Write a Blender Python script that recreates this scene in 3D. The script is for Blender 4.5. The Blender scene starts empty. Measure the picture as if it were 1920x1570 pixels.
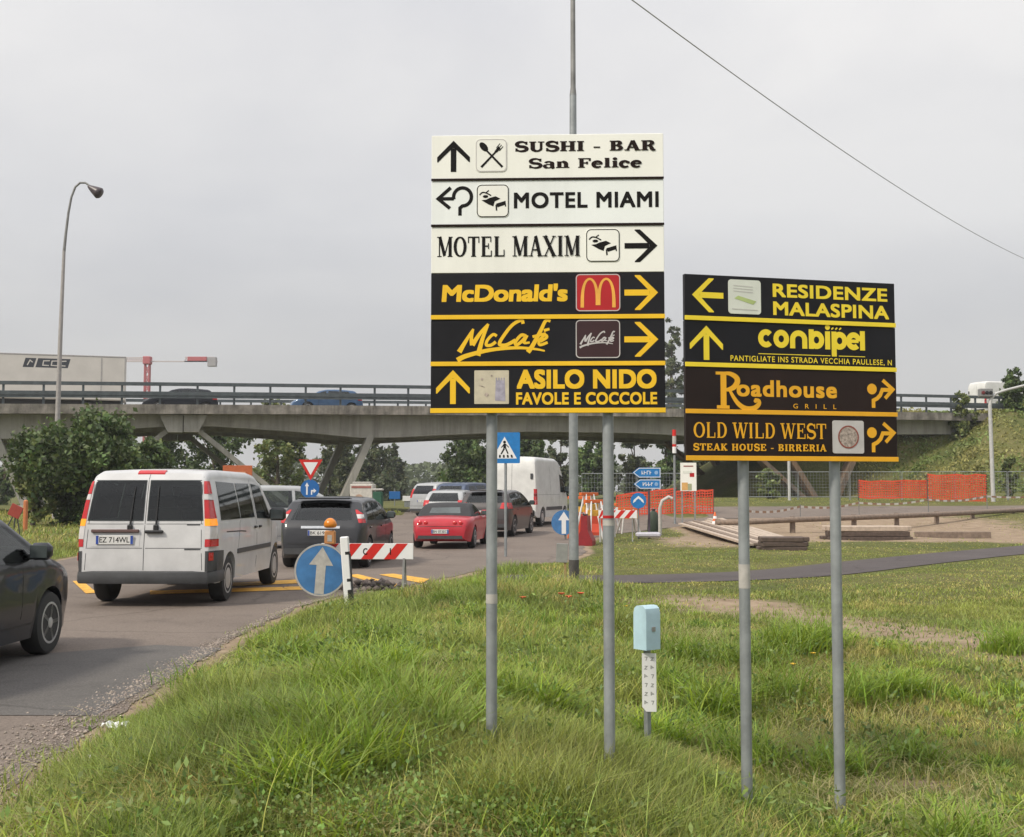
import bpy, math, random
import numpy as np
from mathutils import Vector, Matrix
R = math.radians
random.seed(7)
rng = np.random.default_rng(11)
S = bpy.context.scene
COL = S.collection

# ------------------------------------------------------------------ camera
F = 2200.0; EYE = 1.6; PITCH = math.atan(135.0/F)
cam_d = bpy.data.cameras.new('camera'); cam = bpy.data.objects.new('camera', cam_d); COL.objects.link(cam)
cam.location = (0, 0, EYE); cam.rotation_euler = (math.pi/2+PITCH, 0, 0)
cam_d.sensor_width = 36; cam_d.lens = 36*F/1920; cam_d.clip_end = 6000; cam_d.clip_start = .1
S.camera = cam
S.render.resolution_x = 1024; S.render.resolution_y = 837

# ------------------------------------------------------------------ sky, sun, exposure
SUN_AZ = R(-128); SUN_EL = R(45)          # azimuth from +Y, clockwise
S.view_settings.view_transform = 'Standard'; S.view_settings.look = 'None'
S.view_settings.exposure = 0.0; S.view_settings.gamma = 1.0
W = bpy.data.worlds.new('World'); S.world = W; W.use_nodes = True
def world_nodes():
    nt = W.node_tree; nt.nodes.clear(); N = nt.nodes.new; L = nt.links.new
    out = N('ShaderNodeOutputWorld'); bg = N('ShaderNodeBackground'); bg.inputs['Strength'].default_value = .1
    sky = N('ShaderNodeTexSky'); sky.sky_type = 'NISHITA'; sky.sun_disc = False
    sky.sun_elevation = SUN_EL; sky.sun_rotation = SUN_AZ
    tc = N('ShaderNodeTexCoord'); sep = N('ShaderNodeSeparateXYZ'); L(tc.outputs['Generated'], sep.inputs[0])
    # overcast layer: a little brighter just over the horizon haze, much brighter towards the zenith
    ramp = N('ShaderNodeValToRGB'); el = ramp.color_ramp.elements
    el[0].position = 0.0; el[0].color = (5.7, 5.66, 5.56, 1)
    el[1].position = 1.0; el[1].color = (15, 15, 15.4, 1)
    for p, c in ((.10, (6.1, 6.05, 6.0)), (.22, (7.3, 7.3, 7.35)), (.36, (8.3, 8.25, 8.25)), (.45, (8.2, 8.2, 8.4)), (.7, (13, 13, 13.3))):
        e = el.new(p); e.color = (*c, 1)
    L(sep.outputs['Z'], ramp.inputs[0])
    mp = N('ShaderNodeMapping'); mp.inputs['Scale'].default_value = (1.5, 1.5, 3.6); mp.inputs['Location'].default_value = (3.1, .4, .7); L(tc.outputs['Generated'], mp.inputs[0])
    nz = N('ShaderNodeTexNoise'); nz.inputs['Scale'].default_value = 1.5; nz.inputs['Detail'].default_value = 6; nz.inputs['Roughness'].default_value = .5; nz.inputs['Distortion'].default_value = .3
    L(mp.outputs[0], nz.inputs['Vector'])
    cr = N('ShaderNodeValToRGB'); ce = cr.color_ramp.elements
    ce[0].position = .32; ce[0].color = (.885, .89, .915, 1); ce[1].position = .66; ce[1].color = (1.11, 1.10, 1.085, 1)
    L(nz.outputs['Fac'], cr.inputs[0])
    mul = N('ShaderNodeMixRGB'); mul.blend_type = 'MULTIPLY'; mul.inputs[0].default_value = 1
    L(ramp.outputs[0], mul.inputs[1]); L(cr.outputs[0], mul.inputs[2])
    mix = N('ShaderNodeMixRGB'); mix.inputs[0].default_value = .93
    L(sky.outputs[0], mix.inputs[1]); L(mul.outputs[0], mix.inputs[2])
    L(mix.outputs[0], bg.inputs['Color']); L(bg.outputs[0], out.inputs['Surface'])
world_nodes()
sd = bpy.data.lights.new('sun', 'SUN'); sd.energy = 3.3; sd.angle = R(8); sd.color = (1, .92, .79)
sun = bpy.data.objects.new('sun', sd); COL.objects.link(sun)
sv = Vector((math.sin(SUN_AZ)*math.cos(SUN_EL), math.cos(SUN_AZ)*math.cos(SUN_EL), math.sin(SUN_EL)))
sun.rotation_euler = sv.to_track_quat('Z', 'Y').to_euler(); sun.location = (-30, -20, 40)

# ------------------------------------------------------------------ helpers
def at(px, py, Y):                     # the point that stands at depth Y behind that pixel of the photograph
    u = (px-960)/F; v = (785-py)/F; c, s = math.cos(PITCH), math.sin(PITCH)
    k = Y/(c-s*v)
    return Vector((u*k, Y, EYE+(s+c*v)*k))
def xat(px, Y): return at(px, 920, Y).x
def zat(py, Y): return at(960, py, Y).z
def ss(a, b, x):
    t = np.clip((np.asarray(x, float)-a)/(b-a), 0, 1); return t*t*(3-2*t)
_T = np.random.default_rng(5).random((256, 256))
def vnoise(x, y):
    x = np.asarray(x, float); y = np.asarray(y, float)
    xi = np.floor(x).astype(int); yi = np.floor(y).astype(int); fx = x-xi; fy = y-yi
    fx = fx*fx*(3-2*fx); fy = fy*fy*(3-2*fy)
    g = lambda a, b: _T[a % 256, b % 256]
    return (g(xi, yi)*(1-fx)+g(xi+1, yi)*fx)*(1-fy)+(g(xi, yi+1)*(1-fx)+g(xi+1, yi+1)*fx)*fy
def fnoise(x, y, o=3):
    s = 0; a = 1; t = 0
    for i in range(o): s = s+a*vnoise(x*2**i+17*i, y*2**i+31*i); t += a; a *= .5
    return s/t

class MB:
    def __init__(s): s.v = []; s.f = []; s.m = []
    def add(s, vs, fs, mi=0):
        o = len(s.v); s.v += [tuple(p) for p in vs]; s.f += [tuple(i+o for i in f) for f in fs]; s.m += [mi]*len(fs); return s
    def box(s, c, d, mi=0, M=None, bev=0.0):
        x, y, z = d[0]/2, d[1]/2, d[2]/2; C = Vector(c)
        if bev <= 0:
            vs = [Vector((a*x, b*y, e*z)) for a in (-1, 1) for b in (-1, 1) for e in (-1, 1)]
            fs = [(0, 1, 3, 2), (4, 6, 7, 5), (0, 4, 5, 1), (2, 3, 7, 6), (0, 2, 6, 4), (1, 5, 7, 3)]
        else:                                                    # chamfered box
            b_ = min(bev, x*.9, y*.9, z*.9); vs = []; idx = {}
            for a in (-1, 1):
                for b in (-1, 1):
                    for e in (-1, 1):
                        for k, (dx, dy, dz) in enumerate(((0, 1, 1), (1, 0, 1), (1, 1, 0))):
                            idx[(a, b, e, k)] = len(vs); vs.append(Vector((a*(x-b_*dx), b*(y-b_*dy), e*(z-b_*dz))))
            fs = []
            def q(l): fs.append(tuple(l))
            for a in (-1, 1):
                q([idx[(a, -1, -1, 0)], idx[(a, 1, -1, 0)], idx[(a, 1, 1, 0)], idx[(a, -1, 1, 0)]][::a])
                q([idx[(-1, a, -1, 1)], idx[(-1, a, 1, 1)], idx[(1, a, 1, 1)], idx[(1, a, -1, 1)]][::a])
                q([idx[(-1, -1, a, 2)], idx[(1, -1, a, 2)], idx[(1, 1, a, 2)], idx[(-1, 1, a, 2)]][::a])
                for b in (-1, 1):
                    q([idx[(a, b, -1, 0)], idx[(a, b, -1, 1)], idx[(a, b, 1, 1)], idx[(a, b, 1, 0)]][::a*b])
                    q([idx[(a, -1, b, 0)], idx[(a, 1, b, 0)], idx[(a, 1, b, 2)], idx[(a, -1, b, 2)]][::a*b])
                    q([idx[(-1, a, b, 1)], idx[(-1, a, b, 2)], idx[(1, a, b, 2)], idx[(1, a, b, 1)]][::a*b])
                    for e in (-1, 1): q([idx[(a, b, e, 0)], idx[(a, b, e, 1)], idx[(a, b, e, 2)]][::a*b*e])
        if M is not None: vs = [M@p for p in vs]
        return s.add([C+p for p in vs], fs, mi)
    def tube(s, pts, r, n=10, mi=0, caps=True):
        pts = [Vector(p) for p in pts]; rs = r if isinstance(r, (list, tuple)) else [r]*len(pts); vs = []
        t0 = (pts[1]-pts[0]).normalized(); up = Vector((0, 0, 1)) if abs(t0.z) < .9 else Vector((1, 0, 0)); nx = t0.cross(up).normalized()
        for i, p in enumerate(pts):
            t = (pts[min(i+1, len(pts)-1)]-pts[max(i-1, 0)]).normalized(); nx = (nx-t*nx.dot(t)).normalized(); ny = t.cross(nx)
            for k in range(n): a = 2*math.pi*k/n; vs.append(p+(nx*math.cos(a)+ny*math.sin(a))*rs[i])
        fs = [(i*n+k, i*n+(k+1) % n, (i+1)*n+(k+1) % n, (i+1)*n+k) for i in range(len(pts)-1) for k in range(n)]
        if caps: fs += [tuple(range(n))[::-1], tuple((len(pts)-1)*n+k for k in range(n))]
        return s.add(vs, fs, mi)
    def lathe(s, prof, c, axis='Z', n=20, mi=0, M=None):           # prof: (radius, height)
        vs = []
        for r, h in prof:
            for k in range(n):
                a = 2*math.pi*k/n; p = Vector((r*math.cos(a), r*math.sin(a), h))
                if axis == 'X': p = Vector((h, p.x, p.y))
                if axis == 'Y': p = Vector((p.x, h, p.y))
                if M is not None: p = M@p
                vs.append(Vector(c)+p)
        fs = [(i*n+k, i*n+(k+1) % n, (i+1)*n+(k+1) % n, (i+1)*n+k) for i in range(len(prof)-1) for k in range(n)]
        fs += [tuple(range(n))[::-1], tuple((len(prof)-1)*n+k for k in range(n))]
        return s.add(vs, fs, mi)
    def prism(s, poly, fn, d0, d1, mi=0):                         # poly 2-D, fn(u, v, d) -> 3-D
        n = len(poly); vs = [fn(u, v, d0) for u, v in poly]+[fn(u, v, d1) for u, v in poly]
        fs = [tuple(range(n)), tuple(range(2*n-1, n-1, -1))]+[(i, i+n, (i+1) % n+n, (i+1) % n) for i in range(n)]
        return s.add(vs, fs, mi)
    def grid(s, fn, nu, nv, mi=0, closed=False):
        vs = [fn(i/nu, j/nv) for i in range(nu+1) for j in range(nv+1)]
        fs = [(i*(nv+1)+j, (i+1)*(nv+1)+j, (i+1)*(nv+1)+j+1, i*(nv+1)+j+1) for i in range(nu) for j in range(nv)]
        return s.add(vs, fs, mi)
    def build(s, name, mats, parent=None, smooth=None, loc=None, rz=None):
        me = bpy.data.meshes.new(name); me.from_pydata(s.v, [], s.f)
        for m in (mats if isinstance(mats, (list, tuple)) else [mats]): me.materials.append(m)
        if any(s.m): me.polygons.foreach_set('material_index', s.m)
        me.validate()
        if smooth:
            me.polygons.foreach_set('use_smooth', [True]*len(me.polygons)); me.set_sharp_from_angle(angle=R(smooth))
        me.update()
        o = bpy.data.objects.new(name, me); COL.objects.link(o)
        if parent is not None: o.parent = parent
        if loc is not None: o.location = loc
        if rz is not None: o.rotation_euler = (0, 0, rz)
        return o
def recalc(o):
    import bmesh
    b = bmesh.new(); b.from_mesh(o.data); bmesh.ops.recalc_face_normals(b, faces=b.faces); b.to_mesh(o.data); b.free(); return o
def tag(o, label=None, cat=None, group=None, kind=None):
    for k, v in (('label', label), ('category', cat), ('group', group), ('kind', kind)):
        if v: o[k] = v
    return o
def thing(name, label, cat, loc=(0, 0, 0), rz=0, group=None):
    o = bpy.data.objects.new(name, None); COL.objects.link(o); o.location = loc; o.rotation_euler = (0, 0, rz); o.empty_display_size = .2
    return tag(o, label, cat, group)
def copy_tree(o, parent=None):
    c = o.copy(); COL.objects.link(c); c.parent = parent
    for ch in list(o.children): copy_tree(ch, c)
    return c

# ------------------------------------------------------------------ materials
def nodes(m): return m.node_tree.nodes, m.node_tree.links
def mat(name, c, rough=.6, metal=0, var=.12, scale=8, spec=.5, bump=0, bscale=40, c2=None, coat=0, emit=None, tint=0, trans=0, streak=0):
    m = bpy.data.materials.new(name); m.use_nodes = True; N, L = nodes(m); p = N['Principled BSDF']
    p.inputs['Roughness'].default_value = rough; p.inputs['Metallic'].default_value = metal; p.inputs['Specular IOR Level'].default_value = spec
    if coat: p.inputs['Coat Weight'].default_value = coat; p.inputs['Coat Roughness'].default_value = .03
    tc = N.new('ShaderNodeTexCoord'); nz = N.new('ShaderNodeTexNoise'); nz.inputs['Scale'].default_value = scale; nz.inputs['Detail'].default_value = 5
    nz.inputs['Roughness'].default_value = .6; L.new(tc.outputs['Object'], nz.inputs['Vector'])
    cr = N.new('ShaderNodeValToRGB'); e = cr.color_ramp.elements; e[0].position = .33; e[1].position = .67
    b = c2 if c2 else tuple(min(1, x*(1+var)) for x in c); a = c if c2 else tuple(x*(1-var) for x in c)
    e[0].color = (*a, 1); e[1].color = (*b, 1); L.new(nz.outputs['Fac'], cr.inputs[0]); col = cr.outputs[0]
    if streak:                                                     # rain streaks running down the face
        mp = N.new('ShaderNodeMapping'); mp.inputs['Scale'].default_value = (1.1, 1.1, .09); L.new(tc.outputs['Object'], mp.inputs[0]); n3 = N.new('ShaderNodeTexNoise'); n3.inputs['Scale'].default_value = 1.6; n3.inputs['Detail'].default_value = 6; n3.inputs['Roughness'].default_value = .7; L.new(mp.outputs[0], n3.inputs['Vector'])
        r3 = N.new('ShaderNodeValToRGB'); e3 = r3.color_ramp.elements; e3[0].position = .36; e3[0].color = (1-streak, 1-streak, 1-streak*1.05, 1); e3[1].position = .56; e3[1].color = (1, 1, 1, 1); L.new(n3.outputs['Fac'], r3.inputs[0]); m3 = N.new('ShaderNodeMixRGB'); m3.blend_type = 'MULTIPLY'; m3.inputs[0].default_value = 1; L.new(col, m3.inputs[1]); L.new(r3.outputs[0], m3.inputs[2]); col = m3.outputs[0]
    if tint:
        at_ = N.new('ShaderNodeAttribute'); at_.attribute_name = 'tint'; mx = N.new('ShaderNodeMixRGB'); mx.blend_type = 'MULTIPLY'; mx.inputs[0].default_value = 1
        L.new(col, mx.inputs[1]); L.new(at_.outputs['Color'], mx.inputs[2]); col = mx.outputs[0]
    L.new(col, p.inputs['Base Color'])
    if emit: p.inputs['Emission Color'].default_value = (*emit[:3], 1); p.inputs['Emission Strength'].default_value = emit[3]
    if bump:
        n2 = N.new('ShaderNodeTexNoise'); n2.inputs['Scale'].default_value = bscale; n2.inputs['Detail'].default_value = 4; L.new(tc.outputs['Object'], n2.inputs['Vector'])
        bp = N.new('ShaderNodeBump'); bp.inputs['Strength'].default_value = bump; bp.inputs['Distance'].default_value = .02; L.new(n2.outputs['Fac'], bp.inputs['Height']); L.new(bp.outputs[0], p.inputs['Normal'])
    if trans:                                                      # thin leaves let some light through
        o = N['Material Output']; tr = N.new('ShaderNodeBsdfTranslucent'); L.new(col, tr.inputs['Color']); ms = N.new('ShaderNodeMixShader'); ms.inputs[0].default_value = trans
        L.new(p.outputs[0], ms.inputs[1]); L.new(tr.outputs[0], ms.inputs[2]); L.new(ms.outputs[0], o.inputs['Surface'])
    return m
M = {}
M['galv'] = mat('galvanised_steel', (.29, .31, .32), .5, .3, .16, 7, bump=.08, streak=.22)
M['galv_worn'] = mat('weathered_steel', (.20, .20, .195), .6, .25, .3, 3)
M['white_panel'] = mat('white_sign_sheet', (.84, .845, .785), .38, 0, .03, 3, streak=.09)
M['cool_panel'] = mat('cool_white_sign_sheet', (.81, .845, .83), .38, 0, .04, 3, streak=.10)
M['black_panel'] = mat('black_sign_sheet', (.010, .010, .013), .45, 0, .25, 3, spec=.25)
M['brown_panel'] = mat('dark_brown_sign_sheet', (.017, .009, .0075), .42, 0, .3, 2.5, spec=.28)
M['ink'] = mat('black_ink', (.009, .0085, .0085), .7, spec=.15)
M['serif_ink'] = mat('dark_brown_ink', (.016, .009, .008), .7, spec=.15)
M['yellow'] = mat('warm_yellow_film', (.82, .50, .012), .45, 0, .05, 6)
M['lemon'] = mat('lemon_yellow_film', (.86, .66, .03), .45, 0, .05, 6)
M['amber_film'] = mat('amber_film', (.80, .40, .012), .45, 0, .06, 6)
M['red_film'] = mat('red_film', (.42, .008, .012), .4, 0, .05, 5)
M['arch_film'] = mat('orange_yellow_film', (.80, .40, .06), .45)
M['maroon_film'] = mat('maroon_film', (.035, .010, .012), .4)
M['grey_film'] = mat('pale_grey_film', (.50, .48, .47), .5)
M['beige_film'] = mat('beige_film', (.52, .47, .36), .55, 0, .1, 20)
M['mauve_film'] = mat('mauve_film', (.33, .31, .38), .55, 0, .2, 30)
M['pale_film'] = mat('pale_green_white_film', (.66, .69, .62), .5, 0, .05, 10)
M['leaf_film'] = mat('light_green_film', (.42, .52, .20), .5)
M['rust_film'] = mat('rust_red_film', (.25, .07, .05), .6, 0, .3, 60)
M['taupe_film'] = mat('taupe_film', (.36, .30, .26), .6, 0, .5, 70)
M['sign_back'] = mat('sign_back_aluminium', (.33, .33, .32), .5, .5)
M['blue'] = mat('blue_reflective', (.015, .12, .36), .4, 0, .08, 6)
M['blue_faded'] = mat('faded_blue_reflective', (.05, .17, .38), .5, 0, .2, 5)
M['blue_bright'] = mat('bright_blue_reflective', (.012, .17, .46), .4)
M['white'] = mat('white_reflective', (.74, .74, .74), .4, 0, .03)
M['white_dirty'] = mat('dirty_white_reflective', (.42, .40, .37), .5, 0, .15, 12)
M['red'] = mat('red_reflective', (.55, .018, .012), .4, 0, .08)
M['orange'] = mat('orange_plastic', (.62, .12, .02), .5)
M['amber'] = mat('amber_lens', (.62, .20, .012), .25, 0, .1)
M['box_blue'] = mat('light_blue_enamel', (.46, .64, .72), .4, 0, .07, 12)
M['concrete'] = mat('bridge_concrete', (.34, .325, .29), .85, 0, .12, .9, bump=.2, bscale=6, streak=.30)
M['concrete_edge'] = mat('weathered_edge_concrete', (.23, .21, .185), .9, 0, .4, 1.7, bump=.3, bscale=9, streak=.5)
M['rail'] = mat('grey_blue_rail_steel', (.085, .10, .108), .5, .3, .2, 3)
M['wood'] = mat('weathered_wood', (.20, .15, .115), .85, 0, .25, 9, bump=.3, bscale=30)
M['wood_pale'] = mat('pale_sawn_wood', (.42, .34, .27), .8, 0, .2, 7, bump=.2)
M['wood_dark'] = mat('dark_wet_wood', (.085, .06, .048), .85, 0, .3, 9, bump=.3)
M['net'] = mat('orange_plastic_net', (.58, .062, .022), .6, 0, .12, 2)
M['bark'] = mat('bark', (.09, .07, .05), .9, 0, .3, 6, bump=.4, bscale=14)
M['glass'] = mat('tinted_glass', (.016, .021, .021), .06, 0, .2, 2, spec=.45)
M['glass_pale'] = mat('grey_glass', (.07, .085, .085), .06, 0, .3, 2, spec=.8)
M['tyre'] = mat('tyre_rubber', (.018, .018, .018), .75)
M['rim'] = mat('alloy', (.42, .42, .42), .35, .35)
M['plastic'] = mat('dark_plastic', (.045, .047, .050), .55, 0, .15)
M['black'] = mat('black_plastic', (.012, .012, .013), .5)
M['chrome'] = mat('chrome_trim', (.55, .56, .57), .2, .8)
M['lamp_red'] = mat('red_lens', (.46, .012, .014), .18, 0, .1, spec=.7)
M['lamp_amber'] = mat('lit_amber_lens', (.8, .25, .01), .2, 0, .1, emit=(1, .38, .02, .5))
M['lamp_white'] = mat('clear_lens', (.55, .53, .52), .15, 0, .1, spec=.7)
M['plate'] = mat('number_plate_white', (.62, .62, .60), .45)
M['plate_blue'] = mat('number_plate_blue', (.02, .06, .30), .45)
M['road_yellow'] = mat('yellow_road_paint', (.62, .33, .04), .8, 0, .3, 7)
M['skid'] = mat('canvas', (.03, .03, .033), .8)
def paint(name, c, flake=0): return mat(name, c, .38, flake*.4, .10, 2.5, coat=.5, spec=.22)

# leafy materials use a per-face random tint (species, age and dryness of each leaf)
M['leaf'] = mat('leaf_dark', (.078, .122, .036), .6, 0, .2, .8, tint=1, trans=.25)
M['leaf_light'] = mat('leaf_light', (.155, .195, .065), .6, 0, .2, .8, tint=1, trans=.25)
M['leaf_far'] = mat('leaf_far', (.10, .125, .062), .7, 0, .2, .3, tint=1, trans=.25)
M['grass'] = mat('grass_blade', (.245, .305, .068), .55, 0, .22, .35, tint=1, trans=.40)
M['clover'] = mat('clover_leaf', (.14, .22, .06), .55, 0, .2, 3, tint=1, trans=.3)

# ------------------------------------------------------------------ ground plan
ROAD = [(-2.72, -6), (-2.72, 6.2), (-2.85, 8.6), (-3.0, 12.6), (-2.95, 16.2), (-2.45, 18.6), (-1.5, 20.5), (-.5, 24), (1.2, 26.6), (1.9, 30), (2.1, 35), (3.2, 41), (8.5, 47.5), (22, 50.5), (60, 56),
        (60, 59), (22, 53.5), (9, 53), (4, 60), (-3.4, 62), (-7.0, 130), (-10.6, 130), (-5.8, 62), (-12, 60), (-11.5, 40), (-10.3, 27), (-9.8, 18), (-9.6, -6)]
def poly_dist(x, y, P):
    x = np.asarray(x, float); y = np.asarray(y, float); d = np.full(x.shape, 1e9); ins = np.zeros(x.shape, bool); n = len(P)
    for i in range(n):
        (ax, ay), (bx, by) = P[i], P[(i+1) % n]; ex, ey = bx-ax, by-ay
        t = np.clip(((x-ax)*ex+(y-ay)*ey)/(ex*ex+ey*ey), 0, 1); d = np.minimum(d, np.hypot(x-ax-t*ex, y-ay-t*ey))
        c = ((ay > y) != (by > y)) & (x < (bx-ax)*(y-ay)/((by-ay) if by != ay else 1e-9)+ax); ins ^= c
    return np.where(ins, -d, d)
PATH = [(-.2, 21.4), (1.2, 21.2), (3.3, 21.6), (5.6, 23.0), (8.8, 26.6), (13.6, 31.6), (22, 39), (40, 52)]
PATH_W = .92
def line_dist(x, y, P):
    x = np.asarray(x, float); y = np.asarray(y, float); d = np.full(x.shape, 1e9)
    for (ax, ay), (bx, by) in zip(P[:-1], P[1:]):
        ex, ey = bx-ax, by-ay; t = np.clip(((x-ax)*ex+(y-ay)*ey)/(ex*ex+ey*ey), 0, 1); d = np.minimum(d, np.hypot(x-ax-t*ex, y-ay-t*ey))
    return d
# the bridge line: a along the near edge, b across (away from the camera)
BA = at(0, 920, 62); BB = at(1790, 920, 80); BA.z = BB.z = 0
BL = (BB-BA).length; BD = (BB-BA).normalized(); BN = Vector((-BD.y, BD.x, 0))
def brg(a, b, z): p = BA+BD*a+BN*b; return Vector((p.x, p.y, z))
def a_of(px):
    u = (px-960)/F; return (u*BA.y-BA.x)/(BD.x-u*BD.y)      # X = u*Y on the line
def deck(a): t = a/56.0; return 6.19+1.05*t-.36*t*t if a <= 80 else 6.95
def base_h(x, y):
    x = np.asarray(x, float); y = np.asarray(y, float)
    return .3*ss(30, 65, y)+.8*ss(40, 58, y)*ss(2, 8, x)*(1-ss(30, 60, x-20))
def terrain(x, y):
    x = np.asarray(x, float); y = np.asarray(y, float); h = base_h(x, y); d = np.minimum(poly_dist(x, y, ROAD), line_dist(x, y, PATH)-PATH_W)
    h = h+ss(.05, 1.3, d)*(.05+.09*(fnoise(x*.55, y*.55)-.4)*(1-ss(40, 60, y))) - .03*(d < -.3)
    h = h+ss(.1, 1.2, d)*(.18*np.exp(-((x+.8)/1.3)**2-((y-7.8)/3.6)**2)-.25*ss(.0, 1.6, x)*(1-ss(7.5, 12, y)))
    a = (x-BA.x)*BD.x+(y-BA.y)*BD.y; b = (x-BA.x)*BN.x+(y-BA.y)*BN.y
    dx = np.maximum(BL+3.6-10*ss(.3, 4.5, b)-a, 0); dy = np.maximum(np.maximum(-.8-b, b-13), 0)
    e = 7.05-np.hypot(dx, dy)/1.55+.5*(fnoise(x*.3, y*.3)-.5)*ss(0, 3, np.hypot(dx, dy))
    return np.maximum(h, e)
def hz(x, y): return float(terrain(np.array([x]), np.array([y]))[0])
def rz_(x, y): return float(base_h(np.array([x]), np.array([y]))[0])    # road surface

def array_mesh(name, V, Fq, mats, smooth=False, tint=None):
    me = bpy.data.meshes.new(name); n = Fq.shape[1]; nf = len(Fq)
    me.vertices.add(len(V)); me.vertices.foreach_set('co', np.ascontiguousarray(V, np.float32).ravel())
    me.loops.add(nf*n); me.loops.foreach_set('vertex_index', np.ascontiguousarray(Fq, np.int32).ravel())
    me.polygons.add(nf); me.polygons.foreach_set('loop_start', np.arange(nf, dtype=np.int32)*n)
    me.polygons.foreach_set('loop_total', np.full(nf, n, np.int32))
    if smooth: me.polygons.foreach_set('use_smooth', np.ones(nf, bool))
    me.materials.append(mats); me.update(calc_edges=True)
    if tint is not None:
        at_ = me.color_attributes.new('tint', 'FLOAT_COLOR', 'POINT')
        at_.data.foreach_set('color', np.ascontiguousarray(np.c_[tint, np.ones(len(tint))], np.float32).ravel())
    o = bpy.data.objects.new(name, me); COL.objects.link(o); return o

def ground_material():
    m = bpy.data.materials.new('ground_soil_grass'); m.use_nodes = True; N, L = nodes(m); p = N['Principled BSDF']; p.inputs['Roughness'].default_value = .95; p.inputs['Specular IOR Level'].default_value = .1
    tc = N.new('ShaderNodeTexCoord')
    def noise(s, d=5, r=.6):
        n = N.new('ShaderNodeTexNoise'); n.inputs['Scale'].default_value = s; n.inputs['Detail'].default_value = d; n.inputs['Roughness'].default_value = r; L.new(tc.outputs['Object'], n.inputs['Vector']); return n.outputs['Fac']
    def ramp(f, stops):
        r = N.new('ShaderNodeValToRGB'); e = r.color_ramp.elements
        e[0].position, e[0].color = stops[0][0], (*stops[0][1], 1); e[1].position, e[1].color = stops[-1][0], (*stops[-1][1], 1)
        for q, c in stops[1:-1]: x = e.new(q); x.color = (*c, 1)
        L.new(f, r.inputs[0]); return r.outputs[0]
    g1 = ramp(noise(.35), [(.3, (.085, .10, .034)), (.5, (.115, .12, .04)), (.7, (.16, .14, .062))])
    g2 = ramp(noise(9, 8, .75), [(.3, (.5, .5, .5)), (.7, (1.4, 1.4, 1.4))])
    mx = N.new('ShaderNodeMixRGB'); mx.blend_type = 'MULTIPLY'; mx.inputs[0].default_value = 1; L.new(g1, mx.inputs[1]); L.new(g2, mx.inputs[2])
    soil = ramp(noise(3, 8, .7), [(.3, (.20, .145, .10)), (.7, (.36, .28, .20))])
    at_ = N.new('ShaderNodeAttribute'); at_.attribute_name = 'tint'
    sp = N.new('ShaderNodeSeparateColor'); L.new(at_.outputs['Color'], sp.inputs[0])
    ad = N.new('ShaderNodeMath'); ad.operation = 'ADD'; L.new(sp.outputs[0], ad.inputs[0])
    nf = N.new('ShaderNodeMath'); nf.operation = 'MULTIPLY_ADD'; nf.inputs[1].default_value = .8; nf.inputs[2].default_value = -.4; L.new(noise(2.2, 8, .7), nf.inputs[0]); L.new(nf.outputs[0], ad.inputs[1])
    cl = ramp(ad.outputs[0], [(.35, (0, 0, 0)), (.6, (1, 1, 1))])
    m2 = N.new('ShaderNodeMixRGB'); L.new(cl, m2.inputs[0]); L.new(mx.outputs[0], m2.inputs[1]); L.new(soil, m2.inputs[2]); L.new(m2.outputs[0], p.inputs['Base Color'])
    bp = N.new('ShaderNodeBump'); bp.inputs['Strength'].default_value = .6; bp.inputs['Distance'].default_value = .05; L.new(noise(14, 6, .7), bp.inputs['Height']); L.new(bp.outputs[0], p.inputs['Normal'])
    return m
def soil_mask(x, y):                                             # where the earth shows: worn strip by the signs, works area, verge lip
    s = (.66+.5*(fnoise(x*.9+2, y*.9)-.3))*np.exp(-(line_dist(x, y, [(2.6, 16.4), (4.2, 13.4), (5.2, 10.8), (6.0, 8.8)])/1.25)**2)
    s += .75*np.exp(-(((x-2.4)/.5)**2+((y-7.3)/.35)**2))+.6*np.exp(-(((x-3.2)/.5)**2+((y-6.9)/.25)**2))
    s += .74*ss(5, 6.5, x)*ss(33, 36, y)*(1-ss(46, 52, y))*(1-ss(16, 24, x)) + .6*ss(3, 5, x)*ss(30, 33, y)*(1-ss(37, 40, y))*(1-ss(7, 9, x))
    d = poly_dist(x, y, ROAD); s += .75*np.exp(-(np.maximum(d, 0)/.28)**2)*(y < 40)
    return np.clip(s, 0, 1)
def axis(a, b, f0, f1, fine, coarse):
    r = [f0]
    while r[-1] < f1: r.append(r[-1]+fine)
    s = fine
    while r[-1] < b: s = min(s*1.35, coarse); r.append(r[-1]+s)
    s = fine
    while r[0] > a: s = min(s*1.35, coarse); r.insert(0, r[0]-s)
    return np.array(r)
gx = np.unique(np.r_[axis(-3000, -14, -14, -14, 3, 300), np.arange(-14, 14, .22), np.arange(14, 62, .8), axis(62, 3000, 62, 62, 2, 300)])
gy = np.unique(np.r_[np.arange(-60, 0, 6), np.arange(0, 36, .22), np.arange(36, 112, .8), axis(112, 4500, 112, 112, 2, 400)])
XX, YY = np.meshgrid(gx, gy, indexing='ij'); V = np.c_[XX.ravel(), YY.ravel(), terrain(XX.ravel(), YY.ravel())]
ni, nj = len(gx), len(gy); ii, jj = np.meshgrid(np.arange(ni-1), np.arange(nj-1), indexing='ij'); q = (ii*nj+jj).ravel()
sm = soil_mask(V[:, 0], V[:, 1])
ground = array_mesh('ground', V, np.c_[q, q+nj, q+nj+1, q+1], ground_material(), True, np.c_[sm, sm, sm]); tag(ground, kind='structure')

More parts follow.
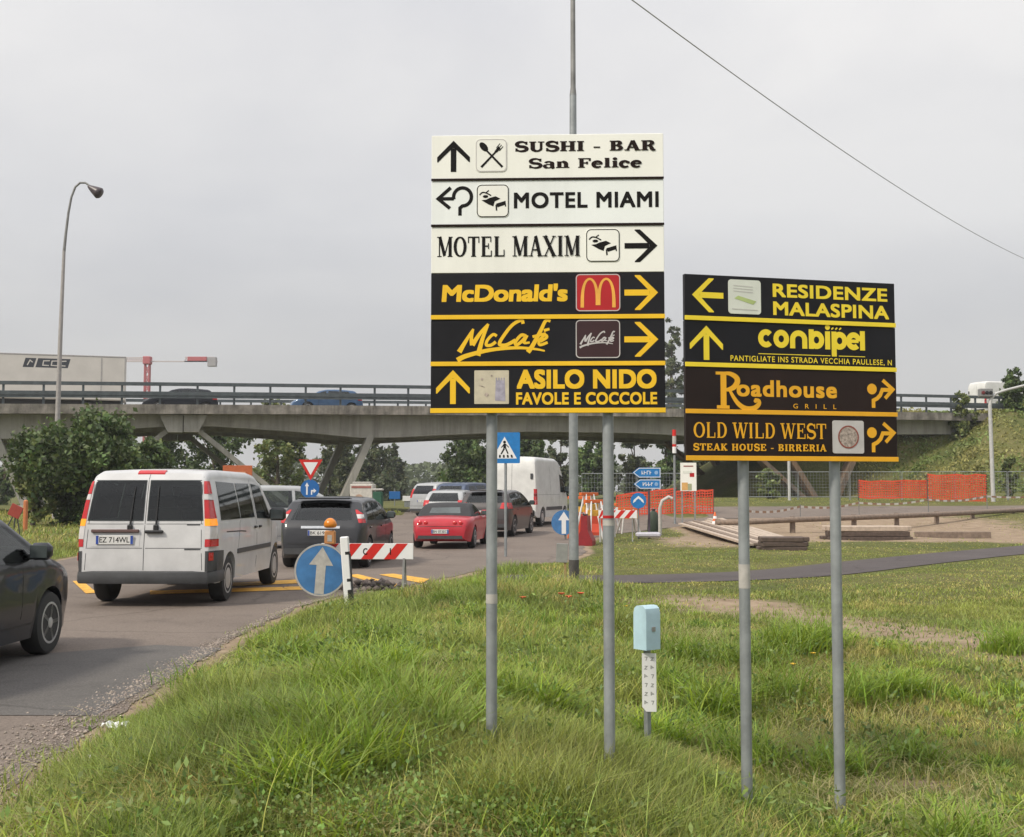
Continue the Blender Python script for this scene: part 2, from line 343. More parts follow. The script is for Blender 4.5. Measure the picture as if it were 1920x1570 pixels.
def asphalt(name, c, c2, patch):
    m = bpy.data.materials.new(name); m.use_nodes = True; N, L = nodes(m); p = N['Principled BSDF']; p.inputs['Roughness'].default_value = .85; p.inputs['Specular IOR Level'].default_value = .25
    tc = N.new('ShaderNodeTexCoord')
    def nz(s, d, r=.6):
        n = N.new('ShaderNodeTexNoise'); n.inputs['Scale'].default_value = s; n.inputs['Detail'].default_value = d; n.inputs['Roughness'].default_value = r; L.new(tc.outputs['Object'], n.inputs['Vector']); return n.outputs['Fac']
    r = N.new('ShaderNodeValToRGB'); e = r.color_ramp.elements; e[0].position = .3; e[0].color = (*c, 1); e[1].position = .7; e[1].color = (*c2, 1); L.new(nz(.5, 5), r.inputs[0])
    r2 = N.new('ShaderNodeValToRGB'); e = r2.color_ramp.elements; e[0].position = .3; e[0].color = (.62, .62, .62, 1); e[1].position = .7; e[1].color = (1.3, 1.3, 1.3, 1); L.new(nz(60, 3, .8), r2.inputs[0])
    r3 = N.new('ShaderNodeValToRGB'); e = r3.color_ramp.elements; e[0].position = .30; e[0].color = (.70, .70, .71, 1); e[1].position = .46; e[1].color = (1, 1, 1, 1); L.new(nz(1.7, 6, .7), r3.inputs[0]); m3 = N.new('ShaderNodeMixRGB'); m3.blend_type = 'MULTIPLY'; m3.inputs[0].default_value = .8; L.new(r.outputs[0], m3.inputs[1]); L.new(r3.outputs[0], m3.inputs[2])
    vo = N.new('ShaderNodeTexVoronoi'); vo.feature = 'DISTANCE_TO_EDGE'; vo.inputs['Scale'].default_value = .42; wn = N.new('ShaderNodeTexNoise'); wn.inputs['Scale'].default_value = 1.5; wn.inputs['Detail'].default_value = 5; L.new(tc.outputs['Object'], wn.inputs['Vector']); va = N.new('ShaderNodeMixRGB'); va.inputs[0].default_value = .35; L.new(tc.outputs['Object'], va.inputs[1]); L.new(wn.outputs['Color'], va.inputs[2]); L.new(va.outputs[0], vo.inputs['Vector'])
    r4 = N.new('ShaderNodeValToRGB'); e = r4.color_ramp.elements; e[0].position = .002; e[0].color = (.55, .55, .55, 1); e[1].position = .012; e[1].color = (1, 1, 1, 1); L.new(vo.outputs['Distance'], r4.inputs[0]); m4 = N.new('ShaderNodeMixRGB'); m4.blend_type = 'MULTIPLY'; m4.inputs[0].default_value = .6; L.new(m3.outputs[0], m4.inputs[1]); L.new(r4.outputs[0], m4.inputs[2])
    mx = N.new('ShaderNodeMixRGB'); mx.blend_type = 'MULTIPLY'; mx.inputs[0].default_value = 1; L.new(m4.outputs[0], mx.inputs[1]); L.new(r2.outputs[0], mx.inputs[2]); L.new(mx.outputs[0], p.inputs['Base Color'])
    b = N.new('ShaderNodeBump'); b.inputs['Strength'].default_value = .35; b.inputs['Distance'].default_value = .01; L.new(nz(90, 3, .7), b.inputs['Height']); L.new(b.outputs[0], p.inputs['Normal'])
    return m
M['asphalt'] = asphalt('road_asphalt', (.148, .120, .101), (.190, .156, .131), 0)
M['asphalt_dark'] = asphalt('patch_shadow_asphalt', (.10, .094, .088), (.13, .12, .112), 0)
M['asphalt_path'] = asphalt('path_asphalt', (.078, .066, .064), (.098, .084, .082), 0)
def sheet(name, poly, dz, m, step=1.2, hf=rz_, parent=None):     # a draped sheet: a grid clipped to the polygon
    import bmesh
    b = bmesh.new(); xs = [p[0] for p in poly]; ys = [p[1] for p in poly]
    f = b.faces.new([b.verts.new((x, y, 0)) for x, y in poly])
    for ax, lo, hi in ((0, min(xs), max(xs)), (1, min(ys), max(ys))):
        k = lo+step
        while k < hi:
            n = (1, 0, 0) if ax == 0 else (0, 1, 0); co = (k, 0, 0) if ax == 0 else (0, k, 0)
            bmesh.ops.bisect_plane(b, geom=list(b.verts)+list(b.edges)+list(b.faces), dist=1e-5, plane_co=co, plane_no=n); k += step
    for v in b.verts: v.co.z = hf(v.co.x, v.co.y)+dz
    bmesh.ops.triangulate(b, faces=list(b.faces)); bmesh.ops.recalc_face_normals(b, faces=b.faces)
    if sum(f.normal.z for f in b.faces) < 0: bmesh.ops.reverse_faces(b, faces=b.faces)
    me = bpy.data.meshes.new(name); b.to_mesh(me); b.free(); me.materials.append(m)
    o = bpy.data.objects.new(name, me); COL.objects.link(o); return o
def rough_edge(P, amp, step=.35):
    out = []
    for i in range(len(P)):
        a = Vector(P[i]); b_ = Vector(P[(i+1) % len(P)]); n = max(1, int((b_-a).length/step)) if (a.y < 36 and a.y > 3 and a.x > -4) else 1
        d = (b_-a).normalized(); nn = Vector((-d.y, d.x))
        for k in range(n):
            p = a+(b_-a)*(k/n); p = p+nn*(random.uniform(-amp, amp) if n > 1 else 0); out.append((p.x, p.y))
    return out
tag(sheet('road', rough_edge(ROAD, .07), .008, M['asphalt'], 3), kind='structure')
def ribbon_poly(P, w):
    L_, R_ = [], []
    for i, p in enumerate(P):
        a = Vector(P[max(i-1, 0)]); b = Vector(P[min(i+1, len(P)-1)]); d = (b-a).normalized(); n = Vector((-d.y, d.x)); L_.append(tuple(Vector(p)+n*w)); R_.append(tuple(Vector(p)-n*w))
    return R_+L_[::-1]
def smooth_line(P, n=6):
    out = []
    for i in range(len(P)-1):
        p0, p1, p2, p3 = (Vector(P[max(i-1, 0)]), Vector(P[i]), Vector(P[i+1]), Vector(P[min(i+2, len(P)-1)]))
        for k in range(n):
            t = k/n; out.append(tuple(.5*((2*p1)+(p2-p0)*t+(2*p0-5*p1+4*p2-p3)*t*t+(3*p1-p0-3*p2+p3)*t**3)))
    return out+[tuple(P[-1])]
tag(sheet('footpath', ribbon_poly(smooth_line(PATH), PATH_W), .012, M['asphalt_path'], 2), kind='structure')
pz = lambda P: [(xat(px, EYE*F/(py-920)), EYE*F/(py-920)) for px, py in P]     # pixels on the level road -> ground plan
tag(sheet('asphalt_patch_shadow', pz([(-120, 1240), (120, 1222), (300, 1208), (420, 1214), (330, 1262), (190, 1338), (-120, 1338)]), .012, M['asphalt_dark'], 1), kind='structure')  # repaired asphalt, with the near car's shadow put into its darker colour
for i, P in enumerate([[(140, 1090), (158, 1089), (186, 1112), (165, 1113)], [(285, 1108), (600, 1099), (600, 1105), (285, 1115)], [(420, 1094), (560, 1087), (620, 1090), (560, 1094), (420, 1100)],
                       [(652, 1079), (672, 1077), (748, 1096), (738, 1103)], [(712, 1078), (738, 1076), (806, 1086), (792, 1094)]]):
    o = sheet('yellow_road_marking', pz(P), .0165, M['road_yellow'], 1); tag(o, kind='structure')

# ------------------------------------------------------------------ bridge
def build_bridge():
    t = thing('bridge', 'long grey concrete road bridge on slanted legs crossing behind the sign boards', 'bridge', (BA.x, BA.y, 0))
    O = Vector((BA.x, BA.y, 0)); g = lambda a, b, z: brg(a, b, z)-O
    A0, A1 = -45.0, BL+5.0
    A = list(np.linspace(A0, A1, 54))
    def strip(name, b0, b1, top, bot, m, parent=t):               # swept rectangle following the deck curve
        mb = MB(); vs = []
        for a in A: vs += [g(a, b0, top(a)), g(a, b1, top(a)), g(a, b1, bot(a)), g(a, b0, bot(a))]
        n = len(A); fs = [(4*i+k, 4*i+(k+1) % 4, 4*i+4+(k+1) % 4, 4*i+4+k) for i in range(n-1) for k in range(4)]+[(0, 1, 2, 3), tuple(4*n-4+k for k in (3, 2, 1, 0))]
        mb.add(vs, fs); return recalc(mb.build(name, m, parent))
    strip('deck_edge', 0, .55, lambda a: deck(a), lambda a: deck(a)-.52, M['concrete_edge'])
    strip('deck', .56, 12.4, lambda a: deck(a)-.30, lambda a: deck(a)-.40, M['concrete'])
    strip('deck_edge', 12.41, 13, lambda a: deck(a), lambda a: deck(a)-.52, M['concrete_edge'])
    PX = [(-600, 1.0), (-300, .75), (-15, 1.35), (60, 1.28), (300, .62), (390, .62), (560, .95), (700, 1.36), (840, 1.14), (1000, .92), (1200, .98), (1400, 1.3), (1560, 1.1), (1690, .95), (1800, .9)]
    pa = [a_of(p) for p, _ in PX]; pd = [d for _, d in PX]
    gd = lambda a: float(np.interp(a, pa, pd))
    strip('girder', .95, 1.6, lambda a: deck(a)-.41, lambda a: deck(a)-.52-gd(a), M['concrete'])
    strip('girder', 6.2, 6.8, lambda a: deck(a)-.41, lambda a: deck(a)-.52-gd(a), M['concrete'])
    strip('girder', 11.4, 12.05, lambda a: deck(a)-.41, lambda a: deck(a)-.52-gd(a), M['concrete'])
    # joint blocks over the pier: two halves with a slot between
    for b0 in (.42, 11.7):
        for x0, x1, x2, x3 in ((297, 342, 342, 314), (344, 389, 372, 344)):
            mb = MB(); a = [a_of(x) for x in (x0, x1, x2, x3)]; z0 = deck(a[0])-.525; z1 = z0-.98
            P = [(a[0], z0), (a[1], z0), (a[2], z1), (a[3], z1)]
            mb.prism(P, lambda u, v, d: g(u, d, v), b0, b0+(1.3 if b0 < 1 else .9)); recalc(mb.build('joint_block', M['concrete'], t))
    # slanted legs
    def leg(pt, pb, zt_off, zb, m='concrete'):
        for b0 in (.9, 11.3):
            a0, a1 = a_of(pt), a_of(pb); z0 = deck(a0)-.52-zt_off; mb = MB(); w = .215
            P = [(a0-w, z0+.1), (a0+w, z0+.1), (a1+w, zb), (a1-w, zb)]
            mb.prism(P, lambda u, v, d: g(u, d, v), b0, b0+.75); recalc(mb.build('slanted_leg', M[m], t))
    leg(372, 590, .95, -.2); leg(702, 632, 1.25, -.2)
    leg(314, 96, .95, -.2); leg(-14, 62, 1.25, -.2)
    M['stained'] = mat('rust_stained_concrete', (.15, .125, .105), .9, 0, .4, 1.2, streak=.5, c2=(.24, .15, .09)); leg(1392, 1545, 1.2, .4, 'stained'); leg(1470, 1556, 1.1, .4, 'stained'); leg(1640, 1575, .95, .4, 'stained')
    for px in (610, 80, 1555):
        a = a_of(px); mb = MB(); c = g(a, 6.4, .2); mb.box(c, (3.0, 12.6, 1.2), 0, Matrix.Rotation(math.atan2(BD.y, BD.x), 3, 'Z'), .1); mb.build('footing', M['concrete'], t)
    # guard rails: things of their own on the deck
    for b, lab in ((.28, 'grey steel guard rail on the near edge of the bridge'), (12.7, 'grey steel guard rail on the far edge of the bridge')):
        r = thing('guard_rail', lab, 'guard rail', (BA.x, BA.y, 0), 0, 'guard rails on the bridge')
        def rs(name, z0, z1, b0, b1): return strip(name, b0, b1, lambda a: deck(a)+z1, lambda a: deck(a)+z0, M['rail'], r)
        rs('top_rail', 1.05, 1.24, b-.07, b+.09); rs('wave_beam', .36, .50, b-.13, b-.05); rs('wave_beam', .505, .72, b-.16, b-.05)
        mb0 = MB(); mb0.box((0, 0, .6), (.12, .10, 1.28), 0, None, .01); first = None; a = -14.0
        while a < A1:
            p = g(a, b+.03, deck(a))
            if first is None: first = mb0.build('post', M['rail'], r); o = first
            else: o = first.copy(); COL.objects.link(o)
            o.location = p; o.rotation_euler = (0, 0, math.atan2(BD.y, BD.x)); a += 2.0
build_bridge()

# ------------------------------------------------------------------ lettering engine
class Ink:                                                        # flat lettering: ribbons in (u, v), each a hair above the last
    def __init__(s): s.mb = MB(); s.d = 0.0
    def ribbon(s, pts, w, fn=None):
        pts = [Vector((p[0], p[1])) for p in pts]; ws = w if isinstance(w, (list, tuple)) else [w]*len(pts); n = len(pts); L_, R_ = [], []
        closed = (pts[0]-pts[-1]).length < 1e-6 and n > 3
        for i in range(n):
            a = pts[i-1] if i > 0 else (pts[-2] if closed else pts[0]); b = pts[i+1] if i < n-1 else (pts[1] if closed else pts[-1])
            d1 = (pts[i]-a); d2 = (b-pts[i])
            if d1.length < 1e-9: d1 = d2
            if d2.length < 1e-9: d2 = d1
            d1.normalize(); d2.normalize(); n1 = Vector((-d1.y, d1.x)); n2 = Vector((-d2.y, d2.x)); m = n1+n2
            m = n1 if m.length < .2 else m.normalized(); k = min(1/max(m.dot(n1), .35), 2.2)
            L_.append(pts[i]+m*ws[i]*k/2); R_.append(pts[i]-m*ws[i]*k/2)
        vs = [(p.x, p.y, s.d) for p in L_]+[(p.x, p.y, s.d) for p in R_]
        s.mb.add(vs, [(i+n, i+1+n, i+1, i) for i in range(n-1)]); s.d += .00006
    def poly(s, P, mi=0):
        s.mb.add([(x, y, s.d) for x, y in P], [tuple(range(len(P)))], mi); s.d += .00006
    def disc(s, cx, cy, r, n=28): s.poly([(cx+r*math.cos(2*math.pi*i/n), cy+r*math.sin(2*math.pi*i/n)) for i in range(n)])
def arc(cx, cy, rx, ry, a0, a1, n=14): return [(cx+rx*math.cos(R(a0+(a1-a0)*i/n)), cy+ry*math.sin(R(a0+(a1-a0)*i/n))) for i in range(n+1)]
def serif_glyph(ik, ch, T, t, sl=.09, st=.07):
    """draws one letter with cap height 1 at the origin, returns its width"""
    def ln(x0, y0, x1, y1, w): ik.ribbon([(x0, y0), (x1, y1)], w)
    def bar(x, y, l=None, w=T):                                   # slab serif lying on the base or cap line
        h = (w/2+sl) if l is None else l; yy = st/2 if y < .3 else y-st/2; ln(x-h, yy, x+h, yy, st)
    def ar(cx, cy, rx, ry, a0, a1):
        P = arc(cx, cy, rx-T/2*.9, ry-t/2, a0, a1, 16); W_ = [t+(T-t)*abs(math.cos(R(a0+(a1-a0)*i/16)))**1.3 for i in range(17)]; ik.ribbon(P, W_)
    def stem(x, h=1, w=T, b=True, tp=True):
        ln(x, 0, x, h, w)
        if b: bar(x, 0, w/2+sl)
        if tp: bar(x, h, w/2+sl)
    c = ch
    if c == 'H': stem(.24); stem(.80); ln(.24, .5, .80, .5, t); return 1.04
    if c == 'I': stem(.24); return .48
    if c == 'U': ln(.24, .3, .24, 1, T); bar(.24, 1); ln(.78, .3, .78, 1, t*1.3); bar(.78, 1, T/2+sl*.8); ik.ribbon(arc(.51, .32, .27, .28, 180, 360, 14), [T]*4+[T*.8]*3+[t*1.4]*8); return 1.02
    if c == 'B': stem(.24); ln(.24, 1-t/2, .5, 1-t/2, t); ln(.24, .53, .52, .53, t); ln(.24, t/2, .52, t/2, t); ar(.46, .765, .34, .24, -90, 90); ar(.48, .265, .38, .265, -90, 90); return .92
    if c == 'R': stem(.24); ln(.24, 1-t/2, .5, 1-t/2, t); ln(.24, .49, .52, .49, t); ar(.48, .745, .36, .26, -90, 90); ik.ribbon([(.50, .48), (.62, .40), (.70, .15), (.80, .04), (.93, .05)], [t, T*.8, T, T*.8, t]); return .98
    if c == 'P': stem(.24); ln(.24, 1-t/2, .5, 1-t/2, t); ln(.24, .45, .52, .45, t); ar(.48, .725, .36, .28, -90, 90); return .88
    if c == 'D': stem(.24); ln(.24, 1-t/2, .46, 1-t/2, t); ln(.24, t/2, .46, t/2, t); ar(.44, .5, .46, .5, -90, 90); return .98
    if c == 'O': ar(.50, .5, .47, .5, 0, 360); return 1.0
    if c == 'E': stem(.24); ln(.24, 1-t/2, .78, 1-t/2, t); ln(.24, t/2, .82, t/2, t); ln(.24, .52, .6, .52, t); ln(.76, .72, .76, 1, t*1.1); ln(.8, 0, .8, .3, t*1.1); ln(.59, .38, .59, .66, t); return .90
    if c == 'F': stem(.24); ln(.24, 1-t/2, .78, 1-t/2, t); ln(.24, .50, .6, .50, t); ln(.76, .70, .76, 1, t*1.1); ln(.59, .36, .59, .64, t); return .84
    if c == 'L': stem(.24); ln(.24, t/2, .80, t/2, t); ln(.78, 0, .78, .34, t*1.1); return .86
    if c == 'T': stem(.44, 1, T, True, False); ln(.03, 1-t/2, .85, 1-t/2, t); ln(.06, .68, .06, 1, t*1.1); ln(.82, .68, .82, 1, t*1.1); return .88
    if c == 'K': stem(.24); ln(.32, .42, .78, 1, t*1.2); ln(.42, .56, .80, 0, T); bar(.76, 1, .17); bar(.80, 0, .20); return 1.02
    if c == 'A': ln(.17, 0, .50, 1, t*1.3); ln(.82, 0, .50, 1, T); ln(.28, .32, .70, .32, t); bar(.15, 0, .17); bar(.84, 0, .2); return 1.0
    if c == 'M': ln(.18, 0, .18, 1, t*1.3); ln(.20, 1, .56, .05, T*.95); ln(.56, .05, .92, 1, t*1.2); ln(.96, 0, .96, 1, T); bar(.18, 0, .16); bar(.14, 1, .14); bar(.96, 0); bar(1.0, 1, .14); return 1.14
    if c == 'N': ln(.18, 0, .18, 1, t*1.3); ln(.2, 1, .84, 0, T*.95); ln(.84, 0, .84, 1, t*1.3); bar(.18, 0, .16); bar(.14, 1, .14); bar(.84, 1, .16); return 1.02
    if c == 'W': ln(.10, 1, .36, 0, T*.9); ln(.36, 0, .62, .95, t*1.2); ln(.62, .95, .88, 0, T*.9); ln(.88, 0, 1.14, 1, t*1.2); bar(.12, 1, .18); bar(.62, 1, .14); bar(1.12, 1, .16); return 1.26
    if c == 'X': ln(.14, 1, .80, 0, T); ln(.80, 1, .14, 0, t*1.2); bar(.16, 1, .19); bar(.80, 1, .15); bar(.16, 0, .15); bar(.80, 0, .19); return .96
    if c == 'S':
        P = arc(.43, .735, .30, .235, 25, 270, 12)+arc(.43, .265, .33, .235, 90, -155, 12)[1:]; n = len(P)
        ik.ribbon(P, [t+(T-t)*(math.sin(math.pi*i/(n-1))**.7 if .12 < i/(n-1) < .88 else .25) for i in range(n)]); ln(.74, .68, .74, .99, t*1.1); ln(.10, .01, .10, .33, t*1.1); return .86
    if c == '-': ln(.08, .36, .5, .36, .13); return .58
    if c == ' ': return .42
    xh = .68
    if c == 'a': ik.ribbon(arc(.36, .46, .22, .20, 160, 0, 10)+[(.58, .10), (.64, .03), (.74, .05)], [T*.7]*4+[t*1.4]*4+[T]*5+[t]); ik.ribbon(arc(.34, .20, .24, .18, 60, 330, 12), [t]*4+[T*.85]*5+[t]*4); return .76
    if c == 'n': stem(.22, xh, T, True, False); ln(.06, xh-st/2, .25, xh-st/2, st); ik.ribbon([(.24, .48)]+arc(.42, .43, .22, .20, 130, 0, 8)+[(.64, 0)], [t]*4+[T]*7); bar(.64, 0); return .86
    if c == 'e': ik.ribbon(arc(.36, .34, .26, .30, 0, 320, 16), [t+(T-t)*max(0, math.sin(math.pi*i/16))**.6 for i in range(17)]); ln(.12, .37, .63, .37, t); return .70
    if c == 'l': stem(.22, 1, T, True, False); ln(.06, 1-st/2, .25, 1-st/2, st); return .44
    if c == 'i': stem(.22, xh, T, True, False); ln(.06, xh-st/2, .25, xh-st/2, st); ik.disc(.22, .9, T*.55, 14); return .44
    if c == 'c': ik.ribbon(arc(.36, .34, .26, .30, 40, 320, 16), [t+(T-t)*max(0, math.sin(math.pi*i/16))**.6 for i in range(17)]); ik.disc(.54, .52, T*.5, 12); return .68
    return .5
def serif_ink(text, T, t, sp=.06, sl=.09, st=.07):
    out = Ink(); x = 0
    for ch in text:
        g = Ink(); g.d = out.d; w = serif_glyph(g, ch, T, t, sl, st)
        for i, p in enumerate(g.mb.v): g.mb.v[i] = (p[0]+x, p[1], p[2])
        out.mb.add(g.mb.v, g.mb.f); out.d = g.d; x += w+sp
    return out
def text_ink(text, bold=0.0, shear=0.0, space=1.0):               # Blender's own built-in face
    cu = bpy.data.curves.new('t', 'FONT'); cu.body = text; cu.shear = shear; cu.space_character = space; cu.fill_mode = 'FRONT' if hasattr(cu, 'fill_mode') else cu.fill_mode
    cu.resolution_u = 5; o = bpy.data.objects.new('t', cu); COL.objects.link(o); bpy.context.view_layer.update()
    me = bpy.data.meshes.new_from_object(o.evaluated_get(bpy.context.evaluated_depsgraph_get()))
    ik = Ink(); k = 8 if bold > 0 else 0                              # weight: the face repeated round a small square
    for i in range(k+1):
        dx, dy = (0, 0) if i == k else (bold*(1, 1, 0, -1, -1, -1, 0, 1)[i], bold*(0, 1, 1, 1, 0, -1, -1, -1)[i])
        ik.mb.add([(v.co.x+dx, v.co.y+dy, ik.d) for v in me.vertices], [tuple(p.vertices) for p in me.polygons]); ik.d += .00005
    bpy.data.objects.remove(o); bpy.data.meshes.remove(me); bpy.data.curves.remove(cu); return ik
def fit(ik, box, depth0=0.0):                                     # scale lettering into box (u0, v0, u1, v1)
    xs = [p[0] for p in ik.mb.v]; ys = [p[1] for p in ik.mb.v]; x0, x1, y0, y1 = min(xs), max(xs), min(ys), max(ys)
    sx = (box[2]-box[0])/(x1-x0); sy = (box[3]-box[1])/(y1-y0)
    ik.mb.v = [(box[0]+(p[0]-x0)*sx, box[1]+(p[1]-y0)*sy, p[2]+depth0) for p in ik.mb.v]; return ik
def put(ik, name, m, parent, fr=None):                            # local frame: u -> x, v -> z, depth -> -y (towards the viewer)
    ik.mb.v = [(p[0], -p[2], p[1]) for p in ik.mb.v]; return ik.mb.build(name, m, parent)
def rrect(u0, v0, u1, v1, r, n=5):
    return arc(u1-r, v1-r, r, r, 0, 90, n)+arc(u0+r, v1-r, r, r, 90, 180, n)+arc(u0+r, v0+r, r, r, 180, 270, n)+arc(u1-r, v0+r, r, r, 270, 360, n)

def homography(px, uv):
    A = []; b = []
    for (x, y), (u, v) in zip(px, uv): A += [[x, y, 1, 0, 0, 0, -u*x, -u*y], [0, 0, 0, x, y, 1, -v*x, -v*y]]; b += [u, v]
    h = np.linalg.solve(np.array(A, float), np.array(b, float)); H = np.append(h, 1).reshape(3, 3)
    def f(x, y): q = H@np.array([x, y, 1.0]); return q[0]/q[2], q[1]/q[2]
    return f
def arrow3(box, way):
    u0, v0, u1, v1 = box; ik = Ink()
    def mp(a, b):
        if way == 'up': return (u0+(b+.5)*(u1-u0), v0+a*(v1-v0))
        if way == 'right': return (u0+a*(u1-u0), v0+(b+.5)*(v1-v0))
        return (u1-a*(u1-u0), v0+(b+.5)*(v1-v0))
    ik.poly([mp(*q) for q in ((0, -.085), (0, .085), (.75, .085), (.75, -.085))])
    ik.poly([mp(*q) for q in ((1, 0), (.47, .5), (.31, .5), (.31, .47), (.50, .29), (.755, .03), (.755, 0))])
    ik.poly([mp(*q) for q in ((1, 0), (.755, 0), (.755, -.03), (.50, -.29), (.31, -.47), (.31, -.5), (.47, -.5))])
    return ik
def square_plate(ik_parent, box, m, frame_m, r=.02, d=.003):       # small pictogram plate with a thin border
    mb = MB(); mb.prism(rrect(*box, r), lambda u, v, dd: (u, -dd, v), 0, d); o = recalc(mb.build('pictogram', m, ik_parent))
    if frame_m is not None:
        ik = Ink(); P = rrect(box[0]+.003, box[1]+.003, box[2]-.003, box[3]-.003, r); ik.ribbon(P+[P[0]], .005); ik.mb.v = [(p[0], p[1], p[2]+d+.0004) for p in ik.mb.v]; put(ik, 'border', frame_m, o)
    return o
def bed_icon(box):                                                # tilted bed with a sleeper
    u0, v0, u1, v1 = box; ik = Ink(); f = lambda x, y: (u0+x*(u1-u0), v0+y*(v1-v0))
    ik.poly([f(*q) for q in ((.15, .52), (.30, .54), (.40, .59), (.59, .64), (.74, .565), (.56, .48), (.52, .33), (.37, .39))]); ik.poly([f(*q) for q in ((.60, .41), (.90, .50), (.90, .38), (.65, .30))])
    ik.ribbon([f(.605, .38), f(.62, .20)], .008); ik.ribbon([f(.885, .44), f(.90, .32)], .006); ik.ribbon(smooth_line([f(.09, .68), f(.17, .755), f(.29, .745), f(.45, .66)], 4), [.007]*13); ik.ribbon([f(.30, .76), f(.38, .82)], .006)
    P = [f(.275+.085*math.cos(a), .635+.045*math.sin(a)) for a in np.linspace(0, 6.28, 18)[:-1]]; ik.poly(P)
    return ik
def exit_icon(box):
    u0, v0, u1, v1 = box; ik = Ink(); f = lambda x, y: (u0+x*(u1-u0), v0+y*(v1-v0)); w = .022
    ik.disc(*f(.17, .66), .030); ik.ribbon([f(.22, 0), f(.22, .26), f(.36, .33), f(.48, .45), f(.56, .64), f(.95, .64)], w)
    ik.ribbon([f(.58, .98), f(.96, .66), f(.66, .34)], w*.95); return ik
def script_strokes(box, k=1.0, w=.022):                           # brush lettering: M c C a f e with an underline
    u0, v0, u1, v1 = box; ik = Ink(); W_, H_ = u1-u0, v1-v0
    def st(P, w0, w1, smooth=True):
        P = smooth_line(P, 5) if len(P) > 2 else P; n = len(P)
        ik.ribbon([(u0+x*W_, v0+y*H_) for x, y in P], [(w0+(w1-w0)*i/(n-1))*k*w for i in range(n)])
    st([(.02, .21), (.09, .48), (.17, .78)], 1.3, .5); st([(.17, .78), (.15, .55), (.16, .38)], .5, 1.2); st([(.16, .38), (.24, .66), (.33, .90)], 1.2, .6); st([(.33, .90), (.27, .55), (.22, .12)], .6, 1.3)
    st([(.42, .60), (.38, .64), (.32, .50), (.31, .38), (.36, .38), (.41, .46)], .7, .8)
    st([(.70, .90), (.68, .99), (.58, .86), (.48, .56), (.45, .40), (.52, .38), (.62, .50)], .8, .9)
    st([(.73, .60), (.68, .62), (.62, .46), (.63, .38), (.69, .48), (.74, .62)], .8, .8); st([(.74, .62), (.71, .44), (.77, .44)], .9, .5)
    st([(.99, .96), (.94, .97), (.88, .70), (.80, .36), (.75, .20)], .7, 1.2); st([(.80, .58), (.94, .66)], .7, .6)
    st([(.88, .46), (.95, .56), (.93, .62), (.87, .48), (.88, .38), (.96, .44)], .7, .7); st([(.92, .73), (.98, .77)], .8, .6)
    st([(.0, .01), (.10, .12), (.35, .26), (.62, .31), (.82, .28), (.93, .23)], 1.3, .4)
    return ik

def make_board(label, corners, Wb, Hb, panels, posts, group, Zl, Zr):
    """corners: pixel TL, TR, BR, BL of the board; returns the thing whose local x runs along the board and z up"""
    pl = at(*corners[3], Zl); pr = at(*corners[2], Zr); d = pr-pl; yaw = math.atan2(d.y, d.x); g = .04
    tl_, tr_ = at(*corners[0], Zl), at(*corners[1], Zr); Hb = (tl_.z-pl.z+tr_.z-pr.z)/2; z0 = (pl.z+pr.z)/2; base = Vector((pl.x, pl.y, g)); t = thing('direction_sign_board', label, 'sign', base, yaw, group)
    H = homography(corners, [(0, Hb), (Wb, Hb), (Wb, 0), (0, 0)]); bz = z0-g; n = len(panels)
    for i, pn in enumerate(panels):
        v1 = bz+Hb*(n-i)/n; v0 = bz+Hb*(n-i-1)/n+.002; mb = MB(); mb.box((Wb/2, .014, (v0+v1)/2), (Wb, .028, v1-v0), 0, None, .002)
        o = mb.build('sign_panel', M[pn['m']], t)
        if pn.get('edge'):
            mb = MB(); h = pn['eh']; mb.box((Wb/2, -.0035, v0+h/2), (Wb+.003, .006, h), 0, None, .001); mb.build('edge_strip', M[pn['edge']], o)
        def bx(x0, y0, x1, y1):
            u0 = H(x0, (y0+y1)/2)[0]; u1 = H(x1, (y0+y1)/2)[0]; xm = (x0+x1)/2; return (u0, bz+H(xm, y1)[1], u1, bz+H(xm, y0)[1])
        for it in pn['items']:
            kind = it[0]; b = bx(*it[1])
            if kind == 'arrow': ik = arrow3(b, it[2]); ik.mb.v = [(p[0], p[1], p[2]+.0012) for p in ik.mb.v]; put(ik, 'arrow', M[pn['ink']], o)
            elif kind == 'text': put(fit(text_ink(it[2], *it[3]), b, .0012), 'lettering', M[it[4] if len(it) > 4 else pn['ink']], o)
            elif kind == 'serif': put(fit(serif_ink(it[2], *it[3]), b, .0012), 'lettering', M[it[4] if len(it) > 4 else pn['ink']], o)
            elif kind == 'fn': it[2](o, b)
    for px, yb, stick in posts:
        u = H(px, corners[3][1])[0]; mb = MB(); mb.tube([(u, .062, -.6), (u, .062, bz+Hb-.04)], .030, 16); p_ = mb.build('post', M['galv'], t, 40)
        for v in (bz+.10, bz+Hb/2, bz+Hb-.15):
            mb = MB(); mb.tube([(u, .062, v-.02), (u, .062, v+.02)], .036, 14); mb.build('clamp', M['galv_worn'], p_, 40)
        for v0, v1, m in stick: mb = MB(); mb.tube([(u, .062, v0), (u, .062, v1)], .0312, 16); mb.build('sticker', M[m], p_, 40)
    return t
zA = lambda x0, y0, x1, y1: (780+x0/3.84, 230+y0/3.84, 780+x1/3.84, 230+y1/3.84)
zB = lambda x0, y0, x1, y1: (780+x0/3.84, 490+y0/3.84, 780+x1/3.84, 490+y1/3.84)
zC = lambda x0, y0, x1, y1: (1260+x0/4.131, 500+y0/4.131, 1260+x1/4.131, 500+y1/4.131)
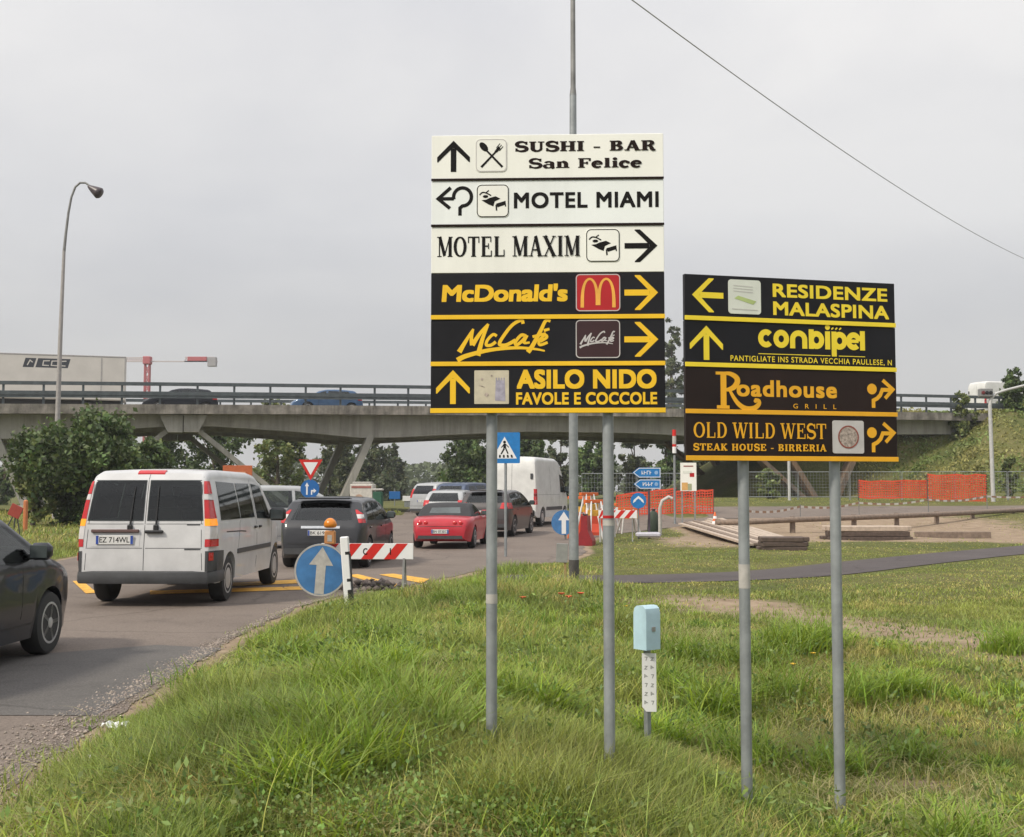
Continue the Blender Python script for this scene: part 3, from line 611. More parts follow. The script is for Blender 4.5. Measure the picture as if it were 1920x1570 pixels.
def pic_fork(o, b):
    q = square_plate(o, b, M['white_panel'], M['grey_film'], .025); u0, v0, u1, v1 = b; f = lambda x, y: (u0+x*(u1-u0), v0+y*(v1-v0)); ik = Ink(); ik.d = .004
    ik.ribbon([f(.86, .14), f(.34, .66)], [.013, .010]); ik.poly([(f(.26, .76)[0]+.026*math.cos(a)*.8-.012*math.sin(a), f(.26, .76)[1]+.026*math.sin(a)) for a in np.linspace(0, 6.28, 20)[:-1]])
    ik.ribbon([f(.18, .14), f(.66, .62)], [.013, .009]); ik.poly([f(*p) for p in ((.60, .62), (.68, .58), (.80, .70), (.74, .78))])
    for k in range(3): ik.ribbon([f(.66+.05*k, .72-.045*k), f(.78+.05*k, .86-.045*k)], .004)
    put(ik, 'cutlery', M['ink'], q)
def pic_bed(o, b):
    q = square_plate(o, b, M['white_panel'], M['ink'], .025); ik = bed_icon(b); ik.mb.v = [(p[0], p[1], p[2]+.004) for p in ik.mb.v]; put(ik, 'bed', M['ink'], q)
def pic_roundabout(o, b):
    u0, v0, u1, v1 = b; f = lambda x, y: (u0+x*(u1-u0), v0+y*(v1-v0)); ik = Ink(); ik.d = .0012; w = .019
    P = [f(.64, 0), f(.64, .26)]+[f(.71+.25*math.cos(R(a)), .64+.31*math.sin(R(a))) for a in range(-90, 196, 15)]
    ik.ribbon(P, w); ik.ribbon([f(.47, .58), f(.04, .58)], w); ik.ribbon([f(.38, .96), f(.03, .58), f(.36, .25)], w); put(ik, 'arrow', M['ink'], o)
def pic_arches(o, b):
    q = square_plate(o, b, M['red_film'], M['grey_film'], .02); bu = zB(1205, 118, 1450, 330); u0, v0, u1, v1 = b
    du, dv = u1-u0, v1-v0; f = lambda x, y: (u0+(.13+.74*x)*du, v0+(.10+.79*y)*dv); ik = Ink(); ik.d = .004
    def leg_(s):
        P = []; W_ = []
        for i in range(25):
            t = i/24; a = math.pi*t; x = .25-.23*math.cos(a) if t < .5 else .25-.23*math.cos(a); y = math.sin(a)**.62*.97 if 0 < t < 1 else 0
            P.append(f(x if s == 0 else 1-x, max(y, .0) if t < .5 else max(y, .08))); W_.append(.019-.007*math.sin(a))
        ik.ribbon(P, W_)
    leg_(0); leg_(1); put(ik, 'arches', M['arch_film'], q)
def pic_script(o, b):
    q = square_plate(o, b, M['maroon_film'], M['grey_film'], .02); u0, v0, u1, v1 = b; du, dv = u1-u0, v1-v0
    ik = script_strokes((u0+.09*du, v0+.27*dv, u0+.89*du, v0+.70*dv), .55, .016); ik.mb.v = [(p[0], p[1], p[2]+.004) for p in ik.mb.v]; put(ik, 'script', M['grey_film'], q)
def script_big(o, b): ik = script_strokes(b); ik.mb.v = [(p[0], p[1], p[2]+.0012) for p in ik.mb.v]; put(ik, 'lettering', M['yellow'], o)
def pic_nursery(o, b):
    q = square_plate(o, b, M['beige_film'], None, .004); u0, v0, u1, v1 = b; f = lambda x, y: (u0+x*(u1-u0), v0+y*(v1-v0)); ik = Ink(); ik.d = .004
    ik.poly([f(.60, .1), f(.90, .08), f(.88, .70), f(.62, .70)])
    for k in range(4): x = .62+.075*k; ik.poly([f(x, .66), f(x+.035, .66), f(x+.035, .78), f(x, .78)])
    put(ik, 'drawing', M['mauve_film'], q); ik = Ink(); ik.d = .0045
    ik.poly([f(.36, .20), f(.43, .27), f(.36, .35), f(.28, .27)]); ik.disc(*f(.22, .74), .007, 10); ik.disc(*f(.5, .84), .005, 10); ik.ribbon([f(.14, .56), f(.3, .5)], .004); put(ik, 'drawing', M['taupe_film'], q)
def pic_estate(o, b):
    q = square_plate(o, b, M['pale_film'], None, .018); u0, v0, u1, v1 = b; f = lambda x, y: (u0+x*(u1-u0), v0+y*(v1-v0)); ik = Ink(); ik.d = .004
    ik.poly([f(.18, .45), f(.30, .53), f(.86, .38), (f(.76, .28))]); put(ik, 'swoosh', M['leaf_film'], q); ik = Ink(); ik.d = .0045
    for k in range(3): ik.ribbon([f(.15, .83-.08*k), f(.75, .80-.08*k)], .003)
    ik.ribbon([f(.1, .14), f(.9, .12)], .003); put(ik, 'lines', M['grey_film'], q)
def pic_emblem(o, b):
    q = square_plate(o, b, M['grey_film'], None, .012); u0, v0, u1, v1 = b; c = ((u0+u1)/2, (v0+v1)/2); ik = Ink(); ik.d = .004; ik.disc(*c, .058, 32); put(ik, 'emblem', M['taupe_film'], q)
    ik = Ink(); ik.d = .0046; P = arc(*c, .060, .060, 0, 360, 36); ik.ribbon(P, .008); put(ik, 'emblem_ring', M['rust_film'], q)
def conbipel(o, b):
    u0, v0, u1, v1 = b; ik = Ink(); ik.d = .0012; w = .036; W_, H_ = u1-u0, v1-v0; r = .058
    # geometric rounded lower case on one base line
    y = v0+.20*H_+r; s = W_/7.62; r = s*.52; w = s*.36; rr = r-w*.12
    def o_(cx, a0=0, a1=360): ik.ribbon(arc(cx, y, rr*.78, rr*.86, a0, a1, 22), w)
    cx = [u0+s*(.50+1.06*k) for k in range(8)]
    top = v0+.96*H_; bl = y-rr*.86-w/2; xh = y+rr*.86+w/2
    o_(u0+s*.55, 42, 318); o_(u0+s*1.62)
    ik.ribbon([(u0+s*2.42, bl), (u0+s*2.42, y)]+arc(u0+s*2.85, y, s*.43, rr*.86, 180, 0, 12)[1:]+[(u0+s*3.28, bl)], w)
    ik.ribbon([(u0+s*3.75, top), (u0+s*3.75, bl)], w); o_(u0+s*4.12)
    ik.ribbon([(u0+s*4.92, xh), (u0+s*4.92, bl)], w); ik.disc(u0+s*4.92, xh+w*.75, w*.5, 14)
    ik.ribbon([(u0+s*5.38, xh), (u0+s*5.38, v0)], w); o_(u0+s*5.78)
    o_(u0+s*6.80, 0, 315); ik.ribbon([(u0+s*6.45, y), (u0+s*7.15, y)], w*.6); ik.ribbon([(u0+s*7.44, top), (u0+s*7.44, bl)], w)
    for k in range(3): ik.ribbon([(u0+s*(5.2+.28*k), xh+.012), (u0+s*(5.34+.28*k), xh+.022)], .008)
    put(ik, 'lettering', M['lemon'], o); ik = Ink(); ik.d = .0016; ik.ribbon([(u0, v0+.02*H_), (u0+s*5.1, v0+.02*H_)], .004); ik.ribbon([(u0+s*5.7, v0+.02*H_), (u1, v0+.02*H_)], .004); put(ik, 'underline', M['lemon'], o)
def big_r(o, b):
    u0, v0, u1, v1 = b; f = lambda x, y: (u0+x*(u1-u0), v0+y*(v1-v0)); ik = Ink(); ik.d = .0012
    ik.ribbon([f(.19, .06), f(.19, .97)], .034); ik.ribbon([f(.02, .96), f(.34, .96)], .016); ik.ribbon([f(.04, .05), f(.32, .05)], .018)
    P = [f(.19, .96), f(.34, .95), f(.47, .86), f(.50, .74), f(.43, .60), f(.32, .53), f(.22, .51)]; P = smooth_line(P, 4); ik.ribbon(P, [.014+.018*math.sin(math.pi*i/(len(P)-1)) for i in range(len(P))])
    P = smooth_line([f(.32, .53), f(.40, .34), f(.52, .14), (f(.68, .02)), f(.86, .03), f(.97, .14), f(.97, .24), f(.88, .27)], 4); ik.ribbon(P, [.014+.014*math.sin(math.pi*i/(len(P)-1)) for i in range(len(P))]); ik.disc(*f(.90, .23), .011, 12)
    put(ik, 'lettering', M['amber_film'], o)
def exit_r(o, b): ik = exit_icon(b); ik.mb.v = [(p[0], p[1], p[2]+.0012) for p in ik.mb.v]; put(ik, 'arrow', M['amber_film'], o)
CL = [(808.6, 256), (1248.8, 248.7), (1254, 772.5), (807.3, 777.8)]
CR = [(1280.6, 517.4), (1677.6, 528.6), (1688.5, 863), (1286.6, 868)]
make_board('tall sign board of three white panels over three black ones, showing motels and fast food', CL, 1.27, 1.5, [
    dict(m='white_panel', ink='ink', edge='serif_ink', eh=.012, items=[('arrow', zA(150, 135, 390, 360), 'up'), ('fn', zA(432, 122, 660, 358), pic_fork), ('serif', zA(718, 126, 1745, 209), 'SUSHI - BAR', (.29, .13, .05, .08, .10), 'serif_ink'), ('serif', zA(820, 250, 1645, 332), 'San Felice', (.27, .12, .05, .08, .10), 'serif_ink')]),
    dict(m='cool_panel', ink='ink', edge='serif_ink', eh=.013, items=[('fn', zA(150, 465, 412, 675), pic_roundabout), ('fn', zA(440, 450, 675, 685), pic_bed), ('text', zA(712, 497, 1768, 613), 'MOTEL MIAMI', (.028, 0, 1.1))]),
    dict(m='white_panel', ink='ink', items=[('serif', zA(150, 812, 1195, 976), 'MOTEL MAXIM', (.23, .065, .05, .07, .045)), ('fn', zA(1240, 765, 1485, 1000), pic_bed), ('arrow', zA(1520, 765, 1760, 1000), 'right')]),
    dict(m='black_panel', ink='yellow', edge='yellow', eh=.024, items=[('text', zB(185, 166, 1105, 295), "McDonald's", (.036, .06, .98)), ('fn', zB(1165, 90, 1490, 358), pic_arches), ('arrow', zB(1520, 95, 1765, 346), 'right')]),
    dict(m='black_panel', ink='yellow', edge='yellow', eh=.024, items=[('fn', zB(300, 425, 988, 718), script_big), ('fn', zB(1165, 420, 1490, 695), pic_script), ('arrow', zB(1520, 432, 1768, 682), 'right')]),
    dict(m='black_panel', ink='yellow', edge='yellow', eh=.026, items=[('arrow', zB(145, 790, 392, 1035), 'up'), ('fn', zB(425, 790, 678, 1032), pic_nursery), ('text', zB(735, 776, 1755, 916), 'ASILO NIDO', (.042, 0, 1.05)), ('text', zB(730, 940, 1760, 1030), 'FAVOLE E COCCOLE', (.032, 0, 1.05))]),
    ], [(923, 1335, [(.95, 1.0, 'white_dirty'), (.02, .12, 'rust_film')]), (1146, 1420, [(1.37, 1.40, 'white_dirty'), (1.41, 1.425, 'red_film')])], 'direction sign boards on grey posts', 6.358, 6.31)
make_board('lower sign board of four dark panels with yellow lettering, turned slightly away', CR, 1.27, 1.0, [
    dict(m='black_panel', ink='lemon', edge='lemon', eh=.024, items=[('arrow', zC(145, 103, 390, 366), 'left'), ('fn', zC(428, 112, 682, 375), pic_estate), ('text', zC(775, 146, 1670, 250), 'RESIDENZE', (.028, 0, 1.05)), ('text', zC(780, 282, 1685, 388), 'MALASPINA', (.028, 0, 1.05))]),
    dict(m='black_panel', ink='lemon', edge='lemon', eh=.024, items=[('arrow', zC(130, 470, 390, 735), 'up'), ('fn', zC(665, 475, 1500, 688), conbipel), ('text', zC(450, 702, 1712, 752), 'PANTIGLIATE INS STRADA VECCHIA PAULLESE, N', (.012, 0, 1.15))]),
    dict(m='brown_panel', ink='amber_film', edge='amber_film', eh=.024, items=[('fn', zC(330, 825, 682, 1112), big_r), ('text', zC(500, 884, 1285, 1014), 'oadhouse', (.03, 0, 1.1)), ('text', zC(945, 1062, 1282, 1098), 'G R I L L', (.005, 0, 1.6)), ('fn', zC(1525, 862, 1732, 1082), exit_r)]),
    dict(m='brown_panel', ink='amber_film', edge='amber_film', eh=.026, items=[('serif', zC(165, 1212, 1202, 1340), 'OLD WILD WEST', (.19, .07, .02, .05, .06)), ('serif', zC(165, 1376, 1205, 1437), 'STEAK HOUSE - BIRRERIA', (.26, .13, .08, .07, .12)), ('fn', zC(1255, 1185, 1500, 1440), pic_emblem), ('fn', zC(1527, 1196, 1745, 1426), exit_r)]),
    ], [(1404, 1465, [(1.03, 1.16, 'white_dirty')]), (1579, 1490, [])], 'direction sign boards on grey posts', 2200/350.5, 2200/334.0)

# ------------------------------------------------------------------ vehicles
class Body:
    """car body as a lofted surface: s runs from the rear (0) to the nose (L); x right, z up, y = s - L/2 forward"""
    def __init__(b, L, W, top, sill=.22, axles=(.8, 3.4), wr=.32, shoulder=.85, roof_w=.74, r=.10, crown=.035, tail=.90, nose=.80, tail_len=.6, nose_len=.9, low=.94, belt=None):
        b.L, b.W, b.top, b.sill, b.axles, b.wr = L, W, top, sill, axles, wr; b.sh = shoulder; b.rw = roof_w; b.r = r; b.crown = crown
        b.tail, b.nose, b.tl, b.nl, b.low = tail, nose, tail_len, nose_len, low
        b.H = max(z for _, z in top)
        b.ts = [p[0] for p in top]; b.tz = [p[1] for p in top]
    def zt(b, s): return float(np.interp(s, b.ts, b.tz))
    def zb(b, s):
        z = b.sill+.10*max(0, 1-s/.35)**2+.06*max(0, 1-(b.L-s)/.4)**2
        for a in b.axles:
            R_ = b.wr*1.16; d = abs(s-a)
            if d < R_: z = max(z, b.wr+math.sqrt(R_*R_-d*d)*1.0)
        return min(z, b.zt(s)-.08)
    def hw(b, s, z):
        p = 1.0
        if s < b.tl: p = 1-(1-b.tail)*((b.tl-s)/b.tl)**2.2
        if s > b.L-b.nl: p = min(p, 1-(1-b.nose)*((s-b.L+b.nl)/b.nl)**2.2)
        k = b.low+(1-b.low)*float(ss(b.sill, b.sill+.35, z)) if z < b.sh else 1-(1-b.rw)*((z-b.sh)/(b.H-b.sh))**1.25
        return b.W/2*p*k
    def ring(b, s, n=10, m=7):
        zt, zb = b.zt(s), b.zb(s); r = min(b.r, (zt-zb)*.45); zs = zt-r-b.crown*.6; P = []
        for i in range(n+1): z = zb+(zs-zb)*i/n; P.append((b.hw(s, z), z))
        w = P[-1][0]; slope = 0
        for i in range(1, m+1):
            a = math.pi/2*i/m; P.append((w-r+r*math.cos(a), zs+r*math.sin(a)))
        wi = w-r; zc = zs+r
        for t in (.8, .55, .3, 0): P.append((wi*t, zc+b.crown*.6*(1-t*t)))
        return P
    def stations(b):
        st = set(np.linspace(0, b.L, 46).tolist())|{t for t in b.ts if 0 <= t <= b.L}|{.02, .05, .1, .16, b.L-.02, b.L-.06, b.L-.12}
        for a in b.axles:
            for t in np.linspace(-1.16, 1.16, 17): st.add(a+b.wr*t)
        st = sorted(round(x, 4) for x in st); return [x for i, x in enumerate(st) if i == 0 or x-st[i-1] > .004]
    def mesh(b):
        mb = MB(); S_ = b.stations(); n = None; vs = []
        for s in S_:
            P = b.ring(s); full = [(x, z) for x, z in P]+[(-x, z) for x, z in P[-2::-1]]; n = len(full); vs += [(x, s-b.L/2, z) for x, z in full]
        fs = [(i*n+k, i*n+(k+1) % n, (i+1)*n+(k+1) % n, (i+1)*n+k) for i in range(len(S_)-1) for k in range(n)]
        fs += [tuple(range(n))[::-1], tuple((len(S_)-1)*n+k for k in range(n))]; mb.add(vs, fs); return mb
    def y_at(b, s, z):                                           # half width of the skin at height z
        P = b.ring(s, 14); zz = [p[1] for p in P]
        if z > zz[-1] or s < 0 or s > b.L: return -1
        return float(np.interp(z, zz, [p[0] for p in P]))
    def z_at(b, s, x): P = b.ring(s, 14)[::-1]; return float(np.interp(abs(x), [p[0] for p in P], [p[1] for p in P]))
    def rear(b, x, z):
        lo, hi = 0.0, b.L*.6
        if b.y_at(lo, z) >= abs(x): return 0.0
        k = next((t for t in np.linspace(0, hi, 60) if b.y_at(t, z) >= abs(x)), hi); lo = max(0, k-hi/59); hi = k
        for _ in range(14):
            m = (lo+hi)/2
            if b.y_at(m, z) >= abs(x): hi = m
            else: lo = m
        return hi
    # patches that follow the skin, standing proud by e
    def side_patch(b, q, e, sgn, nu=10, nv=6, mb=None, mi=0, hem=.03):
        mb = mb or MB(); (s0, z0), (s1, z1), (s2, z2), (s3, z3) = q   # rear-low, front-low, front-high, rear-high
        def f(u, v, d): 
            s = (s0*(1-u)+s1*u)*(1-v)+(s3*(1-u)+s2*u)*v; z = (z0*(1-u)+z1*u)*(1-v)+(z3*(1-u)+z2*u)*v; return (sgn*(max(b.y_at(s, z), .02)+d), s-b.L/2, z)
        return b._patch(mb, f, e, nu, nv, mi, hem)
    def rear_patch(b, q, e, nu=10, nv=6, mb=None, mi=0, hem=.03):
        mb = mb or MB(); (x0, z0), (x1, z1), (x2, z2), (x3, z3) = q
        def f(u, v, d):
            x = (x0*(1-u)+x1*u)*(1-v)+(x3*(1-u)+x2*u)*v; z = (z0*(1-u)+z1*u)*(1-v)+(z3*(1-u)+z2*u)*v; k = float(ss(.66, .90, abs(x)/(b.W/2))); return (x+math.copysign(d*k, x), b.rear(x, z)-d*(1-.6*k)-b.L/2, z)
        return b._patch(mb, f, e, nu, nv, mi, hem)
    def top_patch(b, q, e, nu=10, nv=6, mb=None, mi=0, hem=.03):
        mb = mb or MB(); (x0, s0), (x1, s1), (x2, s2), (x3, s3) = q
        def f(u, v, d):
            x = (x0*(1-u)+x1*u)*(1-v)+(x3*(1-u)+x2*u)*v; s = (s0*(1-u)+s1*u)*(1-v)+(s3*(1-u)+s2*u)*v; return (x, s-b.L/2, b.z_at(s, x)+d)
        return b._patch(mb, f, e, nu, nv, mi, hem)
    def _patch(b, mb, f, e, nu, nv, mi, hem):
        vs = [f(i/nu, j/nv, e) for i in range(nu+1) for j in range(nv+1)]; idx = lambda i, j: i*(nv+1)+j
        fs = [(idx(i, j), idx(i+1, j), idx(i+1, j+1), idx(i, j+1)) for i in range(nu) for j in range(nv)]
        loop = [(i, 0) for i in range(nu)]+[(nu, j) for j in range(nv)]+[(i, nv) for i in range(nu, 0, -1)]+[(0, j) for j in range(nv, 0, -1)]
        o = len(vs); vs += [f(i/nu, j/nv, -hem) for i, j in loop]; m = len(loop)
        fs += [(idx(*loop[k]), o+k, o+(k+1) % m, idx(*loop[(k+1) % m])) for k in range(m)]
        mb.add(vs, fs, mi); return mb
def wheel_meshes(r, w=.20, spokes=5, plain=False):
    mb = MB(); prof = [(r*.62, -w*.48), (r*.80, -w*.5), (r*.94, -w*.46), (r, -w*.3), (r, w*.3), (r*.94, w*.46), (r*.80, w*.5), (r*.62, w*.48)]
    mb.lathe(prof, (0, 0, 0), 'X', 28); rim = MB(); o = w*.5
    rim.lathe([(r*.66, o*.70), (r*.66, o*.98), (r*.59, o*.99), (r*.57, o*.55), (r*.2, o*.5)], (0, 0, 0), 'X', 28)
    if plain: rim.lathe([(r*.57, o*.6), (r*.5, o*.95), (r*.28, o*1.0), (r*.1, o*1.05)], (0, 0, 0), 'X', 20)
    else:
        rim.lathe([(r*.17, o*.5), (r*.17, o*.98), (r*.08, o*1.03)], (0, 0, 0), 'X', 16)
        for k in range(spokes):
            a = 2*math.pi*k/spokes+.3; c = Vector((o*.86, math.cos(a)*r*.37, math.sin(a)*r*.37)); rim.box(c, (o*.2, r*.48, r*.17), 0, Matrix.Rotation(a, 3, 'X'), .008)
    return mb, rim
def add_wheels(t, b, track, spokes=5, plain=False, w=.2, ref=True):
    first = None
    for a in b.axles:
        for sx in (1, -1):
            if first is None:
                tm, rm = wheel_meshes(b.wr, w, spokes, plain); wh = tm.build('wheel', M['tyre'], t, 40); r_ = rm.build('rim', M['rim'], wh, 35); first = (wh, r_); recalc(wh); recalc(r_)
            else:
                wh = first[0].copy(); COL.objects.link(wh); wh.parent = t; r_ = first[1].copy(); COL.objects.link(r_); r_.parent = wh
            wh.location = (sx*track/2, a-b.L/2, b.wr); wh.rotation_euler = (random.uniform(0, 6), 0, 0 if sx > 0 else math.pi)
def plate(t, b, x, z, w=.50, h=.11, text='', s=None):
    s = b.rear(x, z)-.012 if s is None else s
    p = MB().box((x, s-b.L/2, z), (w, .012, h), 0, None, .004).build('number_plate', M['plate'], t)
    for sx in (-1, 1): MB().box((x+sx*(w/2-.022), s-b.L/2-.0068, z), (.036, .002, h*.94)).build('blue_band', M['plate_blue'], p)
    ik = fit(text_ink(text, .01), (-.40*w, -.3*h, .40*w, .3*h), .0) ; ik.mb.v = [(q[0]+x, s-b.L/2-.0065-q[2], q[1]+z) for q in ik.mb.v]; ik.mb.build('characters', M['ink'], p)
def mirrors(t, b, s, z, m, d=.02, k=1.0):
    for sx in (1, -1):
        x = b.y_at(s, z); mb = MB(); mb.box((sx*(x+.13*k), s-b.L/2, z+.02), (.20*k, .13*k, .16*k), 0, None, .04); o = mb.build('mirror', m, t, 60)
        MB().box((sx*(x+.02), s-b.L/2, z-.03), (.12, .06, .05), 0, None, .01).build('mirror_arm', M['black'], o)
        MB().box((sx*(x+.13*k), s-b.L/2-.066*k, z+.02), (.16*k, .006, .12*k), 0, None, .002).build('mirror_glass', M['glass_pale'], o)
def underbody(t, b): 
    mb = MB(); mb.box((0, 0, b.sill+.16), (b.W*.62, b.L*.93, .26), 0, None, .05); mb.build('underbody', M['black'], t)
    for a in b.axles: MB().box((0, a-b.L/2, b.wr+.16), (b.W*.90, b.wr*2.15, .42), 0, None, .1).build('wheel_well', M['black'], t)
def both(fn):
    for sg in (1, -1): fn(sg)
def clear_glass(name, tint):                                     # thin tinted pane: lets the cabin show, mirrors the sky at an angle
    m = bpy.data.materials.new(name); m.use_nodes = True; N, L = nodes(m); N.remove(N['Principled BSDF']); tr = N.new('ShaderNodeBsdfTransparent'); tr.inputs[0].default_value = (*tint, 1); gl = N.new('ShaderNodeBsdfGlossy'); gl.inputs['Roughness'].default_value = .03; gl.inputs[0].default_value = (.9, .92, .92, 1)
    fr = N.new('ShaderNodeFresnel'); fr.inputs[0].default_value = 1.6; ms = N.new('ShaderNodeMixShader'); L.new(fr.outputs[0], ms.inputs[0]); L.new(tr.outputs[0], ms.inputs[1]); L.new(gl.outputs[0], ms.inputs[2]); L.new(ms.outputs[0], N['Material Output'].inputs['Surface']); return m
M['pane'] = clear_glass('tinted_pane', (.50, .56, .54)); M['pane_dark'] = clear_glass('dark_tinted_pane', (.30, .35, .33)); M['seat_cloth'] = mat('seat_cloth', (.045, .046, .05), .85); M['lining'] = mat('cabin_lining', (.07, .07, .072), .8)
def cut_windows(o, b, rear=(), side=(), top=()):                 # real openings in the shell, exactly under the panes
    import bmesh
    bm = bmesh.new(); bm.from_mesh(o.data); h = b.L/2
    def cut(p, q, ax):                                           # plane through the edge p-q, containing axis ax
        if ax == 'x': co, d, e = Vector((0, p[0]-h, p[1])), Vector((0, q[0]-p[0], q[1]-p[1])), Vector((1, 0, 0))
        elif ax == 'y': co, d, e = Vector((p[0], 0, p[1])), Vector((q[0]-p[0], 0, q[1]-p[1])), Vector((0, 1, 0))
        else: co, d, e = Vector((p[0], p[1]-h, 0)), Vector((q[0]-p[0], q[1]-p[1], 0)), Vector((0, 0, 1))
        bmesh.ops.bisect_plane(bm, geom=list(bm.verts)+list(bm.edges)+list(bm.faces), dist=1e-5, plane_co=co, plane_no=d.cross(e).normalized())
    def shrink(q): c = (sum(p[0] for p in q)/4, sum(p[1] for p in q)/4); return [(c[0]+(p[0]-c[0])*.97, c[1]+(p[1]-c[1])*.96) for p in q]
    sets = [('y', [shrink(q) for q in rear]), ('x', [shrink(q) for q in side]), ('z', [shrink(q) for q in top])]
    for ax, qs in sets:
        for q in qs:
            for i in range(4): cut(q[i], q[(i+1) % 4], ax)
    def inside(u, v, q):
        sg = [((q[(i+1) % 4][0]-q[i][0])*(v-q[i][1])-(q[(i+1) % 4][1]-q[i][1])*(u-q[i][0])) for i in range(4)]; return all(x > 0 for x in sg) or all(x < 0 for x in sg)
    dead = []
    for f in bm.faces:
        c = f.calc_center_median(); s_ = c.y+h
        if any(inside(c.x, c.z, q) for q in sets[0][1]) and s_ < b.L*.35 or any(inside(s_, c.z, q) for q in sets[1][1]) and abs(c.x) > b.W*.28 or any(inside(c.x, s_, q) for q in sets[2][1]) and c.z > b.sh: dead.append(f)
    bmesh.ops.delete(bm, geom=dead, context='FACES'); bm.to_mesh(o.data); bm.free()
def cabin(t, b, rows, belt, seats=2, head=1.0):                   # floor tub and seats behind the glass
    MB().box((0, (rows[0]+rows[-1])/2+.2-b.L/2, belt-.42), (b.W*.80, rows[-1]-rows[0]+1.3, .5), 0, None, .06).build('cabin_lining', M['lining'], t)
    for r in rows:
        for k in range(seats):
            x = (k-(seats-1)/2)*(b.W*.80/seats*.95); Mx = Matrix.Rotation(R(12), 3, 'X'); mb = MB(); mb.box((x, r-b.L/2, belt-.02), (b.W*.74/seats*.9, .14, .55), 0, Mx, .05); o = mb.build('seat', M['seat_cloth'], t, 60); MB().box((x, r-b.L/2-.07, belt+.34*head), (.25, .10, .17), 0, Mx, .04).build('headrest', M['seat_cloth'], o, 60)
def window(t, mb, name='side_window', m='pane'): return recalc(mb.build(name, M[m], t, 30))
def seam(t, b, P, sgn, m='black', w=.010):                        # shut line on the flank
    mb = MB()
    for (s0, z0), (s1, z1) in zip(P[:-1], P[1:]):
        if abs(s1-s0) < abs(z1-z0): b.side_patch([(s0-w/2, z0), (s0+w/2, z0), (s1+w/2, z1), (s1-w/2, z1)], .0015, sgn, 1, 8, mb)
        else: b.side_patch([(s0, z0-w/2), (s1, z1-w/2), (s1, z1+w/2), (s0, z0+w/2)], .0015, sgn, 8, 1, mb)
    return recalc(mb.build('door_seam', M[m], t))
def place(t, X, Y, heading, rear=True, L=0, z=None):              # heading clockwise from straight ahead; X, Y of the rear end's middle (or centre)
    h = R(heading); d = Vector((math.sin(h), math.cos(h)))
    c = Vector((X, Y))+(d*L/2 if rear else d*0); t.location = (c.x, c.y, rz_(c.x, c.y)+.01 if z is None else z); t.rotation_euler = (0, 0, -h)

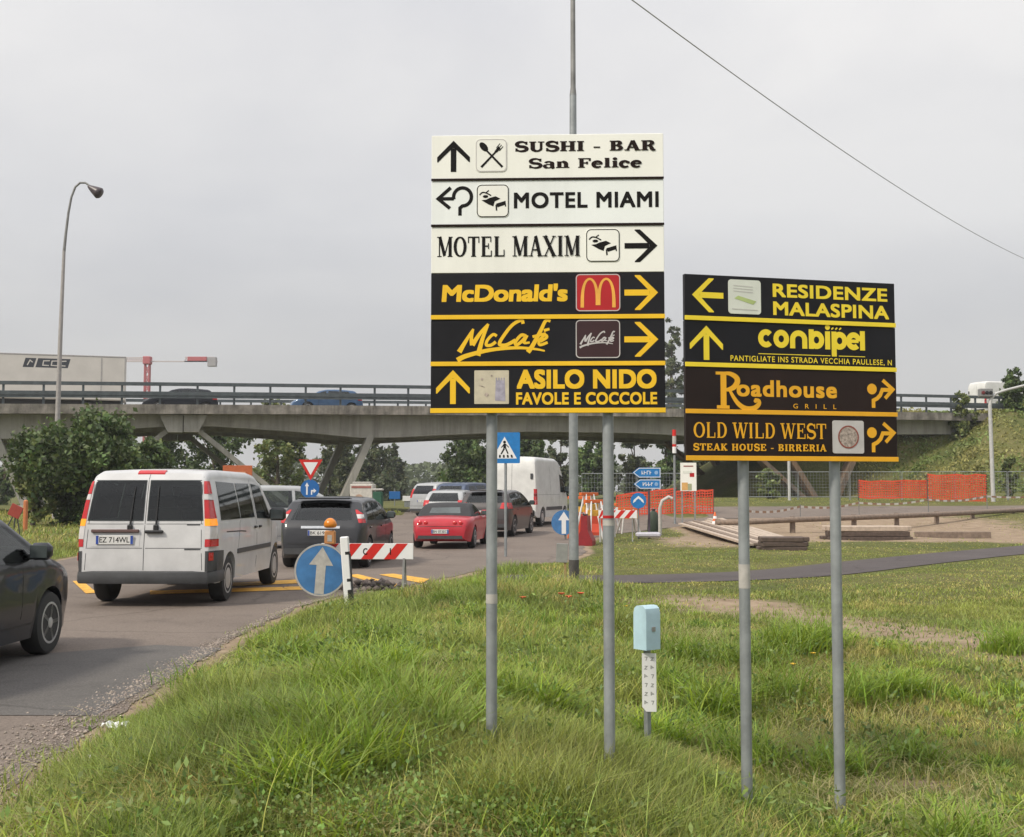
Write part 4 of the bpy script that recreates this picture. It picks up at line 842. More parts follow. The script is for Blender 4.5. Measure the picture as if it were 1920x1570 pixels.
def white_van():
    t = thing('passenger_van', 'white passenger van with twin glazed rear doors waiting on the road', 'van'); P_ = paint('white_van_paint', (.52, .52, .52))
    b = Body(4.75, 1.90, [(0, .46), (.012, .8), (.05, 1.12), (.13, 1.50), (.20, 1.74), (.28, 1.84), (.45, 1.885), (1.0, 1.905), (2.7, 1.895), (3.05, 1.86), (3.35, 1.74), (3.98, 1.20), (4.3, 1.10), (4.58, .92), (4.70, .72), (4.75, .5)],
             .30, (.95, 4.0), .33, 1.0, .80, .11, .03, .93, .80, .5, .9, .97)
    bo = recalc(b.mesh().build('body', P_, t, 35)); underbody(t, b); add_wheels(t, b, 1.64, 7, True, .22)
    VR = [[(-.795, 1.175), (-.025, 1.175), (-.025, 1.735), (-.73, 1.735)], [(.025, 1.175), (.795, 1.175), (.73, 1.735), (.025, 1.735)]]; VS = [[(.52, 1.17), (1.62, 1.17), (1.60, 1.70), (.62, 1.72)], [(1.66, 1.17), (2.52, 1.17), (2.50, 1.70), (1.68, 1.70)], [(2.68, 1.15), (3.62, 1.12), (3.22, 1.66), (2.66, 1.70)]]
    cut_windows(bo, b, VR, VS, [[(-.70, 3.42), (.70, 3.42), (.78, 3.93), (-.78, 3.93)]]); cabin(t, b, [1.05, 1.95, 2.85], 1.08, 3, 1.0)
    # rear: two glazed doors
    for x0, x1, x2, x3 in ((-.795, -.025, -.025, -.73), (.025, .795, .73, .025)):
        o = window(t, b.rear_patch([(x0, 1.175), (x1, 1.175), (x2, 1.735), (x3, 1.735)], .007, 10, 8), 'rear_window', 'pane_dark')
    for x in (-.20, .16):                                       # wipers parked upright beside the split
        mb = MB(); pts = [(x+(.03 if x < 0 else -.0)*k, b.rear(x, 1.08+.56*k)-b.L/2-.022, 1.08+.56*k) for k in (0, .25, .5, .75, 1)]; mb.tube(pts, [.014, .012, .009, .008, .006], 6); mb.box((x, b.rear(x, 1.09)-b.L/2-.02, 1.08), (.07, .04, .08), 0, None, .01); mb.build('rear_wiper', M['black'], t)
    mb = MB(); b.rear_patch([(-.004, .50), (.004, .50), (.004, 1.84), (-.004, 1.84)], .002, 1, 14, mb)
    for z in (.80, 1.13): 
        for x0, x1 in ((-.80, -.02), (.02, .80)): b.rear_patch([(x0, z-.004), (x1, z-.004), (x1, z+.004), (x0, z+.004)], .0012, 12, 1, mb)
    for x in (-.805, .805): b.rear_patch([(x-.004, .50), (x+.004, .50), (x*.93+.004, 1.78), (x*.93-.004, 1.78)], .0012, 1, 12, mb)
    recalc(mb.build('door_seam', M['plastic'], t))
    o = recalc(b.rear_patch([(-.74, .82), (-.06, .82), (-.06, 1.06), (-.74, 1.06)], .004, 8, 3).build('plate_recess', P_, t)); MB().box((-.40, b.rear(.4, 1.03)-b.L/2-.02, 1.035), (.66, .04, .045), 0, None, .01).build('plate_light_bar', mat('maroon_trim', (.10, .055, .05)), t)
    plate(t, b, -.40, .915, .52, .125, 'EZ 714WL', b.rear(.4, .915)-.022)
    MB().box((.14, b.rear(.14, 1.02)-b.L/2-.03, 1.025), (.26, .05, .045), 0, None, .015).build('door_handle', M['black'], t)
    for (x0, x1, z, h) in ((.58, .76, 1.11, .016), (.56, .78, .775, .018)): b_ = b.rear_patch([(x0, z), (x1, z), (x1, z+h), (x0, z+h)], .003, 4, 1); recalc(b_.build('badge', M['plastic'], t))
    recalc(b.top_patch([(-.18, .26), (.20, .26), (.20, .36), (-.18, .36)], .016, 6, 3).build('high_brake_light', M['lamp_red'], t, 40))
    for sg in (1, -1):                                           # tall lamp clusters wrapping the corners
        mb = MB(); bands = [(.82, .92, 0), (.925, 1.10, 2), (1.105, 1.20, 1), (1.205, 1.46, 0), (1.465, 1.54, 2), (1.545, 1.72, 0)]
        for z0, z1, mi in bands:
            xi0 = .825-.075*max(0, (z0-1.0))/.8; xi1 = .825-.075*max(0, (z1-1.0))/.8; xo0 = b.y_at(.27, z0)-.002; xo1 = b.y_at(.27, z1)-.002
            b.rear_patch([(sg*xi0, z0), (sg*xo0, z0), (sg*xo1, z1), (sg*xi1, z1)], .014, 14, 4, mb, mi)
        recalc(mb.build('tail_light', [M['lamp_red'], M['lamp_amber'], M['lamp_white']], t, 30))
    # grey bumper wrapping round to the wheel arch, mouldings along the flanks
    mb = MB(); path = [(x_, s_) for x_, s_ in [(.955, .60), (.955, .30), (.94, .12), (.88, .0), (.70, -.045), (.35, -.065), (0, -.07)]]; path = path+[(-x_, s_) for x_, s_ in path[-2::-1]]
    prof = [(0, .32), (.012, .345), (.012, .42), (0, .475), (-.06, .49)]; vs = []
    for x_, s_ in path:
        n = Vector((x_, s_-.6)).normalized()
        for d, z in prof: vs.append((x_+n.x*d, s_+n.y*d-b.L/2, z))
    m_ = len(prof); mb.add(vs, [(i*m_+k, i*m_+k+1, (i+1)*m_+k+1, (i+1)*m_+k) for i in range(len(path)-1) for k in range(m_-1)]); bump = recalc(mb.build('bumper', M['plastic'], t, 40))
    for sg in (1, -1):
        mb = MB(); b.rear_patch([(sg*.835, .48), (sg*(b.y_at(.26, .5)-.004), .48), (sg*(b.y_at(.26, .74)-.004), .76), (sg*.835, .76)], .014, 5, 3, mb); b.side_patch([(.22, .47), (.55, .47), (.55, .75), (.22, .76)], .014, sg, 6, 4, mb); recalc(mb.build('bumper', M['plastic'], t, 40))
        recalc(b.rear_patch([(sg*.88, .63), (sg*(b.y_at(.2, .65)-.02), .63), (sg*(b.y_at(.2, .7)-.02), .74), (sg*.88, .74)], .02, 3, 2).build('reflector', M['lamp_red'], t))
        recalc(b.side_patch([(1.37, .66), (3.55, .66), (3.55, .73), (1.37, .73)], .014, sg, 14, 2).build('side_moulding', M['plastic'], t))
        window(t, b.side_patch([(.52, 1.17), (1.62, 1.17), (1.60, 1.70), (.62, 1.72)], .006, sg, 10, 8), 'side_window', 'pane_dark'); window(t, b.side_patch([(1.66, 1.17), (2.52, 1.17), (2.50, 1.70), (1.68, 1.70)], .006, sg, 8, 8), 'side_window', 'pane_dark')
        window(t, b.side_patch([(2.68, 1.15), (3.62, 1.12), (3.22, 1.66), (2.66, 1.70)], .006, sg, 8, 8))
        seam(t, b, [(2.60, .38), (2.60, 1.76)], sg); seam(t, b, [(1.42, .74), (1.55, 1.1), (1.60, 1.14)], sg, 'plastic', .008); seam(t, b, [(.75, 1.0), (1.6, .985), (1.9, .97)], sg, 'black', .018); seam(t, b, [(3.58, .55), (3.66, 1.1)], sg)
        for s_ in (2.48, 2.78): x = b.y_at(s_, 1.02); MB().box((sg*(x+.015), s_-b.L/2, 1.02), (.03, .13, .04), 0, None, .012).build('door_handle', M['black'], t)
    window(t, b.top_patch([(-.70, 3.42), (.70, 3.42), (.78, 3.93), (-.78, 3.93)], .006), 'windscreen'); mirrors(t, b, 3.45, 1.18, M['black'], k=1.3)
    return t, b
t, b = white_van(); place(t, -5.05, 16.15, 1.0, True, b.L)

HATCH = [(0, .52), (.02, .72), (.06, .86), (.12, .96), (.30, 1.20), (.50, 1.375), (.62, 1.415), (1.1, 1.455), (1.7, 1.47), (2.2, 1.45), (2.6, 1.36), (3.25, 1.0), (3.45, .95), (3.9, .86), (4.15, .72), (4.27, .5)]
ESTATE = [(0, .55), (.02, .78), (.06, .95), (.12, 1.08), (.30, 1.34), (.42, 1.46), (.6, 1.52), (1.2, 1.56), (2.0, 1.56), (2.5, 1.50), (2.9, 1.36), (3.5, 1.04), (3.75, .98), (4.15, .88), (4.4, .72), (4.5, .5)]
MPV = [(0, .55), (.02, .8), (.07, 1.05), (.15, 1.3), (.32, 1.58), (.42, 1.66), (.7, 1.71), (1.4, 1.74), (2.3, 1.72), (2.7, 1.62), (3.5, 1.15), (3.75, 1.06), (4.2, .93), (4.5, .75), (4.62, .5)]
def car(name, label, cat, top, L, W, P_, axles, belt=.92, bot=.56, plate_z=.72, plate_text='DX 482KN', lamps=None, rearwin=None, wins=None, spokes=5, rz_win=None, roof_w=.74, wr=.315, glass='pane', chrome_z=None, sp=False, group=None, ws=None, stripe=None, mirror_z=None, lamp_mats=None):
    t = thing(name, label, cat, group=group); b = Body(L, W, top, .20, axles, wr, belt-.08, roof_w, .12, .035, .84, .72, .55, 1.0, .95); H = b.H
    bo = recalc(b.mesh().build('body', P_, t, 40)); underbody(t, b); add_wheels(t, b, W-.21, spokes); zr0, zr1, xr0, xr1 = rearwin
    cut_windows(bo, b, [[(-xr0, zr0), (xr0, zr0), (xr1, zr1), (-xr1, zr1)]], wins, [[(-ws[2], ws[0]), (ws[2], ws[0]), (ws[3], ws[1]), (-ws[3], ws[1])]] if ws else []); cabin(t, b, [wins[0][0][0]+.45, wins[-1][0][0]-.02], belt, 2, (H-1.0)/.5)
    window(t, b.rear_patch([(-xr0, zr0), (xr0, zr0), (xr1, zr1), (-xr1, zr1)], .006, 12, 8), 'rear_window', glass)
    for sg in (1, -1):
        for q in wins: window(t, b.side_patch(q, .006, sg, 8, 6), 'side_window', glass)
        for s_, z0, z1 in ((wins[0][1][0]+.03, .34, H-.10), (wins[-1][1][0]-.35, .40, belt)): seam(t, b, [(s_, z0), (s_, z1)], sg)
        seam(t, b, [(axles[0]+wr*1.25, .34), (axles[1]-wr*1.25, .34)], sg)
        for k, q in enumerate(wins[:2]): s_ = (q[0][0]+q[1][0])/2-.18; MB().box((sg*(b.y_at(s_, belt-.12)+.012), s_-b.L/2, belt-.12), (.024, .17, .03), 0, None, .008).build('door_handle', P_, t)
        z0, z1, xi, so, xi1 = lamps; mb = MB(); n = 3
        for k, mi in enumerate((0, 1, 0)):
            za, zb_ = z0+(z1-z0)*k/n, z0+(z1-z0)*(k+1)/n-.004; f = lambda z: xi+(xi1-xi)*(z-z0)/(z1-z0)
            b.rear_patch([(sg*f(za), za), (sg*(b.y_at(so, za)-.004), za), (sg*(b.y_at(so+.02, zb_)-.004), zb_), (sg*f(zb_), zb_)], .010, 5, 3, mb, mi)
        recalc(mb.build('tail_light', [M['lamp_red'], (lamp_mats or M['lamp_red'])], t, 30))
    if ws: s0, s1, x0, x1 = ws; window(t, b.top_patch([(-x0, s0), (x0, s0), (x1, s1), (-x1, s1)], .006), 'windscreen', glass)
    plate(t, b, 0, plate_z, .50, .11, plate_text)
    if chrome_z: recalc(b.rear_patch([(-.40, chrome_z), (.40, chrome_z), (.40, chrome_z+.05), (-.40, chrome_z+.05)], .014, 8, 1).build('trim_bar', M['chrome'], t))
    recalc(b.rear_patch([(-W*.40, .30), (W*.40, .30), (W*.41, .42), (-W*.41, .42)], .012, 10, 2).build('bumper', M['plastic'], t))
    mb = MB(); b.rear_patch([(-W*.40, bot), (W*.40, bot), (W*.40, bot+.012), (-W*.40, bot+.012)], .003, 12, 1, mb); recalc(mb.build('door_seam', M['black'], t))
    mirrors(t, b, wins[-1][1][0]-.18, mirror_z or belt+.08, P_)
    if sp:
        z = H-.10; mb = MB(); s_ = b.rear(0, z); mb.box((0, s_-b.L/2-.02, z+.06), (W*.60, .24, .035), 0, None, .015); mb.build('spoiler', P_, t)
    return t, b
HW = [[(.62, .94), (1.32, .93), (1.34, 1.32), (.90, 1.33)], [(1.38, .93), (2.16, .925), (2.10, 1.34), (1.40, 1.325)], [(2.26, .925), (3.05, .93), (2.50, 1.27), (2.22, 1.33)]]
HW3 = [[(.55, .98), (1.36, .97), (1.38, 1.33), (.88, 1.31)], [(1.44, .96), (2.9, .95), (2.42, 1.31), (1.46, 1.34)]]
EW = [[(.42, 1.02), (.98, 1.02), (1.0, 1.40), (.62, 1.38)], [(1.06, 1.01), (1.86, 1.0), (1.84, 1.44), (1.08, 1.42)], [(1.94, 1.0), (3.28, 1.0), (2.72, 1.38), (1.92, 1.44)]]
MW = [[(.46, 1.13), (1.16, 1.12), (1.16, 1.56), (.62, 1.54)], [(1.24, 1.12), (2.12, 1.11), (2.1, 1.58), (1.26, 1.58)], [(2.2, 1.11), (3.28, 1.12), (2.6, 1.53), (2.18, 1.58)]]
pt_char = paint('charcoal_paint', (.018, .020, .026), .3); pt_dark = paint('dark_grey_paint', (.030, .031, .035), .35); pt_silver = paint('silver_paint', (.36, .37, .375), .5)
pt_red = paint('red_car_paint', (.40, .018, .030)); pt_navy = paint('navy_paint', (.045, .065, .115), .3); pt_brown = paint('grey_brown_paint', (.055, .048, .048), .3); pt_white = paint('white_truck_paint', (.60, .60, .58))
# the near car at the left edge of the picture: nose and front wheel in view
t, b = car('dark_car', 'dark grey hatchback cut off by the left edge, alloy wheel and mirror showing', 'car', HATCH, 4.27, 1.78, pt_char, (.72, 3.33), .92, .50, .72, 'CV 305LT', (.62, .86, .62, .3, .66), (1.0, 1.34, .62, .52), HW, 5, ws=(2.58, 3.18, .56, .66), wr=.305)
place(t, -5.50, 8.25, 2.0, True, b.L)
# dark hatchback ahead of the van
t, b = car('hatchback', 'dark grey hatchback with silver trim bar above its plate, ahead of the van', 'car', HATCH, 4.27, 1.80, pt_dark, (.72, 3.33), .95, .50, .73, 'BK 619RS', (.93, 1.20, .765, .30, .66), (.99, 1.33, .64, .52), HW3, 5, sp=True, chrome_z=.82, ws=(2.58, 3.18, .56, .66), lamp_mats=M['lamp_white'], glass='pane')
place(t, -3.90, 23.9, 4.0, True, b.L)
# silver people carrier crossing behind it
t, b = car('people_carrier', 'silver people carrier seen side on behind the dark hatchback', 'car', MPV, 4.62, 1.84, pt_silver, (.85, 3.75), 1.10, .55, .8, 'CP 227HG', (1.0, 1.35, .70, .3, .66), (1.14, 1.55, .68, .56), MW, 5, ws=(2.7, 3.42, .6, .72), wr=.33)
place(t, -6.05, 33.2, 76, False)
# crossover, blue people carrier, silver car and grey car in the queue
t, b = car('crossover', 'grey brown crossover car beside the red convertible, its red lamps lit', 'car', ESTATE, 4.42, 1.80, pt_brown, (.80, 3.50), 1.0, .56, .80, 'DH 550ZN', (.92, 1.12, .55, .4, .60), (1.12, 1.42, .64, .55), EW, 5, ws=(2.55, 3.4, .56, .68), wr=.34, sp=True)
place(t, -.95, 38.9, 13, True, b.L)
t, b = car('silver_car', 'silver estate car with bright red corner lamps at the far left of the queue', 'car', MPV, 4.45, 1.78, pt_silver, (.82, 3.65), 1.10, .55, .80, 'CB 118VX', (.95, 1.40, .66, .35, .60), (1.14, 1.55, .66, .56), MW, 5, ws=(2.7, 3.4, .6, .7))
place(t, -4.45, 57.5, 38, True, b.L)
t, b = car('blue_car', 'navy blue people carrier between the silver estate and the white high van', 'car', MPV, 4.62, 1.84, pt_navy, (.85, 3.75), 1.10, .55, .8, 'AW 840FT', (1.0, 1.35, .70, .3, .66), (1.14, 1.55, .68, .56), MW, 5, ws=(2.7, 3.42, .6, .72))
place(t, -2.95, 54.0, 28, True, b.L)
t, b = car('grey_car', 'small grey hatchback just beyond the folded roof of the red convertible', 'car', HATCH, 4.05, 1.72, pt_silver, (.72, 3.2), .95, .5, .72, 'DR 402MC', (.80, 1.05, .60, .35, .58), (.99, 1.33, .64, .52), HW, 5, ws=(2.58, 3.18, .56, .66))
place(t, -2.75, 46.5, 10, True, b.L)

def convertible():
    t = thing('convertible', 'red convertible with its black soft top up, in the middle of the queue', 'car')
    top = [(0, .50), (.02, .62), (.07, .74), (.16, .82), (.34, .865), (.72, .90), (3.0, .90), (3.3, .83), (3.65, .70), (3.9, .5)]
    b = Body(3.92, 1.70, top, .19, (.78, 3.05), .30, .8, .93, .13, .05, .80, .72, .7, 1.1, .94); recalc(b.mesh().build('body', pt_red, t, 40)); underbody(t, b); add_wheels(t, b, 1.50)
    h = Body(3.92, 1.52, [(.62, .86), (.70, .92), (.98, 1.16), (1.16, 1.225), (1.5, 1.25), (1.82, 1.23), (2.65, .88)], .84, (-9, -9), .3, .88, .80, .12, .04, .9, .9, .3, .3, 1.0)
    mb = MB(); S_ = list(np.linspace(.62, 1.95, 24)); vs = []; n = 0
    for s in S_:
        P = h.ring(s); full = P+[(-x, z) for x, z in P[-2::-1]]; n = len(full); vs += [(x, s-b.L/2, z) for x, z in full]
    mb.add(vs, [(i*n+k, i*n+(k+1) % n, (i+1)*n+(k+1) % n, (i+1)*n+k) for i in range(len(S_)-1) for k in range(n)]+[tuple(range(n))[::-1], tuple((len(S_)-1)*n+k for k in range(n))]); recalc(mb.build('soft_top', M['skid'], t, 50))
    mb = MB(); vs = []; S_ = list(np.linspace(1.951, 2.68, 8))
    for s in S_:
        P = h.ring(s); full = P+[(-x, z) for x, z in P[-2::-1]]; vs += [(x, s-b.L/2, z) for x, z in full]
    mb.add(vs, [(i*n+k, i*n+(k+1) % n, (i+1)*n+(k+1) % n, (i+1)*n+k) for i in range(len(S_)-1) for k in range(n)]); recalc(mb.build('windscreen', M['glass'], t, 50))
    def win(q, nm):
        mb = MB(); (x0, z0), (x1, z1), (x2, z2), (x3, z3) = q
        def rs(x, z): return next((s for s in np.linspace(.5, 1.9, 120) if h.y_at(s, z) >= abs(x)), 1.2)
        mb.grid(lambda u, v: ((x0*(1-u)+x1*u)*(1-v)+(x3*(1-u)+x2*u)*v, rs((x0*(1-u)+x1*u)*(1-v)+(x3*(1-u)+x2*u)*v, (z0*(1-u)+z1*u)*(1-v)+(z3*(1-u)+z2*u)*v)-.02-b.L/2, (z0*(1-u)+z1*u)*(1-v)+(z3*(1-u)+z2*u)*v), 8, 4); return recalc(mb.build(nm, M['glass_pale'], t, 40))
    win([(-.44, .95), (.44, .95), (.40, 1.12), (-.40, 1.10)], 'rear_window')
    for sg in (1, -1):
        window(t, h.side_patch([(1.30, .92), (2.35, .92), (2.0, 1.16), (1.35, 1.18)], .006, sg, 8, 5), 'side_window', 'glass')
        mb = MB()
        for x in (.40, .56): mb.lathe([(.055, .0), (.055, .03), (.03, .045)], (sg*x, b.rear(x, .70)-b.L/2+.01, .70), 'Y', 14, 0, Matrix.Rotation(math.pi, 3, 'Z'))
        recalc(mb.build('tail_light', M['lamp_red'], t, 40)); seam(t, b, [(1.28, .3), (1.30, .86)], sg); seam(t, b, [(2.5, .3), (2.5, .86)], sg)
    mb = MB(); b.rear_patch([(-.7, .60), (.7, .60), (.7, .612), (-.7, .612)], .003, 12, 1, mb); recalc(mb.build('door_seam', M['black'], t))
    recalc(b.rear_patch([(-.62, .27), (.62, .27), (.6, .36), (-.6, .36)], .012, 10, 2).build('bumper', M['plastic'], t)); plate(t, b, 0, .47, .48, .11, 'BN 073EC'); mirrors(t, b, 2.35, .92, pt_red)
    return t, b
t, b = convertible(); place(t, -1.95, 31.9, 7, True, b.L)

def high_van(label):
    t = thing('high_roof_van', label, 'van')
    b = Body(5.6, 2.05, [(0, .55), (.02, 1.2), (.06, 2.2), (.10, 2.60), (.20, 2.74), (.5, 2.78), (3.3, 2.78), (3.7, 2.70), (4.1, 2.35), (4.75, 1.42), (5.1, 1.22), (5.45, .95), (5.6, .6)], .34, (1.0, 4.5), .36, 1.2, .90, .16, .04, .97, .8, .3, 1.0, .98)
    recalc(b.mesh().build('body', pt_white, t, 35)); underbody(t, b); add_wheels(t, b, 1.78, 7, True, .23)
    mb = MB(); b.rear_patch([(-.006, .6), (.006, .6), (.006, 2.66), (-.006, 2.66)], .003, 1, 10, mb); recalc(mb.build('door_seam', M['plastic'], t))
    for sg in (1, -1):
        mb = MB()
        for z0, z1, mi in ((.86, 1.02, 0), (1.025, 1.17, 0), (1.175, 1.3, 1), (1.305, 1.48, 0)): b.rear_patch([(sg*.90, z0), (sg*(b.y_at(.12, z0)-.004), z0), (sg*(b.y_at(.12, z1)-.004), z1), (sg*.89, z1)], .015, 3, 3, mb, mi)
        recalc(mb.build('tail_light', [M['lamp_red'], mat('dark_red_lens', (.2, .01, .012), .2)], t))
        window(t, b.side_patch([(3.75, 1.35), (4.6, 1.32), (4.25, 2.0), (3.72, 2.1)], .006, sg), 'side_window', 'glass'); seam(t, b, [(3.62, .5), (3.62, 2.3)], sg); seam(t, b, [(2.2, .6), (2.2, 2.4)], sg); seam(t, b, [(.3, 1.25), (3.6, 1.25)], sg, 'plastic')
        recalc(b.side_patch([(1.5, .62), (4.0, .62), (4.0, .76), (1.5, .76)], .014, sg).build('side_moulding', M['plastic'], t))
        MB().box((sg*(b.y_at(.05, 1.9)-.08), b.rear(.85, 1.95)-b.L/2-.02, 1.98), (.10, .05, .22), 0, None, .01).build('door_hinge', M['plastic'], t)
    window(t, b.top_patch([(-.75, 4.05), (.75, 4.05), (.85, 4.68), (-.85, 4.68)], .006), 'windscreen', 'glass')
    MB().box((0, -b.L/2-.03, .52), (1.9, .18, .26), 0, None, .04).build('bumper', M['black'], t); plate(t, b, -.3, .78, .5, .11, 'EF 931DA'); mirrors(t, b, 4.35, 1.45, M['black'], k=1.5)
    return t, b
t, b = high_van('white high roofed delivery van with tall red tail lights at the head of the queue'); place(t, -.02, 46.6, 17, True, b.L)

# ------------------------------------------------------------------ traffic on the bridge
def trailer():
    t = thing('lorry_trailer', 'long pale grey box trailer of a lorry on the bridge', 'lorry'); tl = mat('trailer_side', (.50, .475, .44), .6, 0, .06, 1)
    MB().box((0, 0, 2.45), (13.6, 2.5, 2.62), 0, None, .05).build('box', tl, t); MB().box((0, 0, 3.76), (13.62, 2.52, .10), 0, None, .02).build('top_rail', mat('trailer_rail', (.28, .27, .26)), t)
    for x in (5.4, 6.75): MB().box((x, -1.255, 2.42), (.06, .02, 2.5)).build('post', mat('trailer_post', (.32, .31, .30)), t)
    MB().box((0, 0, .95), (13.2, 1.6, .36), 0, None, .03).build('chassis', M['black'], t)
    for x in (-3.2, -1.9, 4.6):
        tm, rm = wheel_meshes(.5, .35, 8, True)
        for sy in (-1, 1): w = tm.build('wheel', M['tyre'], t, 40, (x, sy*1.05, .5), -sy*math.pi/2 if sy < 0 else math.pi/2); recalc(w)
    ik = Ink()                                                   # dark slanted logo block with pale letter bars
    ik.poly([(-1.3, 3.0), (-1.15, 3.55), (-.55, 3.55), (-.7, 3.0)]); ik.poly([(-.6, 3.0), (-.45, 3.55), (1.35, 3.55), (1.2, 3.0)])
    ik.mb.v = [(p[0]+2.3, -1.252-p[2], p[1]) for p in ik.mb.v]; lg = ik.mb.build('logo', mat('logo_dark', (.035, .04, .05)), t)
    ik = Ink()
    for k, (x0, x1) in enumerate(((-.15, .2), (.32, .66), (.80, 1.12))): ik.ribbon([(x1, 3.42), (x0, 3.40), (x0-.04, 3.14), (x1-.05, 3.13)], .06)
    ik.ribbon([(-1.05, 3.12), (-.9, 3.42), (-.75, 3.3)], .06); ik.mb.v = [(p[0]+2.3, -1.254-p[2], p[1]) for p in ik.mb.v]; ik.mb.build('logo_letters', tl, lg)
    return t
t = trailer(); th = math.atan2(BD.y, BD.x)
def on_deck(t, px, b, rot=0):
    a = a_of(px); p = brg(a, b, 0); q = Vector((p.x, p.y)); u = (px-960)/F
    # keep the pixel column: slide along the bridge until the column matches at this depth
    for _ in range(20):
        p = brg(a, b, 0); a += (u*p.y-p.x)/(BD.x-u*BD.y)
    p = brg(a, b, 0); t.location = (p.x, p.y, deck(a)-.29); t.rotation_euler = (0, 0, th+rot)
on_deck(t, 8, 8.5)
def bridge_car(name, label, P_, top, L, W, axles, wins, rw, px, b_, rot):
    t, b = car(name, label, 'car', top, L, W, P_, axles, .95, .5, .72, 'AT 560KD', (.80, 1.05, .60, .35, .58), rw, wins, 5, ws=(2.58, 3.18, .56, .66)); on_deck(t, px, b_, rot); return t
bridge_car('black_car', 'dark car crossing the bridge just right of the lorry trailer', pt_char, HATCH, 4.27, 1.78, (.72, 3.33), HW, (1.0, 1.33, .6, .5), 336, 3.6, math.pi/2)
bridge_car('blue_car', 'blue car on the bridge behind the railing, left of the tall sign board', paint('mid_blue_paint', (.06, .11, .20), .3), HATCH, 4.27, 1.78, (.72, 3.33), HW, (1.0, 1.33, .6, .5), 610, 3.4, -math.pi/2+math.pi)

# ------------------------------------------------------------------ trees, shrubs
def leaf_cards(P, size, r_, flat=0.0, aspect=.62):
    """n leaf-shaped quads (kite) at points P with random orientation -> vertices, faces"""
    n = len(P); a = r_.normal(size=(n, 3)); a[:, 2] *= (1-flat); a /= np.linalg.norm(a, axis=1)[:, None]
    b = r_.normal(size=(n, 3)); b -= a*(a*b).sum(1)[:, None]; b /= np.linalg.norm(b, axis=1)[:, None]
    sz = size*(.55+.9*r_.random(n))[:, None]; fold = np.cross(a, b)*sz*.12
    V = np.stack([P-a*sz*.5, P+b*sz*aspect*.5+fold, P+a*sz*.5, P-b*sz*aspect*.5+fold], 1).reshape(-1, 3); return V, np.arange(4*n).reshape(n, 4)
def crown(name, blobs, n, size, m, parent, seed, dark=.5, light=1.6):
    """foliage filling a set of ellipsoids (centre, radii); leaves bunch in sprays, thin towards the rim"""
    n = int(n*1.7); size = size*.74; r_ = np.random.default_rng(seed); w = np.array([b[1][0]*b[1][2] for b in blobs]); w = w/w.sum(); P = []; T = []
    for (c, rad), k in zip(blobs, (w*n).astype(int)):
        c = np.array(c); rad = np.array(rad); ns = max(6, k//55); d = r_.normal(size=(ns, 3)); d /= np.linalg.norm(d, axis=1)[:, None]; q = c+d*rad*(.45+.55*r_.random(ns)**.5)[:, None]
        i = r_.integers(0, ns, k); sp = np.minimum(rad.mean()*.17, size*2.3); p = q[i]+r_.normal(size=(k, 3))*sp; P.append(p)
        st = dark+(light-dark)*r_.random(ns); T.append(st[i]*(.8+.4*r_.random(k)))
    P = np.concatenate(P); T = np.concatenate(T); V, Fq = leaf_cards(P, size, r_); hue = r_.random(len(P))
    C = np.c_[T*(.85+.4*hue), T, T*(.8+.3*r_.random(len(P)))]; return_o = array_mesh(name, V, Fq, m, False, np.repeat(C, 4, 0)); return_o.parent = parent; return return_o
def tree(name, label, X, Y, top, wd, kind='round', n=3000, size=.4, m='leaf_far', seed=1, group=None, low=.18, cat='tree', z=None, h=None):
    z = hz(X, Y)-.1 if z is None else z; Hh = top-z if h is None else h; t = thing(name, label, cat, (X, Y, z), 0, group); r_ = random.Random(seed); blobs = []
    if kind == 'round':
        for i in range(14):
            a = r_.uniform(0, 6.28); k = r_.uniform(0, 1); zc = Hh*(low+(.86-low)*r_.random()); rr = wd*.5*math.sin(math.pi*min(1, max(.16, (zc/Hh-low)/(1.02-low)*.85+.12)))*.72; rad = wd*r_.uniform(.15, .26)
            blobs.append(((math.cos(a)*rr*k, math.sin(a)*rr*k, zc), (rad, rad, rad*.8)))
        blobs.append(((0, 0, Hh*.86), (wd*.22, wd*.22, Hh*.13)))
    elif kind == 'cone':
        for i in range(15):
            f = i/14; zc = Hh*(low+(.93-low)*f); rad = wd*.5*(1-f)**.62*.55+wd*.06; a = r_.uniform(0, 6.28); rr = wd*.5*(1-f)**.62*.5; blobs.append(((math.cos(a)*rr, math.sin(a)*rr, zc), (rad, rad, rad*1.15)))
            a += 2.6; blobs.append(((math.cos(a)*rr, math.sin(a)*rr, zc*.98), (rad*.8, rad*.8, rad)))
    elif kind == 'poplar':
        for i in range(18): f = i/17; zc = Hh*(low+(.95-low)*f); rad = wd*.5*math.sin(math.pi*(.14+.80*f))**.8*r_.uniform(.7, 1.1); blobs.append(((r_.uniform(-.15, .15)*wd, r_.uniform(-.15, .15)*wd, zc), (rad, rad, Hh*.055)))
    crown('crown', blobs, n, size, M[m], t, seed)
    mb = MB(); tr = max(.10, Hh*.02); mb.tube([(0, 0, -.4), (tr*.3, 0, Hh*.2), (-tr*.3, tr*.4, Hh*.5), (0, 0, Hh*.85)], [tr*1.3, tr, tr*.6, tr*.12], 8)
    for i in range(6):
        b = blobs[r_.randrange(len(blobs))][0]; z0 = b[2]*.6; mb.tube([(0, 0, z0), (b[0]*.5, b[1]*.5, z0+(b[2]-z0)*.6), (b[0], b[1], b[2])], [tr*.5, tr*.35, tr*.12], 5)
    mb.build('trunk', M['bark'], t, 60); return t
def px_tree(name, label, px, Y, ytop, wpx, **k): return tree(name, label, xat(px, Y), Y, zat(ytop, Y), wpx*Y/F, **k)
px_tree('broad_tree', 'big dark bushy tree in front of the bridge behind the white passenger van', 178, 48, 782, 275, n=15000, size=.30, m='leaf', seed=3, low=.14)
